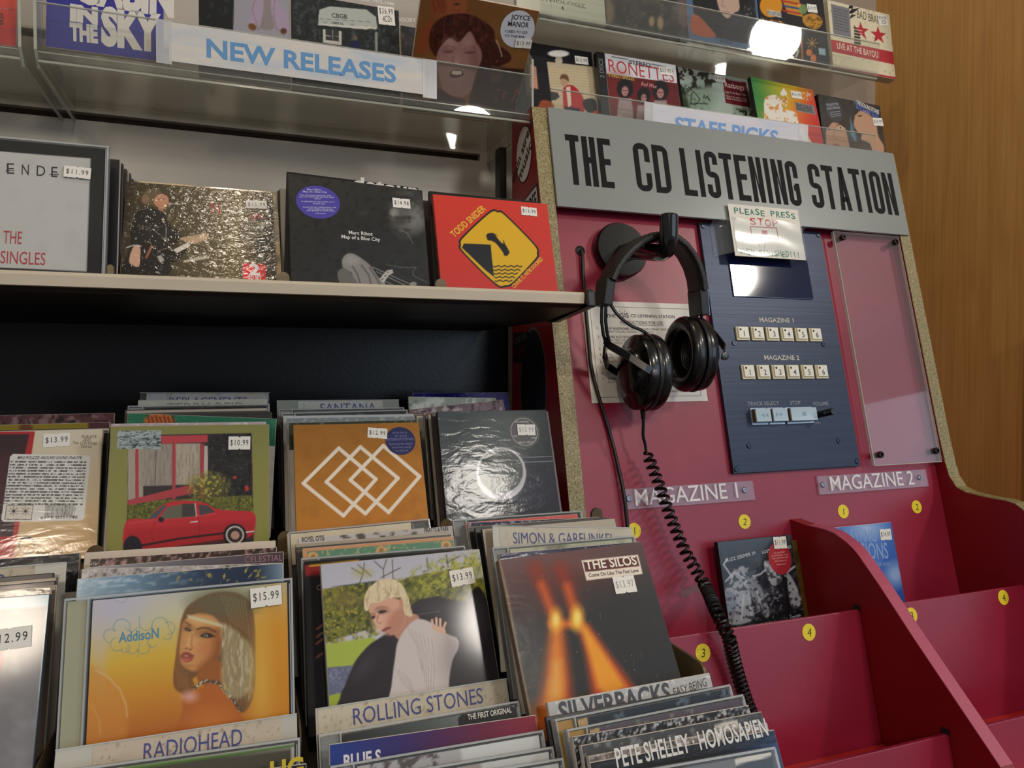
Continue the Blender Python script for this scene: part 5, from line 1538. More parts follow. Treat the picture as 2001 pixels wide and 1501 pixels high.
def art_polizze(c, t):
    c.lin((300, 350), (330, 1260), [(0, 'D8D0BA'), (0.5, 'D6C19C'), (1, 'C89E66')])
    c.poly([(-540, 372), (246, 368), (222, 525), (190, 700), (100, 1240), (60, 1500), (-560, 1500)], 'B42A34', 1, 5)
    c.poly([(-500, 392), (206, 388), (176, 522), (90, 1100), (-500, 1120)], '38242A', 1, 6)
    c.poly([(-500, 560), (60, 540), (20, 900), (-500, 900)], '5A2A32', 0.7, 60)
    c.poly([(92, 525), (620, 537), (632, 560), (588, 975), (570, 990), (28, 1000), (10, 985), (72, 545)], 'E0DED8', 1, 3)
    for i in range(15):
        y = 580 + i * 21
        x0 = 88 - (y - 525) * 0.165
        x1 = 604 - (y - 525) * 0.09
        lm = c.m_line([(x0, y), (x1, y + 3)], 11, 3)
        c.speck(8, '3A3838', 0.36, 0.5, 0.85, 60 + i, lm, 1.0, 0.4)
    c.poly([(45, 882), (236, 880), (222, 985), (34, 985)], '2E2A28', 1, 2)
    c.poly([(49, 886), (232, 884), (219, 981), (38, 981)], 'DAD2C4', 1, 2)
    for cx in (98, 180):
        for k in range(8):
            a = k * math.pi / 4
            c.line([(cx + 8 * math.cos(a), 925 + 8 * math.sin(a)), (cx + 34 * math.cos(a), 925 + 32 * math.sin(a))], 3, '2E2A28', 1, 3)
        c.ell(cx, 925, 9, 9, '2E2A28', 1, 3)
    for i in range(30):
        rnd = random.Random(i + 3)
        x = 322 + i * 7.2
        c.line([(x, 880), (x - 13, 968)], 1.0 + 3 * rnd.random(), '2A2826', 0.9, 3)
    text(t, 'label_lettering', '617308051748', c.loc((285, 980)), c.loc((540, 976)), 0.0026, TYPE)
    text(t, 'label_lettering', 'MIKE POLIZZE: AROUND SOUND (PoB-074)', c.loc((122, 562)), c.loc((570, 562)), 0.0028, TYPE, bold=0.012, shear=0.2)
    c.ell(190, 1160, 58, 62, '2A2A34', 1, 4)
    c.ell(190, 1160, 50, 54, 'CBA874', 1, 4)
    c.line([(150, 1120), (180, 1104), (215, 1110), (235, 1130)], 14, '2E3444', 0.9, 5)
    for s_, a, b in (('PoB-074', (572, 414), (672, 416)), ('2025', (578, 436), (634, 437)), ('Ten (10) Songs', (507, 458), (676, 460)), ('Stereo', (565, 482), (642, 484)), ('Around Sound', (254, 1226), (436, 1222))):
        text(t, 'title_lettering', s_, c.loc(a), c.loc(b), 0.0030, mat('5A5048', 0.6))
    price(t, c, (398, 430), '$13.99', 0.0212, 0.0125, 2)
sleeve('A0_pol', 'cream and red disc cover with a big white text label and barcode', art_polizze, t=0.006, edge='C9B896', pm=P_WRAP(), n=300, origin=(0, 740, 3.573))

def art_singles(c, t):
    c.fill('14171B')
    c.poly([(-640, 110), (880, 240), (840, 1345), (-690, 1280)], 'C6C5C1', 1, 3)
    c.speck(140, 'B8B6B2', 0.5, 0.9, 0.5, 2, c.m_poly([(-640, 110), (880, 240), (840, 1345), (-690, 1280)], 3))
    for s_, a, b, h_ in (('E', (62, 386), (134, 388), 0.0098), ('N', (206, 396), (276, 400), 0.0098), ('D', (352, 406), (436, 412), 0.0098), ('E', (496, 418), (556, 422), 0.0098), ('R', (632, 430), (700, 434), 0.0098), ('S', (760, 440), (820, 444), 0.0098), ('PRET', (-560, 350), (-60, 378), 0.0098)):
        text(t, 'title_lettering', s_, c.loc(a), c.loc(b), h_, mat('202026', 0.5), bold=0.0, y=0.0016)
    for x, y in ((50, 355), (480, 392)):
        c.line([(x, y), (x + 85, y + 4)], 9, '202026', 1, 3)
    text(t, 'title_lettering', 'THE', c.loc((22, 1068)), c.loc((205, 1078)), 0.0115, mat('B53040', 0.5), y=0.0016)
    text(t, 'title_lettering', 'SINGLES', c.loc((-4, 1264)), c.loc((436, 1284)), 0.0112, mat('B53040', 0.5), y=0.0016)
    price(t, c, (757, 385), '$11.99', 0.0205, 0.0105, -2, y=-0.0001)
jewel('Sh_pret', 'clear boxed disc with pale grey cover and red title, left end of cream shelf', art_singles, tray='1C1D20', hinge='24282C', origin=(0, 260, 5.0), n=150)

def art_guitar(c, t):
    c.lin((150, 600), (1850, 700), [(0, '3A3022'), (0.4, '4A4028'), (0.75, '6A5C3C'), (1, '3A3428')])
    c.speck(30, 'B09A66', 0.58, 0.75, 0.35, 3)
    c.ell(465, 325, 115, 95, '66563C', 1, 26)
    c.ell(375, 350, 45, 55, '8A6C50', 0.9, 24)
    c.poly([(490, 330), (555, 290), (628, 318), (642, 375), (604, 450), (540, 455), (478, 395)], 'C48C6C', 1, 10, True)
    c.ell(560, 350, 30, 6, '5A3A2C', 0.8, 8)
    c.line([(520, 410), (560, 430)], 8, 'A06A50', 0.7, 8)
    c.poly([(530, 440), (590, 470), (585, 510), (520, 470)], 'B07A60', 1, 10)
    c.poly([(225, 560), (300, 470), (430, 450), (585, 505), (640, 620), (740, 700), (800, 800), (700, 900), (620, 1250), (90, 1250), (200, 930), (205, 700)], '1D1A16', 1, 10, True)
    c.speck(14, 'B8B0A0', 0.62, 0.70, 0.7, 6, c.m_ell(410, 670, 130, 55, 30))
    c.line([(215, 640), (240, 540), (290, 475), (420, 455)], 6, 'B8B2A8', 0.7, 6)
    c.line([(585, 560), (618, 680), (612, 790), (590, 878)], 6, 'C8C2B8', 0.8, 5)
    c.ell(655, 405, 22, 20, 'A89080', 1, 6)
    c.line([(665, 402), (825, 410)], 9, 'B4AC9C', 1, 5)
    c.poly([(240, 895), (315, 895), (312, 1100), (280, 1130), (235, 1110), (190, 1060)], 'CFA48C', 1, 8, True)
    c.line([(160, 908), (240, 880), (330, 890)], 14, 'C8C4BC', 0.9, 6)
    c.line([(250, 1000), (245, 1100)], 4, '8A5C48', 0.7, 5)
    c.poly([(440, 880), (468, 890), (400, 1030), (372, 1030)], 'B06A50', 0.9, 8)
    c.poly([(510, 1010), (560, 930), (700, 905), (800, 890), (860, 950), (720, 1070), (580, 1110), (525, 1070)], '16130F', 1, 8, True)
    c.line([(520, 980), (560, 930), (640, 910), (710, 912)], 5, 'C4BEB0', 0.8, 4)
    c.poly([(510, 1010), (560, 990), (600, 1060), (550, 1075)], 'CFCAC0', 0.8, 6)
    c.poly([(698, 930), (878, 842), (898, 888), (740, 972)], 'D8D0C4', 1, 4)
    c.poly([(770, 800), (900, 772), (1060, 748), (1110, 770), (1080, 810), (960, 850), (830, 832)], 'BC9C7C', 1, 8, True)
    c.poly([(900, 860), (930, 800), (1090, 760), (1110, 790), (950, 870)], 'C8A888', 0.8, 8)
    c.poly([(815, 1055), (1000, 1010), (1115, 1005), (1110, 1030), (820, 1080)], 'CFC6B4', 0.9, 8)
    c.ell(1740, 880, 90, 140, '24221E', 0.85, 50)
    text(t, 'title_lettering', 'STONE', c.loc((1560, 650)), c.loc((1730, 650)), 0.0046, mat('B8B09A', 0.5))
    text(t, 'title_lettering', 'ALONE', c.loc((1520, 700)), c.loc((1730, 700)), 0.0046, mat('B8B09A', 0.5))
    text(t, 'title_lettering', 'N', c.loc((1140, 520)), c.loc((1240, 520)), 0.0140, mat('B05048', 0.5))
    text(t, 'title_lettering', 'LS', c.loc((1600, 575)), c.loc((1722, 575)), 0.0060, mat('D04048', 0.5))
    c.poly([(1502, 1092), (1515, 1084), (1740, 1100), (1765, 1125), (1762, 1330), (1502, 1320)], 'DA3C40', 1, 4)
    text(t, 'title_lettering', '2', c.loc((1570, 1215)), c.loc((1695, 1222)), 0.0125, mat('F4ECE6', 0.5), bold=0.04)
    text(t, 'title_lettering', 'CD SET', c.loc((1555, 1268)), c.loc((1718, 1276)), 0.0042, mat('F4ECE6', 0.5), bold=0.02)
    price(t, c, (1655, 418), '$15.99', 0.0200, 0.0105, 3, ink=mat('8A8474', 0.7))
POSE['richback'] = (-0.0990, 0.7940, 0.1805, 29.8, 0.2, 1.0, 0.1330, 0.1250, POSE['richards'][8])
sleeve('richards', 'brown disc cover in glittering film of a singer playing guitar on stage', art_guitar, t=0.0012, edge='8A7A5C', pm=print_mat('printed_card_in_ribbed_film', coat=0.55, rough=0.38, crinkle=0.40, scale=120, stretch=(1.0, 1.0, 1.5), fine=0.08), n=190, origin=(220, 330, 5.885))
sleeve('richback', 'plain beige backed disc just behind the glittering guitarist cover', None, t=0.006, edge='CDB48C', front='D2BA92', pm=P_WRAP(), n=40)

def art_ribot(c, t):
    c.lin((300, 200), (900, 1350), [(0, '36352F'), (0.5, '2C2C2B'), (1, '2A2D2F')])
    c.mix(c.m_ell(1470, 560, 180, 240, 130), '6A6864', 0.85)
    c.mix(c.m_ell(1590, 640, 110, 120, 110), '86847F', 0.65)
    c.mix(c.m_ell(1325, 560, 46, 60, 45), '989690', 0.8)
    c.ell(1420, 400, 140, 40, '1C1C1B', 0.8, 40)
    c.ell(1440, 610, 90, 18, '2A2A28', 0.7, 26)
    c.ell(1400, 650, 80, 40, '3A3A38', 0.6, 40)
    c.mix(c.m_ell(960, 555, 70, 22, 40), '6A6A64', 0.4)
    c.speck(50, '1A1A1A', 0.5, 0.8, 0.5, 4)
    c.line([(1400, 750), (1480, 790), (1540, 900)], 10, '8A8A86', 0.55, 14)
    c.poly([(740, 1100), (780, 1030), (850, 1012), (960, 1070), (1060, 1150), (1150, 1280), (1230, 1350), (1180, 1420), (900, 1420), (850, 1240), (760, 1190)], '8A8884', 1, 14, True)
    c.poly([(690, 1250), (750, 1180), (840, 1240), (940, 1420), (760, 1420)], '6A6865', 1, 12, True)
    c.mix(c.m_ell(850, 1090, 80, 50, 60), 'A3A19C', 0.7)
    for a in ([(860, 1160), (920, 1260), (960, 1400)], [(960, 1150), (1040, 1250), (1080, 1400)], [(1050, 1170), (1120, 1280), (1180, 1380)]):
        c.line(a, 12, '3A3936', 0.8, 14)
    for a in ([(1090, 1170), (1540, 1375)], [(1130, 1220), (1480, 1385)], [(1200, 1310), (1330, 1380)]):
        c.line(a, 6, 'B4B2AC', 0.9, 4)
    c.poly([(1165, 1300), (1245, 1205), (1312, 1195), (1318, 1235), (1270, 1260), (1210, 1350)], 'B8B6B0', 1, 6)
    for x, y in ((1255, 1225), (1230, 1265), (1200, 1305)):
        c.ell(x, y, 9, 9, '3A3A38', 1, 4)
    c.line([(1240, 1140), (1400, 1172), (1580, 1170), (1540, 1215), (1545, 1265), (1700, 1340)], 7, '7E7E7A', 0.7, 6)
    c.ell(1545, 1360, 40, 26, '9A9892', 0.9, 10)
    text(t, 'title_lettering', 'Marc Ribot', c.loc((818, 795)), c.loc((1086, 815)), 0.0038, mat('EDEBE4', 0.5), bold=0.006)
    text(t, 'title_lettering', 'Map of a Blue City', c.loc((735, 842)), c.loc((1170, 878)), 0.0038, mat('EDEBE4', 0.5), bold=0.006)
    rows = [('Marc Ribot', -0.42, 0.22, 0.70, 0.11), ('Map of a Blue City', -0.62, 0.46, 0.56, 0.11), ('The foremost guitarist, free', -0.78, 0.64, 0.36, 0.085), ('jazz, and noise rock icon first vocal', -0.82, 0.74, 0.26, 0.085), ('album', -0.16, 0.14, 0.16, 0.085), ('A collection of songs written over a', -0.76, 0.76, -0.02, 0.085), ('30 year span', -0.26, 0.30, -0.14, 0.085),
            ('known for his collaborations with', -0.72, 0.78, -0.36, 0.085), ('many others and groups', -0.5, 0.6, -0.46, 0.085), ('who played in those years', -0.6, 0.7, -0.56, 0.085), ('and more', -0.2, 0.26, -0.72, 0.085)]
    round_sticker(t, c, (470, 435), 0.0212, 0.0178, '4B41A6', rows, 'D9D6F0', rot=6)
    price(t, c, (1408, 450), '$14.98', 0.0185, 0.0108, 1)
sleeve('ribot', 'black and white disc cover of a guitarist with a violet oval sticker', art_ribot, t=0.007, edge='2A2826', pm=P_WRAP(), n=190, origin=(540, 320, 5.772))

def art_sign(c, t):
    c.lin((900, 1000), (1000, 1520), [(0, 'DE3E30'), (1, 'CE3630')])
    D = [(955, 1108), (1000, 1104), (1040, 1122), (1195, 1280), (1214, 1330), (1200, 1365), (1085, 1485), (1040, 1505), (985, 1492), (815, 1325), (797, 1280), (812, 1240)]
    cx, cy = 1005, 1303
    c.poly(D, '1C1A1A', 1, 3, True)
    c.poly([(cx + (x - cx) * 0.95, cy + (y - cy) * 0.95) for x, y in D], 'E7B624', 1, 3, True)
    c.poly([(822, 1276), (963, 1282), (968, 1350), (980, 1452), (930, 1412), (812, 1298)], '1E2328', 1, 3)
    c.poly([(945, 1225), (975, 1222), (1005, 1240), (1030, 1268), (1050, 1300), (1060, 1325), (1045, 1338), (1030, 1328), (1010, 1300), (985, 1272), (950, 1255), (940, 1240)], '1C1C22', 1, 3, True)
    c.poly([(985, 1228), (1015, 1246), (1036, 1274), (1022, 1276), (1000, 1252)], 'E7B624', 1, 3)
    c.line([(1030, 1262), (1036, 1290)], 5, '1C1C22', 1, 3)
    c.ell(955, 1252, 11, 9, '1C1C22', 1, 3)
    c.ell(1042, 1332, 12, 10, '1C1C22', 1, 3)
    for i in range(5):
        y = 1396 + i * 19
        x0, x1 = 978 + i * 2, 1130 - i * 13
        c.line([(x, y + 3.5 * math.sin((x - x0) / 5.2)) for x in np.arange(x0, x1, 4)], 6, '1E2328', 1, 2.5)
    text(t, 'title_lettering', 'TODD SNIDER', c.loc((772, 1246)), c.loc((940, 1098)), 0.0075, mat('EBBE2A', 0.5), bold=0.02)
    text(t, 'title_lettering', "CRANK IT, WE'RE DOOMED", c.loc((1086, 1512)), c.loc((1236, 1362)), 0.0048, mat('EBBE2A', 0.5), bold=0.016)
    price(t, c, (1162, 1110), '$13.99', 0.0195, 0.0105, -2)
sleeve('snider', 'red disc cover with a yellow diamond road sign picture', art_sign, t=0.006, edge='C8483C', pm=P_WRAP(), n=190, origin=(600, 0, 2.68))

def art_grey(c, t):
    c.fill('9FBACB')
    c.poly([(-1400, 560), (305, 425), (200, 1800), (-1600, 1900)], '77777B', 1, 5)
    m_ = c.m_poly([(-1400, 560), (305, 425), (200, 1800), (-1600, 1900)], 5)
    c.speck(120, '8E8E92', 0.45, 0.8, 0.7, 3, m_)
    c.mix(c.m_ell(-20, 760, 40, 90, 30), 'B03A5A', 0.8)
    price(t, c, (60, 640), '$12.99', 0.0245, 0.0132, 3)
sleeve('B0_front', 'pale blue edged grey disc cover, cut by left frame edge at bottom', art_grey, t=0.006, edge='3A4048', pm=P_GLOSS(), n=120, origin=(0, 1060, 3.403))

# ------------------------------------------------------------------ discs in the wall bins
def art_cabin(c, t):
    c.fill('35358E')
    c.speck(120, '4646A0', 0.45, 0.9, 0.5, 3)
    CR = mat('D8D4CC', 0.5)
    def blk(s_, x0, x1, yb0, yb1, hpx, bold=0.05):
        p0, p1 = c.loc((x0, yb0)), c.loc((x1, yb1))
        hh = c.loc(((x0 + x1) / 2, (yb0 + yb1) / 2 - hpx))
        mid = ((p0[0] + p1[0]) / 2, (p0[1] + p1[1]) / 2)
        text(t, 'title_lettering', s_, p0, p1, hh[1] - mid[1], CR, bold=bold)
    blk('CABIN', 690, 1620, 0, 150, 280, 0.06)
    blk('IN', 650, 910, 185, 222, 140, 0.07)
    blk('THE', 650, 912, 368, 396, 150, 0.06)
    blk('SKY', 940, 1500, 398, 470, 320, 0.06)
sleeve('cabin', 'dark blue disc cover with chunky white title in the left clear bin', art_cabin, t=0.006, edge='C9B9A8', pm=P_WRAP(), n=60, origin=(0, 0, 4.764))

def art_dress(c, t):
    c.fill('9B97A0')
    c.poly([(30, -260), (365, -220), (365, 400), (30, 340)], '10161C', 1, 3)
    c.speck(50, '3A4A50', 0.6, 0.8, 0.5, 3, c.m_poly([(30, -260), (365, -220), (365, 400), (30, 340)], 3))
    c.poly([(590, -200), (650, -60), (720, -60), (760, -200), (780, 0), (860, 150), (880, 300), (740, 240), (700, 60), (640, 60), (620, 230), (510, 260), (530, 120), (580, -40)], 'A795AC', 1, 12, True)
    c.poly([(645, -120), (705, -110), (715, 100), (740, 260), (620, 260), (645, 80)], '8B8280', 1, 14, True)
    for a in ([(588, -100), (540, 100), (600, 280), (640, 220)], [(760, -100), (735, 120), (760, 260), (840, 330)]):
        c.line(a, 6, '7A6252', 0.8, 6)
    c.ell(540, 250, 40, 30, '6E4A22', 1, 10, 30)
    c.ell(830, 290, 30, 28, '5A3A2C', 1, 10)
sleeve('dress', 'grey and black disc cover showing a lilac dress, behind the NEW RELEASES card', art_dress, t=0.010, edge='15181C', pm=P_GLOSS(), n=90, origin=(380, 0, 4.764))

def art_shop(c, t):
    c.fill('23282A')
    c.speck(40, '3E4646', 0.5, 0.75, 0.8, 2)
    c.speck(16, '6A7270', 0.62, 0.8, 0.5, 7)
    c.poly([(905, -120), (1930, -40), (1930, 70), (905, -30)], '101214', 1, 4)
    c.poly([(1150, 180), (1165, 90), (1260, 60), (1600, 90), (1690, 160), (1700, 250), (1150, 220)], 'B4BAB4', 1, 6)
    c.poly([(1150, 218), (1700, 250), (1695, 275), (1640, 265), (1600, 275), (1150, 232)], 'CFCFC4', 1, 4)
    c.line([(1170, 175), (1640, 205)], 4, '5A5E5A', 0.8, 3)
    c.poly([(1195, 270), (1370, 290), (1368, 420), (1195, 395)], 'C4C0B4', 1, 4)
    c.poly([(1222, 270), (1345, 285), (1345, 385), (1222, 370)], '3A3A38', 1, 4)
    c.line([(1285, 280), (1285, 380)], 5, 'A8A498', 1, 3)
    c.line([(1222, 330), (1345, 342)], 5, 'A8A498', 1, 3)
    c.ell(1495, 350, 20, 26, '6A5648', 1, 6)
    c.poly([(1440, 430), (1470, 380), (1530, 380), (1550, 460), (1440, 460)], '22244A', 1, 6)
    c.poly([(1680, 300), (1705, 300), (1705, 480), (1680, 480)], '8E928C', 1, 4)
    for x in (1040, 1058, 1150):
        c.line([(x, 120), (x - 4, 360)], 6, '0E1012', 0.9, 4)
    text(t, 'title_lettering', 'CBGB', c.loc((1280, 162)), c.loc((1424, 176)), 0.0060, mat('3A3A38', 0.5), bold=0.02)
    text(t, 'title_lettering', '315', c.loc((1200, 216)), c.loc((1238, 219)), 0.0028, mat('4A4A48', 0.5))
    text(t, 'title_lettering', 'OMFUG', c.loc((1275, 222)), c.loc((1385, 232)), 0.0032, mat('4A4A48', 0.5), bold=0.02)
    text(t, 'title_lettering', '315', c.loc((1450, 236)), c.loc((1490, 240)), 0.0028, mat('4A4A48', 0.5))
    text(t, 'title_lettering', 'NEW YORK 1975-1988', c.loc((1380, -20)), c.loc((1862, 55)), 0.0042, mat('D8D8D4', 0.5), bold=0.02)
    price(t, c, (1785, 150), '$36.99', 0.0225, 0.0260, 3, second='4CDs')
sleeve('cbgb', 'dark boxed set with a shop front photo in the left clear bin', art_shop, t=0.022, edge='101214', pm=P_WRAPX(), n=130, origin=(380, 0, 4.764))

def art_advis(c, t):
    c.fill('2A2A2E')
    c.speck(40, '56565A', 0.5, 0.8, 0.7, 4)
    c.poly([(90, 100), (255, 120), (258, 240), (90, 220)], 'E4E0D8', 1, 2)
    c.poly([(90, 130), (250, 145), (252, 210), (90, 200)], '1A1A1C', 1, 2)
    text(t, 'notice_lettering', 'ADVISORY', c.loc((20, 196)), c.loc((250, 206)), 0.0062, mat('E4E0D8', 0.5), bold=0.0)
sleeve('isory', 'dark disc with a black and white warning notice beside the screaming face cover', art_advis, t=0.006, edge='C9A878', pm=P_WRAP(), n=60, origin=(760, 0, 4.764))

def art_leftred(c, t):
    c.fill('D8362C')
    c.lin((0, 0), (0, 300), [(0, 'E0402E'), (1, 'C4302A')])
    for i, s_ in enumerate(('LOVE', 'AND', 'US')):
        text(t, 'title_lettering', s_, c.loc((-90, 160 + 33 * i)), c.loc((38, 166 + 33 * i)), 0.0050, mat('2A1414', 0.5), bold=0.02)
    text(t, 'title_lettering', 'live in the sun', c.loc((-120, 84)), c.loc((82, 92)), 0.0028, mat('F0B0A0', 0.5))
sleeve('orangeleft', 'orange red disc in wrinkled film, at top left corner of the picture', art_leftred, t=0.006, edge='9A9A92', pm=P_WRAP(), n=60, origin=(0, 0, 4.764))

def art_scream(c, t):
    c.lin((300, 100), (1300, 500), [(0, '7A4E2A'), (1, '7E552C')])
    c.speck(120, '946636', 0.5, 0.9, 0.4, 2)
    c.poly([(420, -20), (700, 30), (720, 260), (420, 240)], '8E4E30', 1, 10)
    c.poly([(420, 10), (560, 20), (540, 80), (420, 70)], '2A1612', 1, 8)
    c.poly([(530, 60), (700, 60), (700, 200), (610, 260), (545, 230)], '9A5534', 1, 10, True)
    c.ell(620, 120, 26, 8, '3A1C14', 0.9, 8)
    c.line([(600, 170), (650, 185)], 6, '6A3220', 0.8, 8)
    c.poly([(370, 100), (430, 60), (500, 70), (530, 140), (500, 210), (440, 200), (400, 300), (370, 520), (250, 560), (300, 360), (380, 240), (380, 160)], '8A4628', 1, 10, True)
    for a in ([(400, 90), (420, 180)], [(440, 75), (470, 160)], [(480, 80), (500, 150)]):
        c.line(a, 7, '5A2A1A', 0.8, 6)
    c.poly([(370, 500), (375, 380), (430, 280), (560, 215), (720, 210), (860, 270), (960, 350), (990, 480), (1100, 560), (1120, 640), (1000, 700), (940, 760), (900, 1100), (880, 1100), (860, 640), (780, 560), (500, 520), (430, 600)], '45201A', 1, 12, True)
    hm_ = c.m_poly([(370, 500), (430, 280), (560, 215), (720, 210), (860, 270), (990, 480), (1100, 560), (940, 760), (860, 640), (500, 520)], 12, True)
    c.speck(40, '6E3428', 0.5, 0.75, 0.8, 4, hm_, 1.6, 0.8)
    c.speck(30, '2A120E', 0.55, 0.8, 0.7, 9, hm_, 1.6, 0.8)
    c.poly([(480, 500), (560, 430), (640, 470), (740, 370), (800, 470), (850, 560), (840, 680), (800, 780), (760, 900), (680, 970), (560, 950), (490, 900), (440, 700), (440, 580)], 'A27670', 1, 12, True)
    c.mix(c.m_ell(600, 680, 110, 130, 130), 'B08880', 0.6)
    c.line([(498, 522), (540, 504), (580, 512), (604, 530)], 7, '6A3A34', 0.75, 8)
    c.line([(684, 532), (715, 512), (752, 508), (795, 528)], 7, '6A3A34', 0.75, 8)
    c.mix(c.m_ell(560, 470, 60, 40, 60), 'C09A90', 0.6)
    c.mix(c.m_ell(720, 480, 50, 50, 60), 'B88E84', 0.6)
    c.mix(c.m_ell(790, 640, 40, 110, 70), '7A504A', 0.5)
    c.mix(c.m_ell(625, 640, 22, 60, 40), 'BC968C', 0.5)
    c.mix(c.m_ell(542, 552, 46, 18, 26), '7E544E', 0.6)
    c.line([(504, 558), (540, 562), (580, 556)], 6, '3E201C', 0.8, 7)
    c.mix(c.m_ell(745, 560, 48, 18, 26), '7E544E', 0.6)
    c.line([(702, 564), (745, 570), (790, 562)], 6, '3E201C', 0.8, 7)
    c.line([(590, 600), (585, 660), (620, 690), (650, 660)], 8, '7E524C', 0.7, 10)
    c.poly([(556, 780), (570, 735), (620, 722), (670, 735), (684, 770), (640, 790), (590, 795)], '5A2A26', 1, 6, True)
    c.poly([(572, 762), (580, 732), (660, 734), (668, 762), (620, 772)], 'E2D4BE', 1, 5)
    c.line([(620, 730), (622, 770)], 2, 'B09A88', 0.8, 3)
    for a in ([(500, 800), (520, 900)], [(680, 830), (670, 920)], [(740, 780), (720, 860)]):
        c.line(a, 5, '86605A', 0.6, 8)
    c.poly([(800, 760), (850, 640), (940, 700), (1250, 720), (1180, 1130), (700, 1130), (740, 980)], '3A2220', 1, 20)
    c.poly([(940, 690), (1050, 690), (1030, 830), (940, 850)], '5A3A34', 0.9, 12)
    c.speck(24, '8A4A34', 0.6, 0.74, 0.8, 12, c.m_poly([(950, 880), (1230, 880), (1180, 1030), (950, 1010)], 12))
    c.poly([(380, 880), (480, 900), (560, 960), (700, 1000), (700, 1140), (360, 1140)], '4A2A28', 1, 14)
    c.line([(985, 450), (1010, 500), (1042, 600)], 10, 'D8B8A0', 0.85, 8)
    round_sticker(t, c, (1187, 350), 0.0238, 0.0238, 'D4D6E0', (('JOYCE', -0.48, 0.66, 0.52, 0.25), ('MANOR', -0.60, 0.62, 0.14, 0.27), ('I USED TO GO', -0.72, 0.60, -0.20, 0.14), ('TO THIS BAR', -0.70, 0.50, -0.44, 0.13)), '1E1E26', rot=5)
    price(t, c, (1240, 480), '$13.99', 0.0230, 0.0120, 5, y=-0.0012)
POSE['joyce'] = (0.2140, 0.9070, 0.4740) + POSE['joyce'][3:8] + ([(823, -4), (1053, 38), (1003, 235), (793, 206)],)
sleeve('joyce', 'brown disc cover of a screaming woman, tipped forward over the clear bin front', art_scream, t=0.005, edge='D8C4B0', pm=P_GLOSS(), n=170, origin=(760, 0, 4.764))

# crop of the right wall bins
OR_ = (1000, 0, 2.633)
def art_redjacket(c, t):
    c.fill('16161C')
    c.poly([(180, 318), (425, 345), (462, 640), (215, 610)], 'CDBB9A', 1, 4)
    wm = c.m_poly([(180, 318), (425, 345), (462, 640), (215, 610)], 4)
    for i in range(20):
        c.mix(wm * c.m_line([(180, 330 + i * 14), (470, 356 + i * 14)], 2, 3), 'A8946E', 0.7)
    c.ell(240, 276, 55, 18, 'F2EEEA', 1, 5)
    c.poly([(228, 290), (255, 290), (262, 315), (250, 345), (232, 345), (222, 312)], 'C8BCA4', 1, 4)
    c.poly([(262, 480), (275, 445), (310, 440), (345, 470), (370, 520), (360, 610), (280, 620)], 'B4202C', 1, 5, True)
    c.poly([(278, 450), (300, 445), (306, 540), (290, 560)], 'E2D4C0', 1, 4)
    c.poly([(272, 550), (350, 560), (355, 640), (280, 640)], '22222E', 1, 5)
    c.ell(270, 420, 20, 26, 'C29A7A', 1, 5)
    c.poly([(248, 410), (255, 385), (285, 388), (294, 420), (280, 412), (262, 405)], '6A5034', 1, 4, True)
    c.poly([(160, 500), (190, 470), (235, 478), (245, 500), (225, 515), (190, 520)], '18181C', 1, 4)
    c.poly([(130, 570), (150, 520), (190, 520), (215, 545), (210, 610), (130, 600)], '9A4A2C', 1, 6, True)
    c.poly([(365, 520), (420, 510), (445, 560), (430, 600), (380, 570)], '1C1A20', 1, 5, True)
    c.poly([(415, 580), (455, 570), (470, 640), (420, 630)], 'D84A2A', 1, 5, True)
    c.poly([(95, 330), (125, 345), (135, 460), (95, 450)], 'C89078', 1, 4)
    price(t, c, (358, 312), '$13.99', 0.0225, 0.0130, 2)
sleeve('redjacket', 'black disc cover of a person in red jacket under a hanging lamp', art_redjacket, t=0.007, edge='121216', pm=P_WRAP(), n=120, origin=OR_)

def art_trio(c, t):
    c.fill('6A1E22')
    c.poly([(470, 272), (850, 335), (850, 435), (475, 380)], 'DCDCE0', 1, 2)
    c.poly([(480, 378), (860, 430), (880, 720), (500, 700)], '64181E', 1, 3)
    c.mix(c.m_ell(540, 470, 60, 90, 90), '7E2A26', 0.7)
    for x, y, r_ in ((583, 470, 20), (680, 505, 16), (765, 480, 20)):
        c.ell(x, y - 14, r_ * 2.1, r_ * 2.6, '17121A', 1, 10)
        c.ell(x, y, r_ * 0.9, r_ * 1.3, 'B0807A', 1, 6)
        c.poly([(x - 40, y + 110), (x - 32, y + 36), (x + 32, y + 36), (x + 44, y + 110), (x + 44, y + 220), (x - 46, y + 220)], 'A79C9C', 0.85, 8)
        c.ell(x - 6, y - 4, 4, 3, '2A1A1E', 1, 2)
        c.ell(x + 8, y - 4, 4, 3, '2A1A1E', 1, 2)
        c.line([(x - 4, y + 12), (x + 6, y + 12)], 3, '8A3A3A', 1, 2)
    RED = mat('B8303A', 0.5)
    text(t, 'title_lettering', 'RONETTES', c.loc((500, 368)), c.loc((836, 424)), 0.0215, RED, bold=0.0)
    text(t, 'title_lettering', 'STEREO', c.loc((605, 328)), c.loc((716, 345)), 0.0062, mat('3A3C44', 0.5), bold=0.03)
    text(t, 'title_lettering', 'STEREO SINGLES', c.loc((498, 394)), c.loc((632, 416)), 0.0060, mat('C9B24A', 0.5), bold=0.01)
    text(t, 'title_lettering', 'Red Wax', c.loc((665, 440)), c.loc((745, 456)), 0.0070, mat('D88A8E', 0.5), shear=0.3, bold=0.01)
    c.line([(515, 292), (600, 306)], 4, '3A3C44', 1, 3)
    c.line([(720, 330), (790, 345)], 4, '3A3C44', 1, 3)
    price(t, c, (790, 366), '$33.95', 0.0245, 0.0140, 3)
th, _a = sleeve('ronettes', 'disc with large red title over three dark haired singers, behind the STAFF PICKS card', art_trio, t=0.010, edge='A8A8AA', pm=P_WRAP(), n=130, origin=OR_)
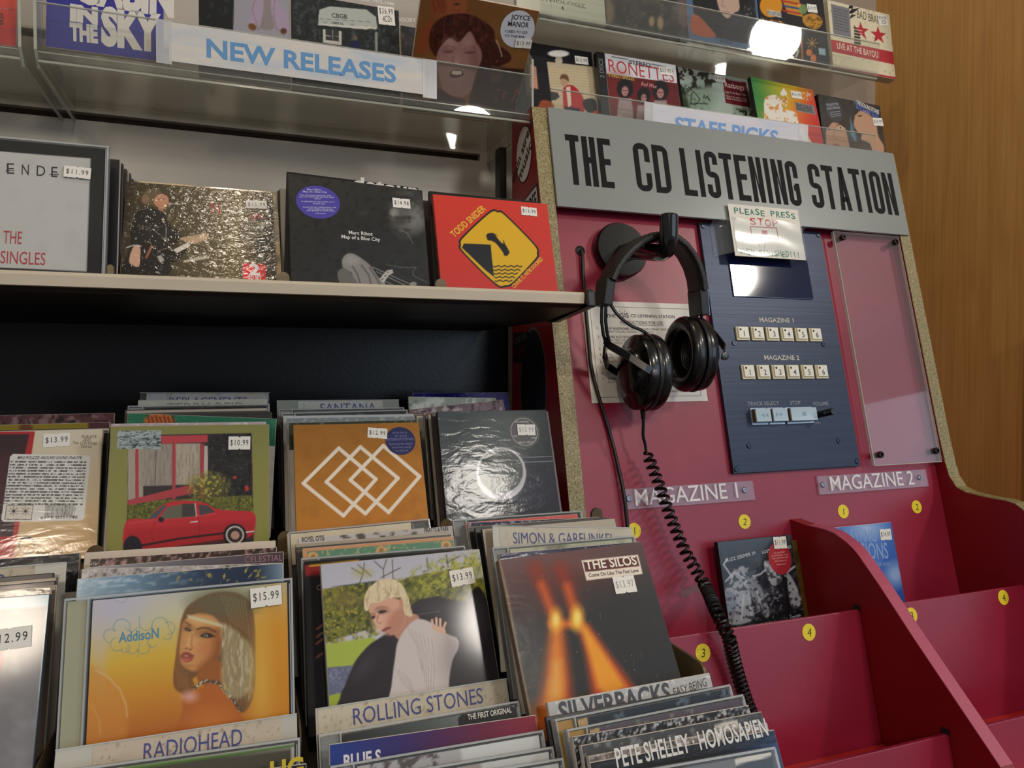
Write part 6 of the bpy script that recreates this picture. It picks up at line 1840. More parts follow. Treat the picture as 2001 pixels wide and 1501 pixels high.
sp_ = MB().box(-0.0145, -0.0004, 0.0, 0.0102, 0.0, pose('ronettes')[2]).build('disc_spine', mat('15161A', 0.3, coat=0.4), th, None, 0.0006)
sp_['label'] = 'black spine lettered 2 DISCS'
o = text(th, 'spine_lettering', '2 DISCS', (-0.0045, 0.080), (-0.0045, 0.112), 0.0070, mat('8A8C92', 0.5), y=-0.0002)

def art_tree(c, t):
    c.lin((900, 350), (1100, 560), [(0, 'B9C2BC'), (1, 'A9B8AC')])
    c.mix(c.m_ell(960, 500, 90, 80, 60), '7E9682', 0.8)
    tm = c.m_poly([(845, 330), (1080, 385), (1060, 440), (960, 450), (900, 480), (880, 620), (850, 620)], 30)
    c.speck(20, '2A2A22', 0.42, 0.56, 0.95, 3, tm)
    c.mix(c.m_poly([(845, 440), (880, 450), (920, 560), (900, 660), (860, 660)], 20), '2C3626', 0.9)
    c.speck(16, '5A6A4A', 0.5, 0.7, 0.6, 8, c.m_ell(930, 530, 90, 70, 40))
    c.speck(14, '1E2018', 0.48, 0.62, 0.9, 14, c.m_poly([(1150, 560), (1260, 575), (1270, 680), (1130, 660)], 20))
    c.poly([(1085, 402), (1205, 425), (1228, 556), (1100, 530)], '6A1F2A', 1, 2)
    WH = mat('E4C8C8', 0.5)
    text(t, 'title_lettering', 'Ratbogs', c.loc((1098, 448)), c.loc((1196, 466)), 0.0105, WH, bold=0.004)
    text(t, 'title_lettering', 'Sings To the Empty Room', c.loc((1098, 478)), c.loc((1208, 496)), 0.0046, WH, shear=0.2)
    text(t, 'title_lettering', '"One of the most exciting', c.loc((1102, 498)), c.loc((1208, 516)), 0.0038, WH)
    text(t, 'title_lettering', 'bands working right now"', c.loc((1106, 510)), c.loc((1212, 528)), 0.0038, WH)
    text(t, 'title_lettering', 'AUTOGRAPHED', c.loc((1112, 414)), c.loc((1184, 426)), 0.0028, WH)
    for a in ([(925, 480), (920, 535), (945, 540), (968, 510), (935, 470)], [(918, 530), (1010, 535)], [(985, 505), (990, 490), (998, 508), (1006, 494), (1012, 512)], [(1012, 505), (1020, 520)]):
        c.line(a, 4, '1C2620', 1, 2.5)
    price(t, c, (1070, 407), '$14.99', 0.0215, 0.0130, 2)
sleeve('ratboys', 'pale green disc cover with a leafy tree and maroon title block', art_tree, t=0.007, edge='2E3226', pm=P_WRAP(), n=120, origin=OR_)

def art_reggae(c, t):
    c.lin((1240, 480), (1590, 560), [(0, '56804A'), (0.3, '9AB03A'), (0.55, 'E0A030'), (0.85, 'D8503A'), (1, 'CC3A3A')])
    c.mix(c.m_ell(1260, 470, 90, 160, 140), '3E8A48', 0.8)
    c.mix(c.m_ell(1420, 440, 100, 60, 100), 'D6B838', 0.7)
    c.poly([(1300, 520), (1320, 495), (1360, 490), (1385, 520), (1400, 560), (1460, 580), (1480, 640), (1540, 760), (1300, 760), (1300, 600)], 'EDE6DA', 1, 5, True)
    sm_ = c.m_poly([(1300, 520), (1360, 490), (1400, 560), (1460, 580), (1540, 760), (1300, 760)], 5, True)
    c.speck(18, 'D88A3A', 0.56, 0.68, 0.8, 6, sm_)
    c.poly([(1382, 480), (1400, 452), (1418, 480), (1415, 492), (1385, 492)], 'F0EAE0', 1, 4)
    c.poly([(1384, 500), (1420, 500), (1412, 545), (1395, 545)], 'CC8A34', 1, 5)
    c.speck(7, 'F0E6D0', 0.56, 0.62, 0.9, 9, c.m_ell(1402, 520, 22, 34, 8))
    c.speck(8, 'E8D8C0', 0.58, 0.64, 0.8, 11, c.m_ell(1515, 495, 40, 22, 8))
    c.poly([(1455, 525), (1555, 545), (1565, 592), (1468, 572)], '8A8A8C', 1, 2)
    for i, s_ in enumerate(('TODAY IS THE DAY', 'SPECIAL ANNIVERSARY', 'EXPANDED EDITION')):
        text(t, 'sticker_lettering', s_, c.loc((1463 + 2 * i, 542 + 12 * i)), c.loc((1548 + 3 * i, 560 + 12 * i)), 0.0040, mat('1E1E22', 0.5), bold=0.02)
    price(t, c, (1464, 490), '$15.99', 0.0225, 0.0140, 3)
sleeve('greenred', 'disc cover fading from green to orange red with a white posterised figure', art_reggae, t=0.008, edge='17181A', pm=P_WRAP(), n=120, origin=OR_)

def art_faces(c, t):
    c.fill('383432')
    c.speck(40, '22201E', 0.45, 0.75, 0.8, 3)
    c.poly([(1625, 640), (1650, 615), (1700, 625), (1725, 700), (1735, 800), (1640, 830), (1615, 720)], 'B88E72', 1, 6, True)
    c.poly([(1600, 640), (1620, 600), (1660, 596), (1700, 612), (1722, 660), (1690, 640), (1650, 630), (1622, 660)], '3A2E28', 1, 5, True)
    c.line([(1670, 645), (1692, 640), (1708, 654)], 4, '3A2A24', 0.9, 3)
    c.ell(1690, 658, 12, 6, 'D8D0C8', 1, 3)
    c.ell(1690, 658, 5, 5, '3A2A24', 1, 2)
    c.ell(1634, 664, 8, 5, '4A3830', 1, 3)
    c.line([(1660, 660), (1655, 705), (1668, 712)], 4, '8A6450', 0.8, 4)
    c.line([(1640, 752), (1665, 745), (1690, 754)], 7, '8A4A44', 1, 4)
    c.poly([(1755, 470), (1792, 480), (1790, 520), (1760, 540)], '4E7A96', 0.8, 10)
    c.poly([(1740, 600), (1752, 640), (1775, 720), (1768, 740), (1742, 690)], '5A86A2', 0.9, 8)
    c.poly([(1762, 610), (1775, 570), (1820, 560), (1870, 620), (1885, 700), (1915, 760), (1900, 830), (1860, 790), (1840, 740), (1800, 720), (1785, 690), (1760, 650)], 'BE9478', 1, 6, True)
    c.poly([(1765, 560), (1790, 530), (1860, 545), (1890, 600), (1850, 600), (1830, 570), (1790, 570), (1768, 590)], '2E2622', 1, 5, True)
    c.poly([(1775, 680), (1800, 690), (1795, 715), (1780, 700)], '2A1E1C', 1, 4)
    c.ell(1790, 596, 10, 4, '2E2420', 1, 3)
    c.poly([(1765, 725), (1830, 745), (1870, 830), (1740, 830)], '4A3A30', 1, 10)
    c.poly([(1868, 770), (1930, 800), (1940, 850), (1868, 830)], '86A4B8', 1, 6)
    c.poly([(1890, 545), (1935, 560), (1950, 700), (1900, 620)], '1E1A1A', 0.9, 8)
    BL = mat('3A5AA8', 0.5)
    text(t, 'title_lettering', 'THE ROLLING STONES', c.loc((1772, 534)), c.loc((1888, 588)), 0.0078, mat('E0E0E0', 0.5), bold=0.02)
    text(t, 'title_lettering', 'BLACK AND BLUE', c.loc((1770, 556)), c.loc((1884, 612)), 0.0090, BL, bold=0.05)
    round_sticker(t, c, (1657, 566), 0.0205, 0.0225, '0E0E10', (('THE ROLLING STONES', -0.72, 0.66, 0.36, 0.19), ('BLACK AND BLUE', -0.72, 0.70, 0.06, 0.22), ('remixed and remastered', -0.6, 0.6, -0.20, 0.11), ('with unheard songs and', -0.62, 0.64, -0.38, 0.11), ('a live set from that year', -0.58, 0.60, -0.54, 0.11)), 'B8BCD0', rot=13)
    price(t, c, (1882, 628), '$24.99', 0.0235, 0.0150, 6)
sleeve('stones', 'dark disc cover with two close faces and a black oval sticker, beside the wood panel', art_faces, t=0.010, edge='1C1A1A', pm=P_GLOSS(), n=130, origin=OR_)

def art_stars(c, t):
    c.fill('DCD2B4')
    c.speck(14, 'B4A888', 0.66, 0.78, 0.6, 3)
    c.poly([(1600, 195), (1960, 268), (1975, 335), (1610, 258)], 'B42C36', 1, 2)
    c.poly([(1620, 333), (1985, 400), (1985, 430), (1620, 360)], 'B42C36', 1, 2)
    def star(cx, cy, r_, rot):
        pts = []
        for k in range(10):
            a = R(rot - 90 + k * 36)
            rr = r_ if k % 2 == 0 else r_ * 0.40
            pts.append((cx + rr * math.cos(a) * 0.9, cy + rr * math.sin(a) + 0.19 * rr * math.cos(a)))
        c.poly(pts, 'B42A36', 1, 2)
    star(1795, 160, 48, -4)
    star(1885, 182, 48, -4)
    c.poly([(1735, 30), (1760, 15), (1752, 48), (1790, 40), (1745, 75), (1770, 78), (1735, 100), (1748, 70), (1725, 72), (1750, 45), (1730, 45)], '1C1A1C', 1, 2)
    c.poly([(1760, 130), (1790, 175), (1795, 235), (1760, 235)], '1C1A1C', 0.85, 3)
    for i in range(6):
        c.line([(1752, 150 + 15 * i), (1800, 160 + 15 * i)], 4, 'DCD2B4', 0.9, 2)
    c.poly([(1640, 20), (1735, 45), (1745, 205), (1655, 185)], '7C7C80', 1, 2)
    for i in range(8):
        text(t, 'sticker_lettering', 'thirty five years on the live', c.loc((1652 + i, 46 + 15 * i)), c.loc((1726 + i, 64 + 15 * i)), 0.0036, mat('2A2A2E', 0.5))
    text(t, 'title_lettering', 'BAD BRAINS', c.loc((1776, 92)), c.loc((1916, 132)), 0.0155, mat('1E1C1E', 0.5), bold=0.0)
    text(t, 'title_lettering', 'LIVE AT THE BAYOU', c.loc((1674, 250)), c.loc((1884, 300)), 0.0120, mat('EDE2CC', 0.5), bold=0.004)
    price(t, c, (1908, 105), '$24.98', 0.0215, 0.0200, 6, second='2CDs')
sleeve('badbrains', 'cream disc cover with two red stars and red band, far right of the upper bin', art_stars, t=0.016, edge='CFC4A4', pm=P_MATTE(), n=130, origin=OR_)

def art_anth(c, t):
    c.fill('CFCDB4')
    c.lin((45, -100), (480, 100), [(0, 'D4D2BE'), (1, 'B9BCA8')])
    c.line([(200, -60), (205, 100)], 3, 'A9A890', 0.8, 2)
    DK = mat('4A4840', 0.5)
    text(t, 'title_lettering', 'ANTHOLOGY', c.loc((100, -5)), c.loc((380, 38)), 0.0052, DK)
    text(t, 'title_lettering', '4', c.loc((256, 52)), c.loc((270, 54)), 0.0062, DK, bold=0.03)
    c.line([(255, 22), (380, 42)], 2, '6A6858', 1, 2)
sleeve('anth', 'cream disc cover with a spaced grey title, left end of the upper right bin', art_anth, t=0.010, edge='C4C4B4', pm=P_WRAP(), n=80, origin=OR_)

def art_grove(c, t):
    c.fill('2C2A2A')
    c.speck(40, '4A463E', 0.45, 0.7, 0.8, 3)
    c.speck(22, '6A6456', 0.6, 0.8, 0.6, 7)
    c.poly([(480, -40), (530, 40), (520, 110), (485, 130)], '7A6A54', 0.9, 20)
    c.ell(720, 110, 14, 26, '9A8466', 1, 10)
    c.ell(765, 118, 16, 34, '9A8466', 1, 10)
    c.poly([(840, -60), (900, -40), (920, 150), (860, 120)], '6E5A58', 0.8, 20)
sleeve('tree', 'murky dark disc cover of trees in the upper right bin', art_grove, t=0.008, edge='4A463E', pm=P_WRAP(), n=90, origin=OR_)

def art_portrait(c, t):
    c.fill('4E6A8A')
    c.poly([(915, -180), (1240, -110), (1272, 230), (945, 175)], '1F2226', 1, 3)
    c.poly([(925, 80), (960, 82), (1000, 120), (1050, 190), (930, 170)], 'A8563C', 1, 6, True)
    c.poly([(1050, -60), (1080, -120), (1160, -110), (1180, -20), (1170, 50), (1140, 90), (1100, 90), (1065, 40)], 'BFA090', 1, 6, True)
    c.poly([(1130, -100), (1200, -120), (1220, 0), (1180, 50), (1165, -20)], '1A1618', 1, 6, True)
    c.line([(1085, 62), (1120, 66)], 7, '9A5A54', 1, 4)
    c.line([(1090, -20), (1080, 30), (1100, 36)], 5, '9A7A6A', 0.8, 4)
    c.poly([(1120, 90), (1180, 60), (1240, 120), (1260, 220), (1080, 190)], '2A2C34', 1, 8, True)
    c.speck(10, '9A9A9A', 0.6, 0.7, 0.5, 5, c.m_poly([(1190, 20), (1250, 40), (1262, 110), (1200, 80)], 10))
    text(t, 'title_lettering', 'BRONDE', c.loc((1072, 218)), c.loc((1136, 228)), 0.0055, mat('22303E', 0.5), bold=0.03)
sleeve('portrait', 'blue bordered disc cover with a pale hatted face, in the upper right bin', art_portrait, t=0.007, edge='B09A86', pm=P_GLOSS(), n=100, origin=OR_)

def art_floral(c, t):
    c.fill('211F24')
    def pat(x, y, w_, h_, cols, seed):
        m_ = c.m_poly([(x, y), (x + w_, y + w_ * 0.18), (x + w_ + 6, y + h_ + w_ * 0.18), (x + 6, y + h_)], 2)
        for i, cc in enumerate(cols):
            c.speck(11, cc, 0.52, 0.6, 0.95, seed + i * 7, m_)
    c.ell(1335, 30, 58, 60, 'D8901E', 1, 4)
    c.poly([(1312, 50), (1385, 62), (1388, 92), (1316, 78)], 'E8E2D4', 1, 2)
    for i in range(12):
        c.line([(1315 + i * 6, 54 + i), (1318 + i * 6, 76 + i)], 2.5, '1E1A18', 1, 2)
    c.poly([(1385, -20), (1480, 0), (1500, 88), (1420, 70)], 'C88A2A', 1, 3)
    for i, cc in enumerate(('B03030', '2E4A8A', 'B03030')):
        c.line([(1395, 6 + i * 24), (1490, 24 + i * 24)], 9, cc, 1, 3)
    pat(1280, 90, 120, 60, ('3E6A3A', '8A3A2E', 'C8A060'), 3)
    pat(1310, 165, 110, 100, ('B86A5A', '3E7A4A', 'D8C8A0'), 11)
    c.poly([(1500, 85), (1560, 70), (1600, 110), (1570, 150), (1510, 130)], 'C08A2E', 1, 5, True)
    c.speck(8, '6E4A14', 0.5, 0.6, 0.8, 19, c.m_ell(1555, 112, 48, 36, 5))
    c.poly([(1425, 178), (1495, 192), (1502, 320), (1436, 300)], 'B0642E', 1, 2)
    c.poly([(1436, 192), (1486, 202), (1491, 306), (1446, 292)], '1E1C22', 1, 2)
    c.line([(1456, 235), (1475, 262), (1465, 290)], 9, 'D8CCB0', 1, 4)
    for k in range(8):
        a = k * math.pi / 4
        c.line([(1545, 222), (1545 + 28 * math.cos(a), 222 + 30 * math.sin(a))], 3, 'D8A44A', 1, 2)
    c.ell(1530, 270, 16, 18, 'D87A3A', 1, 5)
    c.ell(1552, 300, 15, 22, 'D87A4A', 1, 5)
    c.poly([(1578, 245), (1612, 250), (1616, 285), (1582, 280)], '9AB4C4', 1, 2)
    c.ell(1480, 30, 10, 10, 'E8A03A', 1, 4)
    c.ell(1500, 48, 22, 26, '7A9A5A', 0.9, 8)
    price(t, c, (1545, 45), '$14.99', 0.0210, 0.0150, 5)
sleeve('floral', 'black disc cover scattered with bright little pictures and an orange sun', art_floral, t=0.008, edge='2A2628', pm=P_GLOSS(), n=130, origin=OR_)

# ------------------------------------------------------------------ discs standing in the listening station
OS_ = (1150, 800, 2.142)
POSE['lost'] = (0.5902, 0.8096, -0.2345, 14.4, 0.1, 0.2, 0.1226, 0.1226, POSE['lost'][8])
def art_dance(c, t):
    c.fill('15161C')
    c.lin((560, 560), (600, 900), [(0, '3A4450'), (0.3, '1A1C24'), (1, '14151A')])
    c.speck(30, '3E4048', 0.5, 0.75, 0.8, 3)
    c.speck(9, 'A8AAB4', 0.66, 0.74, 0.7, 23, c.m_poly([(560, 760), (900, 700), (900, 880), (590, 900)], 30))
    c.poly([(560, 820), (600, 690), (650, 655), (672, 700), (680, 790), (690, 880), (590, 900)], '9A9EA8', 1, 8, True)
    c.poly([(560, 790), (590, 760), (620, 800), (600, 890)], '787C88', 0.9, 10, True)
    c.poly([(660, 700), (690, 690), (730, 760), (760, 850), (740, 870), (690, 800)], '7E828C', 1, 6, True)
    c.poly([(735, 640), (765, 650), (800, 690), (810, 720), (770, 740), (745, 690)], 'A4A8B0', 1, 6, True)
    c.poly([(820, 690), (850, 700), (890, 790), (880, 830), (850, 820)], 'A0A4AE', 1, 6, True)
    c.line([(820, 690), (860, 660), (880, 650)], 9, 'B0B4BC', 1, 4)
    c.line([(575, 720), (610, 680), (640, 700)], 8, 'B0B4BC', 1, 4)
    c.line([(740, 640), (760, 680)], 9, 'C0C4CC', 1, 4)
    c.speck(10, '9A9CA6', 0.55, 0.66, 0.7, 9, c.m_ell(760, 800, 90, 50, 30))
    c.poly([(815, 700), (830, 700), (845, 830), (828, 830)], '0C0D12', 1, 3)
    for x, y in ((618, 668), (662, 662), (688, 676), (748, 632), (824, 676)):
        c.ell(x, y, 10, 13, '8E8A8C', 1, 4)
        c.ell(x, y - 7, 11, 9, '1E1C20', 1, 4)
    for a in ([(600, 700), (565, 650), (580, 625)], [(640, 690), (660, 720), (640, 760)], [(690, 700), (720, 690), (742, 670)], [(770, 660), (800, 640)], [(650, 780), (640, 880)], [(672, 780), (684, 880)], [(705, 760), (735, 850), (750, 860)], [(860, 740), (900, 800)]):
        c.line(a, 8, 'B8BAC2', 0.9, 4)
    c.speck(13, '1A1B22', 0.52, 0.62, 0.7, 31, c.m_poly([(560, 690), (900, 640), (900, 880), (590, 900)], 20))
    WH = mat('D8DCE4', 0.5)
    text(t, 'title_lettering', 'BUZZ ZEEMER 29', c.loc((575, 640)), c.loc((700, 606)), 0.0042, WH)
    text(t, 'title_lettering', 'LOST AND FOUND', c.loc((728, 604)), c.loc((850, 580)), 0.0042, WH)
    text(t, 'title_lettering', '29', c.loc((745, 908)), c.loc((766, 904)), 0.0050, WH)
    text(t, 'title_lettering', 'COM ERA', c.loc((848, 880)), c.loc((890, 866)), 0.0034, WH)
    round_sticker(t, c, (802, 622), 0.0190, 0.0218, 'B02430', (('a lost gem finally', -0.5, 0.5, 0.30, 0.10), ('out on disc after twenty', -0.75, 0.75, 0.14, 0.10), ('years and more with', -0.7, 0.7, -0.02, 0.10), ('extra songs live', -0.55, 0.55, -0.20, 0.10), ('in full sound', -0.4, 0.4, -0.42, 0.10)), 'F0B8B4')
    price(t, c, (800, 557), '$11.99', 0.0215, 0.0160, -2, y=-0.0012)
sleeve('lost', 'black and white disc cover with red oval sticker in the station', art_dance, t=0.008, edge='101116', pm=P_WRAP(), n=130, origin=OS_)
POSE['gold'] = (0.6005, 0.8205, -0.2465, 13.6, 0.0, 0.0, 0.1320, 0.1240, POSE['lost'][8])
sleeve('gold', 'gold rimmed disc peeking out behind the black and white cover in the station', None, t=0.005, edge='8A6A22', front='6E5420', pm=P_WRAP(), n=40)

def art_blue(c, t):
    c.lin((500, 400), (700, 750), [(0, '4A78C4'), (1, '2E58B0')])
    c.mix(c.m_ell(560, 425, 60, 36, 60), 'B8CCE8', 0.8)
    c.mix(c.m_ell(690, 630, 40, 50, 50), 'B8CCE8', 0.7)
    c.mix(c.m_ell(480, 600, 90, 80, 80), '5A88CC', 0.7)
    LB = mat('86A8DC', 0.5)
    text(t, 'title_lettering', 'LASTING', c.loc((470, 486)), c.loc((606, 480)), 0.0190, LB, bold=0.01)
    text(t, 'title_lettering', 'VISIONS', c.loc((500, 562)), c.loc((660, 556)), 0.0230, LB, bold=0.01)
    text(t, 'title_lettering', 'DREAM FOR WHAT', c.loc((560, 598)), c.loc((670, 590)), 0.0058, LB)
    price(t, c, (645, 449), '$14.99', 0.0215, 0.0160, -2)
sleeve('blue', 'sky blue disc cover behind the red divider in the station', art_blue, t=0.006, edge='D8B8C8', pm=P_GLOSS(), n=90, origin=(1450, 850, 2.305))

# ------------------------------------------------------------------ discs and cards seen edge on in the stacks
def strip_art(base, fn=None, specks=()):
    def f(c, t):
        c.fill(base)
        for sc, hx, lo, hi, a in specks:
            c.speck(sc, hx, lo, hi, a, hash(hx) % 60 if False else sum(map(ord, hx)))
        if fn:
            fn(c, t)
    return f
SP = P_WRAP
def thin(k, label, base, specks=(), fn=None, t=0.0045, edge='CFC8BC', pm=None, strip=0.030, group=None, n=110, origin=(0, 0, 1.0)):
    return sleeve(k, label, strip_art(base, fn, specks), t=t, edge=edge, pm=pm or P_WRAP(), strip=strip, n=n, group=group, origin=origin)

G1 = 'discs in the back row'
# back row, left column
thin('A0_wrap', 'pink and dark disc in rippled film, rearmost of the far left back row stack', '5A3438', ((14, 'A88A8C', 0.5, 0.7, 0.7), (8, '1A1416', 0.55, 0.7, 0.8)), group=G1)
def f_yel(c, t):
    c.lin((0, 800), (230, 800), [(0, '8A7A1E'), (0.74, '8A7A1E'), (0.76, '4A1E2C'), (1, '4A1E2C')])
    c.ell(50, 836, 14, 7, '6A3A1E', 1, 3)
thin('A0_yel', 'yellow and maroon disc just behind the cream and red cover', '8A7A1E', (), f_yel, group=G1)
# back row, second column
divider('A1_repl', 'divider card lettered in purple, topmost of the column behind the red coupe cover', 'REPLACEMENTS', 0.22, 0.82, 0.0080, 0.0098, paper='B8BCC4', lx=(0.05, 0.99), hexs='2A2C30')
def f_silver(c, t):
    text(t, 'title_lettering', 'TERRY REID', c.loc((325, 806)), c.loc((478, 804)), 0.0110, mat('7E8684', 0.4), bold=0.01)
thin('A1_silver', 'silvery white disc with embossed grey title just in front of a lettered card', 'B9BFB6', ((20, 'D4D8D0', 0.5, 0.8, 0.6),), f_silver, group=G1)
jewel('A1_darkcase', 'dark boxed disc sticking out left behind the green cover', None, front='22242A', strip=0.03, n=60, group=G1)
thin('A1_blackspark', 'black disc in sparkling film below the silvery white one', '1C1E22', ((5, 'C8CCD0', 0.62, 0.72, 0.8), (9, '6A6E74', 0.6, 0.7, 0.6)), group=G1)  # pale specks are film sparkle put into the print colour
def f_green(c, t):
    c.ell(312, 822, 30, 14, 'C8642A', 1, 3)
    for i in range(7):
        c.line([(288 + i * 8, 812 + 3 * (i % 2)), (292 + i * 8, 826)], 3, '1E1A16', 0.9, 2)
thin('A1_green', 'green disc cover with an orange tiger striped patch, tilted behind the coupe cover', '1E6A50', ((8, '3A8A6C', 0.6, 0.8, 0.5),), f_green, group=G1)
thin('A1_lilac', 'pale lilac topped disc directly behind the red coupe cover', 'B8A9B0', ((6, 'E8E0E6', 0.6, 0.75, 0.7),), group=G1)
# back row, third column
divider('A2_sant', 'divider card lettered in purple behind the ochre diamond cover', 'SANTANA', 0.34, 0.80, 0.0085, 0.0110, paper='B4BCC0', lx=(0.165, 0.86), hexs='8A928E')
jewel('A2_j1', 'clear boxed disc nearest the lettered card in the ochre diamond column', None, front='6A7074', strip=0.03, n=50, group=G1)
jewel('A2_j2', 'clear boxed disc, second behind the pale one in the ochre diamond column', None, front='4A4E54', strip=0.03, n=50, group=G1)
thin('A2_light', 'pale grey disc edge in the middle of the ochre diamond column', 'B4BAC0', (), group=G1)
thin('A2_greyblue', 'grey blue disc edge, second behind the ochre diamond cover', '7A868C', ((6, 'C0C8CC', 0.62, 0.75, 0.6),), group=G1)
thin('A2_dkgreen', 'dark green disc edge directly behind the ochre diamond cover', '32382A', ((6, '8A9080', 0.64, 0.75, 0.6),), group=G1)
# back row, fourth column
thin('A3_blue', 'royal blue disc, rearmost behind the eclipse cover', '12186A', ((6, '5A62C0', 0.66, 0.78, 0.7),), group=G1)
thin('A3_silver', 'silver disc in streaky film below the royal blue one', 'A9B4AE', ((14, 'E4ECE6', 0.5, 0.7, 0.8), (9, '6A7470', 0.6, 0.75, 0.6)), group=G1, pm=P_WRAPX())
thin('A3_lilacw', 'tilted lilac grey disc in crumpled film above the eclipse cover', '7A6A74', ((10, 'C8BCC4', 0.5, 0.66, 0.8), (7, '3A2E36', 0.6, 0.72, 0.8)), group=G1, pm=P_WRAPX())
thin('A3_brown', 'copper brown disc edge just left behind the eclipse cover', '6A4438', ((6, 'B08A78', 0.6, 0.72, 0.8),), group=G1, t=0.007)

G2 = 'discs in the middle row'
# middle row, far left column
thin('B0_blk', 'black disc in shiny film, rearmost of the middle row far left stack', '1C1E24', ((10, '8A8E96', 0.62, 0.76, 0.6),), group=G2)
divider('B0_div', 'old divider card with worn tape, far left of the middle row', 'BLIND MELON D', 0.10, 0.735, 0.0085, 0.0105, paper='D4C6B0', lx=(0.02, 0.86), dirt=0.7)
def f_pat(c, t):
    c.speck(9, 'B88A6A', 0.48, 0.62, 0.9, 4)
thin('B0_pat', 'dark disc with tan mottling behind the pale blue edged cover', '2A2420', (), f_pat, group=G2)
# middle row, second column
thin('B1_red', 'bright red disc just below the coupe cover', 'A82430', ((5, 'E8C0C0', 0.66, 0.76, 0.7),), group=G2)
POSE['B1_white0'] = (-0.1180, 0.6450, -0.1455, 20.0, -0.9, 0.0, 0.1420, 0.1250, POSE['B1_white0'][8])
thin('B1_white0', 'blank off white disc standing left behind the mottled brown one', 'D2C2B4', (), group=G2, pm=P_MATTE())
thin('B1_brown', 'brown disc with pink mottling below the bright red one', '3A2824', ((7, 'B08E86', 0.52, 0.66, 0.85), (10, 'D8B0A8', 0.64, 0.76, 0.7)), group=G2)
def f_cel(c, t):
    c.lin((160, 1100), (560, 1080), [(0, 'A9AAB0'), (0.5, '6A6A72'), (1, '4A3640')])
    text(t, 'title_lettering', 'CELESTIAL', c.loc((478, 1100)), c.loc((552, 1096)), 0.0050, mat('9A6A74', 0.5))
thin('B1_celest', 'grey and plum disc with a faint red title below the brown mottled one', '5A5058', ((5, 'D8DADE', 0.62, 0.74, 0.6),), f_cel, group=G2)
thin('B1_white', 'pale disc in wrinkled film with a pink spot, tilted above the blue one', 'B0A8A8', ((6, '4A4A50', 0.58, 0.7, 0.8), (9, 'E0DCDC', 0.55, 0.7, 0.7)), group=G2, pm=P_WRAPX())
def f_blue(c, t):
    c.lin((150, 1130), (560, 1110), [(0, '9AB8CC'), (0.3, '6A8CA8'), (0.6, '2A3E5C'), (0.85, '22304A'), (1, '8AA4B4')])
    c.speck(10, 'C8DCE8', 0.55, 0.7, 0.7, 3, c.m_ell(220, 1130, 120, 30, 40), 0.5, 2.0)
    c.speck(6, 'C8B84A', 0.68, 0.74, 0.9, 9, c.m_ell(420, 1120, 120, 20, 20))
thin('B1_blue', 'blue sky disc in shiny film directly behind the veiled woman case', '4A6A8A', (), f_blue, group=G2)
# middle row, third column
jewel('B2_wdiv', 'clear boxed disc with plain cream sheet below the ochre diamond cover', strip_art('DCD0B6', None, ((40, 'C8B898', 0.5, 0.8, 0.4),)), strip=0.03, n=60, group=G2, rect=(0.002, 0.0022, 0.122, 0.122), hinge='B89A6A')
def f_roy(c, t):
    c.lin((580, 1040), (890, 1030), [(0, 'C8C2BE'), (1, 'B8B2B0')])
    m_ = c.m_poly([(645, 1046), (815, 1030), (815, 1050), (645, 1064)], 3)
    c.speck(12, '4A4644', 0.5, 0.62, 0.85, 4, m_, 0.8, 1.6)
    text(t, 'title_lettering', 'ROYEL OTIS', c.loc((590, 1060)), c.loc((634, 1056)), 0.0046, mat('2A2628', 0.5), bold=0.02)
    text(t, 'title_lettering', 'PRATTS & PAIN', c.loc((830, 1041)), c.loc((876, 1037)), 0.0044, mat('2A2628', 0.5), bold=0.02)
thin('B2_royel', 'pale disc with a strip of grey statues and small black title', 'BEB8B4', (), f_roy, group=G2)
def f_grn(c, t):
    c.fill('CC9468')
    c.poly([(600, 1078), (886, 1055), (890, 1120), (606, 1120)], '5E8A70', 1, 2)
    c.speck(5, 'C8B88A', 0.64, 0.74, 0.7, 4, c.m_poly([(600, 1078), (886, 1055), (890, 1120), (606, 1120)], 2))
    for x, y in ((612, 1088), (745, 1076), (872, 1066)):
        c.ell(x, y, 10, 9, 'D8A66E', 1, 2)
        c.ell(x, y, 5, 5, '9A7A4A', 1, 2)
thin('B2_green', 'peach bordered green patterned disc above the short haired woman cover', 'CC9468', (), f_grn, group=G2, n=140)
jewel('B2_jewel', 'clear boxed disc with dark edge just behind the short haired woman cover', None, front='1E1C22', strip=0.03, n=50, group=G2, tray='141416')
def f_blk2(c, t):
    c.fill('16141A')
    c.poly([(594, 1105), (700, 1096), (700, 1118), (596, 1127)], '8A1E26', 1, 2)
    c.line([(606, 1106), (700, 1097)], 4, 'D8A81E', 1, 2)
    for y in (1230, 1245, 1258, 1285):
        c.line([(619, y), (630, y - 8)], 3, '9A6A5A', 1, 2)
    text(t, 'title_lettering', 'C', c.loc((619, 1154)), c.loc((628, 1153)), 0.0040, mat('8A7A70', 0.5))
sleeve('B2_blackcd', 'black disc with a red and yellow flash, left edge showing behind the short haired woman', f_blk2, t=0.009, edge='2A1E1C', pm=P_WRAPX(), n=120, group=G2)
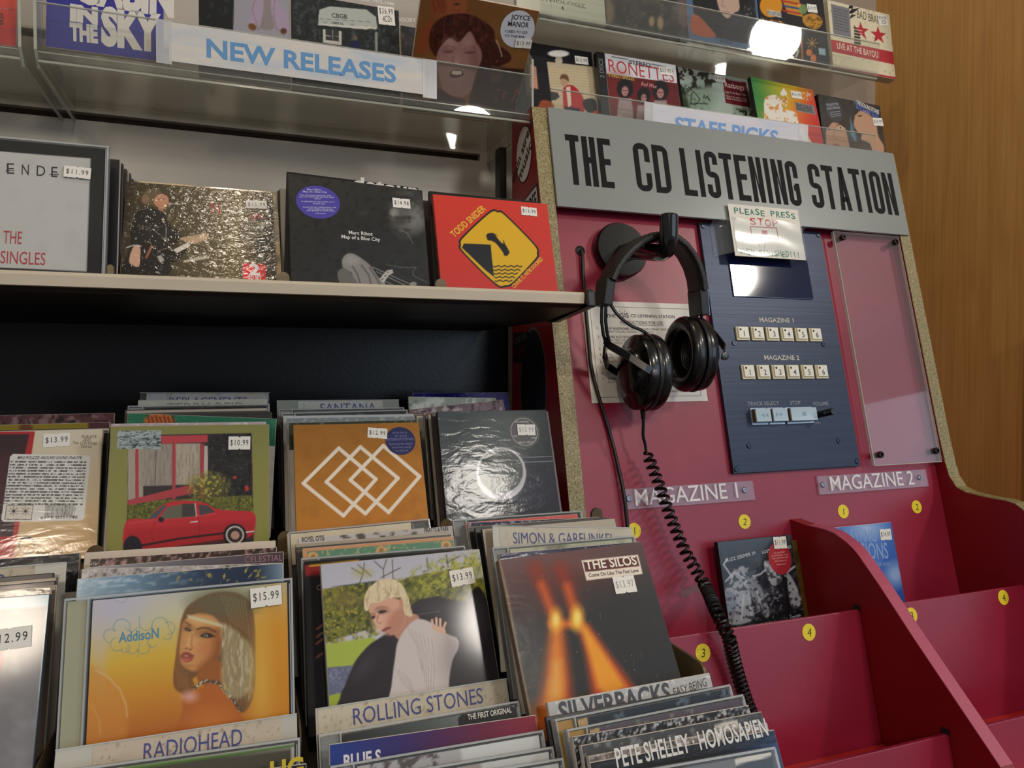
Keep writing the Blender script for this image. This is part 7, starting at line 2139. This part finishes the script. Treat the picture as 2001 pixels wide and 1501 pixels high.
# middle row, fourth column
jewel('B3_jew', 'clear boxed disc resting below the eclipse cover', None, front='2A2A2E', strip=0.03, n=50, group=G2, tray='3A2020')
thin('B3_pink', 'salmon pink disc edge below the eclipse cover', 'CC5E5A', ((7, 'E08A84', 0.6, 0.8, 0.5),), group=G2)
thin('B3_lilac', 'dark violet disc in sparkling film below the salmon pink one', '2E2C40', ((5, 'B8B4C8', 0.58, 0.68, 0.85), (9, '6A6678', 0.6, 0.7, 0.6)), group=G2, pm=P_WRAPX())  # light flecks: glints of the film, held in the print colour
divider('B3_simon', 'tilted divider card lettered in purple behind the flame fork cover', 'SIMON & GARFUNKEL', 0.135, 0.86, 0.0085, 0.0105, paper='D6CEBE', lx=(0.045, 0.985), dirt=0.2, ph=0.024)
jewel('B3_jewel', 'clear boxed disc with pale green sheet behind the flame fork cover', None, front='B8BAA2', strip=0.03, n=50, group=G2, tray='9A9C88')
thin('B3_navy', 'navy blue disc directly behind the flame fork cover', '20224A', ((5, 'A8ACC8', 0.68, 0.76, 0.7),), group=G2)

G3 = 'discs in the front row'
divider('C1_rad', 'divider card lettered in blue at the foot of the veiled woman case', 'RADIOHEAD', 0.345, 0.755, 0.0130, 0.0100, paper='D8C8B4', lx=(0.145, 0.93), dirt=0.5, ph=0.026)
def f_grn2(c, t):
    c.fill('B4B4AC')
    c.poly([(240, 1499), (600, 1450), (600, 1456), (240, 1506)], '4E7A22', 1, 2)
    c.poly([(240, 1507), (570, 1462), (570, 1600), (240, 1600)], '4A4638', 1, 2)
jewel('C1_jew', 'clear boxed disc with a green lined sheet, below the lettered card at lower left', f_grn2, strip=0.03, n=90, group=G3)
def f_yl(c, t):
    c.fill('1C1428')
    text(t, 'title_lettering', 'UG', c.loc((528, 1531)), c.loc((594, 1519)), 0.0120, mat('C8B41E', 0.5), bold=0.03)
thin('C1_blk', 'black disc with big yellow letters at the bottom left edge', '1C1428', (), f_yl, group=G3)
divider('C2_rs', 'large lettered divider card at the foot of the short haired woman cover', 'ROLLING STONES', 0.18, 0.855, 0.0140, 0.0108, paper='DCD0BA', lx=(0.012, 0.985), dirt=0.45, ph=0.0275)
def f_first(c, t):
    c.fill('3A4040')
    c.lin((660, 1430), (1010, 1380), [(0, '2E3234'), (0.5, '5A6262'), (1, 'A9A9AC')])
    c.poly([(896, 1404), (905, 1393), (1000, 1378), (1012, 1384), (1016, 1420), (900, 1440)], '1A1A1A', 1, 2)
    text(t, 'title_lettering', 'THE FIRST ORIGINAL', c.loc((914, 1407)), c.loc((1000, 1392)), 0.0036, mat('D8D4CC', 0.5), bold=0.02)
jewel('C2_jfirst', 'clear boxed disc with a black title tab, below the large lettered card', f_first, strip=0.035, n=130, group=G3)
def f_bm(c, t):
    c.lin((640, 1470), (1050, 1420), [(0, '26408E'), (0.35, '3A2E6A'), (0.75, '6A2040'), (1, '8E2238')])
    text(t, 'title_lettering', 'BLUE S', c.loc((672, 1502)), c.loc((745, 1490)), 0.0075, mat('D8D4DC', 0.5), bold=0.03)
thin('C2_bluem', 'disc cover fading from blue to maroon in the third front row column', '4A2A5A', ((4, 'C8B8C8', 0.70, 0.78, 0.6),), f_bm, group=G3, n=140)
def f_wr(c, t):
    c.fill('B4B4B8')
    c.speck(14, '4A3E42', 0.52, 0.62, 0.8, 4, c.m_poly([(640, 1480), (860, 1450), (860, 1520), (640, 1540)], 14))
    c.poly([(900, 1452), (1062, 1428), (1064, 1470), (905, 1490)], 'D8DCDE', 1, 6)
jewel('C2_j2', 'clear boxed disc with a pale printed sheet, fourth from the large lettered card', f_wr, strip=0.035, n=100, group=G3)
def f_wr3(c, t):
    c.fill('A8A0A0')
    c.speck(10, '1E1A1E', 0.5, 0.58, 0.9, 14, c.m_poly([(690, 1500), (900, 1470), (900, 1540), (690, 1560)], 10))
    c.poly([(940, 1478), (1080, 1455), (1084, 1500), (945, 1520)], 'D4D8DA', 1, 6)
jewel('C2_j3', 'clear boxed disc with a dark patterned sheet, second from the bottom edge', f_wr3, strip=0.035, n=100, group=G3)
jewel('C2_j4', 'nearest clear boxed disc with a light sheet, third column at the bottom edge', strip_art('C8CCCE', None, ((20, '8A8E92', 0.55, 0.8, 0.5),)), strip=0.035, n=60, group=G3)
def f_sb(c, t):
    c.fill('B9B9BA')
    c.speck(7, 'E8E8EA', 0.62, 0.74, 0.7, 4)
    text(t, 'title_lettering', 'SILVERBACKS', c.loc((1096, 1413)), c.loc((1314, 1371)), 0.0130, mat('3A3C48', 0.5), bold=0.03)
    text(t, 'title_lettering', 'EASY BEING', c.loc((1317, 1362)), c.loc((1381, 1341)), 0.0058, mat('2A2A30', 0.5), shear=0.2)
thin('C3_silv', 'silver disc with big dark cut off title at the foot of the flame fork cover', 'B9B9BA', (), f_sb, group=G3, n=150, edge='CFC6B6')
def f_obi(seed):
    def f(c, t):
        k = 'C3_obi1' if seed == 1 else 'C3_obi2'
        q = POSE[k][8]
        c.fill('1E2836' if seed == 1 else '5A5060')
        c.speck(14, '8A9AB0' if seed == 1 else '9AA084', 0.6, 0.75, 0.6, seed * 5)
        x, y = q[0]
        c.poly([(x + 2, y - 10), (x + 62, y - 24), (x + 75, y + 80), (x + 10, y + 90)], 'C4A476', 1, 2)
        c.ell(x + 22, y + 4, 7, 7, 'B8403A', 1, 2)
        c.ell(x + 22, y + 4, 4, 4, 'D8B48A', 1, 2)
        c.line([(x + 36, y + 2), (x + 58, y - 4)], 4, '4A3A2A', 0.8, 2)
    return f
jewel('C3_obi1', 'clear boxed disc with tan paper band and dark sheet behind its twin banded disc', f_obi(1), strip=0.035, n=110, group=G3, hinge='B08A3A')
jewel('C3_obi2', 'clear boxed disc with tan paper band and purplish sheet in front of its twin', f_obi(2), strip=0.035, n=110, group=G3, hinge='B08A3A')
thin('C3_blk', 'black disc in sparkling film in front of the two tan banded discs', '22242A', ((4, 'D8D8DC', 0.58, 0.66, 0.85), (8, '5A5E66', 0.6, 0.7, 0.6)), group=G3, pm=P_WRAPX())  # near white specks draw the film's glints into the print
def f_gw(c, t):
    c.fill('4A4C50')
    c.speck(12, '9A9CA0', 0.55, 0.7, 0.6, 4)
    c.poly([(1395, 1418), (1440, 1406), (1446, 1436), (1400, 1448)], 'D4D0CA', 1, 2)
    text(t, 'price_lettering', '$10.99', c.loc((1402, 1436)), c.loc((1440, 1426)), 0.0045, mat('9A968E', 0.6))
thin('C3_greyw', 'grey disc in crumpled film with a worn white price label', '4A4C50', (), f_gw, group=G3, pm=P_WRAPX())
thin('C3_whitew', 'pinkish white disc in sparkling film behind the long white title', '9A9292', ((5, 'E4E0DE', 0.56, 0.66, 0.85), (12, '3A3A3E', 0.6, 0.7, 0.7)), group=G3, pm=P_WRAPX())  # lighter specks put the film's sparkle into the printed colour
def f_sh(c, t):
    c.lin((1160, 1500), (1520, 1450), [(0, '1E2026'), (0.7, '1E2026'), (1, '2A3A5A')])
    text(t, 'title_lettering', 'PETE SHELLEY \u00b7 HOMOSAPIEN', c.loc((1206, 1500)), c.loc((1502, 1437)), 0.0105, mat('D8D8D4', 0.5), bold=0.016)
    c.poly([(1360, 1488), (1520, 1452), (1530, 1520), (1370, 1550)], '2E4A7A', 0.9, 10)
thin('C3_shel', 'black disc with a long white title near the bottom edge', '1E2026', ((4, 'B8B8BC', 0.72, 0.8, 0.5),), f_sh, group=G3, pm=P_WRAPX(), n=150)
def f_gr(c, t):
    c.fill('6A6864')
    c.poly([(1440, 1492), (1512, 1472), (1520, 1520), (1448, 1540)], '26262A', 1, 2)
    c.poly([(1438, 1484), (1508, 1466), (1512, 1478), (1442, 1496)], 'D8D4C8', 1, 2)
    c.ell(1255, 1512, 18, 12, '4A4844', 1, 3)
jewel('C3_grey', 'grey boxed disc nearest the viewer at the bottom of the right column', f_gr, strip=0.035, n=100, group=G3, tray='4A4844')

# plain edge on discs that fill the stacks: one is built, the others are copies of it and its parts
def copy_disc(src, M, label, group, bodymat, front):
    c = src.copy()
    COL.objects.link(c)
    c.matrix_world = M
    c['label'] = label
    c['group'] = group
    for ch in src.children:
        d = ch.copy()
        d.data = ch.data
        COL.objects.link(d)
        d.parent = c
        d.material_slots[0].link = 'OBJECT'
        d.material_slots[0].material = bodymat if d.name.startswith('card_body') else front
    return c
proto = thing('disc_sleeve', 'plain edge on disc filling the stack behind the ochre diamond cover', 'compact disc', None, 'edge on discs behind the ochre diamond cover')
MB().box(0, 0.1385, 0.0004, 0.0040, 0, 0.1235).build('card_body', mat('2A2A2C', 0.5), proto, None, 0.0004)
MB().box(0.0006, 0.1379, 0.0, 0.0004, 0.0006, 0.1229).build('cover_print', mat('3A3C40', 0.35, coat=0.6), proto)
EDGES = ['1C1C20', '3A3430', 'A89C8A', '2A2A30', '6A5A4A', '141416', 'B4AEA2', '4A3A3A']
def fill(k0, k1, n_, dx, label, group, first=[True], seed=1, zoff=-0.003):
    """n_ plain discs spread between the planes of two placed discs"""
    A, B = POSE[k0], POSE[k1]
    rnd = random.Random(seed)
    for i in range(n_):
        f = (i + 1) / (n_ + 1)
        y = A[1] + (B[1] - A[1]) * f
        z = A[2] + (B[2] - A[2]) * f + zoff - 0.002 * rnd.random()
        x = A[0] + (B[0] - A[0]) * f + dx + rnd.uniform(-0.0012, 0.0012)
        le = A[3] + (B[3] - A[3]) * f
        Rm = Matrix.Rotation(R(-le), 4, 'X')
        hh = stand(k0 if k0[0] in 'ABCS' else {'pumpkins': 'A'}.get(k0, 'S'), z, le, 0, 0.1385, 0.1235, 0.004)
        M = Matrix.Translation(Vector((x, y, z)) - (Rm @ Vector((0, 0, hh)))) @ Rm @ Matrix.Diagonal((1, 1, hh / 0.1235, 1))
        bm_ = mat(EDGES[(i + seed) % 8], 0.5)
        fm_ = mat(EDGES[(i * 3 + seed + 2) % 8], 0.35, coat=0.6)
        if first[0]:
            first[0] = False
            proto.matrix_world = M
            proto['label'] = label
            proto['group'] = group
        else:
            copy_disc(proto, M, label, group, bm_, fm_)
fill('A2_light', 'A2_j2', 2, -0.0015, 'plain edge on disc deep in the ochre diamond column', 'edge on discs behind the ochre diamond cover', seed=2)
fill('A1_green', 'A1_darkcase', 5, -0.002, 'plain edge on disc hidden deep behind the green cover', 'edge on discs behind the green cover', seed=3)
fill('A3_brown', 'A3_lilacw', 8, -0.006, 'plain edge on disc in the stack left behind the eclipse cover', 'edge on discs behind the eclipse cover', seed=4)
fill('pumpkins', 'A3_brown', 3, -0.003, 'thin edge on disc directly behind the eclipse cover', 'thin discs behind the eclipse cover', seed=5, zoff=-0.001)
fill('A0_pol', 'A0_yel', 4, 0.002, 'dark edge on disc behind the cream and red cover', 'dark discs behind the cream and red cover', seed=6)
fill('B2_green', 'B2_royel', 4, -0.003, 'edge on disc behind the peach bordered green one', 'edge on discs behind the peach bordered one', seed=7)
fill('B3_simon', 'B3_lilac', 3, -0.0055, 'edge on disc left of the tilted lettered card', 'edge on discs by the tilted lettered card', seed=8)
fill('B0_pat', 'B0_div', 4, -0.0045, 'edge on disc under the worn taped card at far left', 'edge on discs at the far left', seed=10)
fill('C3_obi1', 'C3_silv', 1, -0.004, 'edge on disc behind the tan banded discs', 'edge on discs behind the tan banded ones', seed=11)
POSE['ShA'] = (0.0395, 0.785, 0.1880, 15, 0, 0, 0.136, 0.125, None)
POSE['ShB'] = (0.0360, 0.835, 0.1840, 15, 0, 0, 0.136, 0.125, None)
fill('ShA', 'ShB', 8, -0.0035, 'edge on disc on the cream shelf behind the violet stickered cover', 'edge on discs behind the violet stickered cover', seed=12)
POSE['ShC'] = (0.1960, 0.808, 0.1930, 15, 0, 0, 0.130, 0.125, None)
POSE['ShD'] = (0.1930, 0.865, 0.1890, 15, 0, 0, 0.130, 0.125, None)
fill('ShC', 'ShD', 7, -0.0060, 'edge on disc on the cream shelf behind the road sign cover', 'edge on discs behind the road sign cover', seed=13)
POSE['ShE'] = (-0.2500, 0.752, 0.1950, 14, 0, 0, 0.142, 0.125, None)
POSE['ShF'] = (-0.2450, 0.840, 0.1930, 14, 0, 0, 0.142, 0.125, None)
fill('ShE', 'ShF', 9, 0.0050, 'edge on disc on the cream shelf behind the pale grey boxed one', 'edge on discs behind the pale grey boxed one', seed=14)
def f_det(c, t):
    text(t, 'title_lettering', 'detour', c.loc((690, 367)), c.loc((815, 383)), 0.0130, mat('D8D4CC', 0.5), bold=0.03)
thin('Sh_ribback', 'black disc with a cut off white title behind the violet stickered cover', '1A1A1A', (), f_det, t=0.006, edge='141414', pm=P_GLOSS())
thin('Sh_snidb', 'black topped disc directly behind the road sign cover', '1C1A18', ((6, '4A463E', 0.6, 0.75, 0.5),), t=0.006, edge='1A1816')

# ================================================================== headphones on the hanger
HP = Matrix.Translation((0.512, 0.826, 0.0))
hp = thing('headphones', 'black padded headphones hanging on the round holder of the red station', 'headphones', HP)
HPI = HP.inverted()
M_BLK = mat('080708', 0.24, coat=0.35)
M_BLKM = mat('141215', 0.45)
M_LEA = mat('1A1412', 0.5, bump=(380, 0.5, (1, 1, 1)))
def hpp(mb, name, mats, M=None, bevel=0.0, label=None):
    return tag(mb.build(name, mats, hp, HPI @ (M or Matrix.Identity(4)), bevel), label)
YB = 0.826
arc = [(0.4330, 0.108), (0.4400, 0.122), (0.4500, 0.136), (0.4630, 0.149), (0.4790, 0.160), (0.4960, 0.1665), (0.5120, 0.1685), (0.5270, 0.1655), (0.5400, 0.158), (0.5510, 0.147), (0.5600, 0.133), (0.5660, 0.117), (0.5690, 0.100)]
path = [(x, YB, z) for x, z in arc]
prof = []
for k in range(16):
    a = 2 * math.pi * k / 16
    ca, sa = math.cos(a), math.sin(a)
    prof.append((0.0195 * math.copysign(abs(ca) ** 0.6, ca), 0.0062 * math.copysign(abs(sa) ** 0.8, sa)))
bd = MB().sweep(path, [(0, 1, 0)] * len(path), prof)
o = hpp(bd, 'headband', M_LEA)
for p in o.data.polygons:
    p.use_smooth = True
stt = MB()
for sgn in (-1, 1):
    for i in range(len(arc) - 1):
        for f in (0.1, 0.4, 0.7):
            x = arc[i][0] + (arc[i + 1][0] - arc[i][0]) * f
            z = arc[i][1] + (arc[i + 1][1] - arc[i][1]) * f
            dx, dz = arc[i + 1][0] - arc[i][0], arc[i + 1][1] - arc[i][1]
            L = math.hypot(dx, dz)
            stt.box(x - 0.0008 - dz / L * 0.0049, x + 0.0008 - dz / L * 0.0049, YB + sgn * 0.0150 - 0.0004, YB + sgn * 0.0150 + 0.0004, z + dx / L * 0.0049 - 0.0006, z + dx / L * 0.0049 + 0.0006)
hpp(stt, 'stitching', mat('2A211C', 0.6))
# slider blocks
def block(x, z, ang, w_, h_, d_):
    M = Matrix.Translation((x, YB, z)) @ Matrix.Rotation(R(ang), 4, 'Y')
    return hpp(MB().box(-w_ / 2, w_ / 2, -d_ / 2, d_ / 2, -h_ / 2, h_ / 2), 'slider_block', M_BLKM, M, 0.002)
block(0.4295, 0.0930, 8, 0.013, 0.034, 0.030)
b2 = block(0.5700, 0.0840, -6, 0.013, 0.034, 0.030)
MB().box(0.0066, 0.0074, -0.013, 0.013, -0.017, 0.017).build('chrome_plate', mat('B8C4DC', 0.08, metal=1.0), b2, None)
# sliders (pairs of rods) and yokes
cupLx, cupLz, cupRx, cupRz = 0.4850, -0.0080, 0.5560, 0.0160
def rods(pts, name='slider_rod'):
    for sg in (-0.0055, 0.0055):
        hpp(MB().tube([(x, YB + sg, z) for x, z in pts], 0.0022, 8), name, M_BLK)
rods([(0.4285, 0.0770), (0.4285, 0.0560), (0.4310, 0.0400), (0.4345, 0.0300)])
rods([(0.5710, 0.0680), (0.5715, 0.0560), (0.5740, 0.0460)])
def yoke(pts, wd, name='yoke_arm'):
    path_ = [Vector(p) for p in pts]
    hpp(MB().sweep(path_, [(0.35, 0, 1)] * len(path_), [(-wd / 2, -0.0016), (wd / 2, -0.0016), (wd / 2, 0.0016), (-wd / 2, 0.0016)]), name, M_BLK, None, 0.0006)
# the cups: axis along X, slightly toed
def cup(cx, cz, sgn, yaw, tilt):
    """sgn -1: outer face to -X, pad to +X"""
    M = Matrix.Translation((cx, YB - 0.004, cz)) @ Matrix.Rotation(R(yaw), 4, 'Z') @ Matrix.Rotation(R(tilt), 4, 'X') @ Matrix.Rotation(R(90 * sgn), 4, 'Y')
    S = Matrix.Diagonal((1.14, 0.90, 1, 1))                  # taller than wide (local x is up-down)
    sh_ = MB().lathe([(0.0001, 0.0270), (0.018, 0.0268), (0.0245, 0.0250), (0.0265, 0.0205), (0.0280, 0.0195), (0.0400, 0.0170), (0.0425, 0.0140), (0.0432, 0.0060), (0.0425, 0.0030)], M @ S, 48)
    hpp(sh_, 'ear_cup', M_BLK)
    hpp(MB().lathe([(0.0438, 0.0035), (0.0442, 0.0020), (0.0442, -0.0005), (0.0438, -0.0020), (0.036, -0.0020), (0.036, 0.0035)], M @ S, 48), 'cup_rim', mat('1E1C1E', 0.3))
    pad = []
    for k in range(15):
        a = math.pi * 2 * k / 14
        pad.append((0.0345 + 0.0095 * math.cos(a), -0.0105 + 0.0105 * math.sin(a)))
    pm_ = MB()
    seg, n_ = 48, len(pad)
    vs = []
    for r_, h in pad[:-1]:
        for k in range(seg):
            a = 2 * math.pi * k / seg
            vs.append(M @ S @ Vector((r_ * math.cos(a), r_ * math.sin(a), h)))
    fs = [(i * seg + k, i * seg + (k + 1) % seg, ((i + 1) % (n_ - 1)) * seg + (k + 1) % seg, ((i + 1) % (n_ - 1)) * seg + k) for i in range(n_ - 1) for k in range(seg)]
    pm_.add(vs, fs, 0, True)
    hpp(pm_, 'ear_pad', mat('0D0C0D', 0.30, coat=0.3, bump=(120, 0.25, (1, 1, 1))))
    dm = MB().lathe([(0.030, -0.0030), (0.0001, -0.0030), (0.0001, -0.0022), (0.030, -0.0022)], M @ S, 40)
    for rr in (0.006, 0.010, 0.014, 0.018):
        dm.tube([M @ S @ Vector((rr * math.cos(a), rr * math.sin(a), -0.0034)) for a in [2 * math.pi * i / 28 for i in range(29)]], 0.0009, 5, 1)
    hpp(dm, 'speaker_grille', [mat('0A090A', 0.6), mat('2A2A2C', 0.5)])
    return M, S
ML, SL = cup(cupLx, cupLz, -1, 6, 0)
MR, SR = cup(cupRx, cupRz, 1, 4, -2)
yoke([(0.4300, YB, 0.0330), (0.4330, YB - 0.008, 0.0260), (0.4500, YB - 0.0300, 0.0110), (0.4650, YB - 0.0420, -0.0020), (0.4770, YB - 0.0440, -0.0090)], 0.0100)
yoke([(0.4310, YB, 0.0280), (0.4360, YB + 0.012, 0.0150), (0.4500, YB + 0.030, 0.0000), (0.4700, YB + 0.0400, -0.0090)], 0.0095)
yoke([(0.5760, YB, 0.0500), (0.5850, YB - 0.016, 0.0420), (0.5885, YB - 0.031, 0.0250), (0.5820, YB - 0.0370, 0.0130)], 0.0100)
yoke([(0.5760, YB, 0.0500), (0.5860, YB + 0.016, 0.0420), (0.5900, YB + 0.034, 0.0260), (0.5820, YB + 0.0400, 0.0140)], 0.0100)
for x, y, z, sg in ((0.4755, YB - 0.0455, -0.0092, 1), (0.5835, YB - 0.0385, 0.0130, 1)):
    hpp(MB().lathe([(0.0052, 0), (0.0052, 0.0020), (0.0040, 0.0026), (0.0001, 0.0026)], Matrix.Translation((x, y, z)) @ Matrix.Rotation(R(90), 4, 'X')), 'pivot_screw', mat('5A5654', 0.3, metal=0.8))
def spline(pts, n=10):
    P = [Vector(p) for p in pts]
    P = [P[0] * 2 - P[1]] + P + [P[-1] * 2 - P[-2]]
    out = []
    for i in range(1, len(P) - 2):
        p0, p1, p2, p3 = P[i - 1], P[i], P[i + 1], P[i + 2]
        for k in range(n):
            t = k / n
            out.append(0.5 * ((2 * p1) + (-p0 + p2) * t + (2 * p0 - 5 * p1 + 4 * p2 - p3) * t * t + (-p0 + 3 * p1 - 3 * p2 + p3) * t ** 3))
    out.append(P[-2])
    return out
hpp(MB().tube(spline([(0.4345, YB - 0.005, 0.0800), (0.4430, YB - 0.010, 0.0650), (0.4600, YB - 0.012, 0.0520), (0.4760, YB - 0.012, 0.0460), (0.4870, YB - 0.010, 0.0400), (0.4900, YB - 0.008, 0.0300)]), 0.0021, 8), 'link_cable', M_BLKM)
# coiled lead
cpts = spline([(0.4830, 0.822, -0.0520), (0.4850, 0.823, -0.0700), (0.4860, 0.825, -0.0900), (0.4900, 0.826, -0.1020)], 8)
cen = spline([(0.4906, 0.826, -0.1095), (0.5047, 0.82, -0.1495), (0.5193, 0.812, -0.1959), (0.5349, 0.8, -0.2414), (0.5521, 0.785, -0.279), (0.5195, 0.715, -0.2862), (0.5150, 0.695, -0.2984), (0.5145, 0.683, -0.3083), (0.5218, 0.683, -0.3352), (0.5287, 0.677, -0.3663), (0.5346, 0.67, -0.3906), (0.544, 0.662, -0.4177), (0.5517, 0.654, -0.4443), (0.5551, 0.650, -0.4515)], 60)
LEN = [0.0]
for a, b in zip(cen[:-1], cen[1:]):
    LEN.append(LEN[-1] + (b - a).length)
coil = []
turn = 0.0
res = 11
N_ = len(cen)
def at_len(s):
    j = int(np.searchsorted(LEN, s)) - 1
    j = max(0, min(N_ - 2, j))
    f = (s - LEN[j]) / max(1e-9, LEN[j + 1] - LEN[j])
    return cen[j].lerp(cen[j + 1], f), (cen[min(j + 2, N_ - 1)] - cen[max(j - 1, 0)]).normalized()
s = 0.0
while s < LEN[-1]:
    fr_ = s / LEN[-1]
    pitch = 0.0098 if fr_ < 0.55 else 0.0098 - 0.0046 * min(1, (fr_ - 0.55) / 0.15)
    p, tg = at_len(s)
    nx = Vector((0, -1, 0))
    nx = (nx - tg * nx.dot(tg)).normalized()
    ny = tg.cross(nx)
    rr = 0.0066 * min(1, s / 0.012 + 0.15)
    coil.append(p + nx * math.cos(turn) * rr + ny * math.sin(turn) * rr)
    turn += 2 * math.pi / res
    s += pitch / res
lead = MB().tube(cpts[:-1] + coil, 0.0021, 7)
hpp(lead, 'coiled_lead', mat('0E0D0E', 0.35))
hpp(MB().tube([(0.4828, 0.822, -0.0440), (0.4835, 0.822, -0.0560), (0.4848, 0.823, -0.0680)], [0.0040, 0.0036, 0.0026], 10), 'strain_relief', mat('0E0D0E', 0.4))

# thin cable from the hole in the panel
def onp(x, s_, off):
    v = PANM @ Vector((x, -off, s_))
    return tuple(v)
cb = MB().tube(spline([onp(0.4430, 0.1660, 0.0036), onp(0.4430, 0.1640, 0.0046), onp(0.4430, 0.1560, 0.0050), onp(0.4410, 0.1180, 0.0042), onp(0.4395, 0.0400, 0.0044), onp(0.4390, 0.0000, 0.0046), onp(0.4440, -0.0350, 0.0046), onp(0.4560, -0.0900, 0.0044), onp(0.4630, -0.1400, 0.0060), onp(0.4660, -0.1800, 0.0075), onp(0.4665, -0.2300, 0.0060), onp(0.4660, -0.3000, 0.0050), onp(0.4690, -0.4000, 0.0060), onp(0.4720, -0.4650, 0.0080)]), 0.0026, 10)
tag(cb.build('thin_cable', mat('1A1614', 0.45)), 'thin black cable running down the red panel from its hole', 'cable')
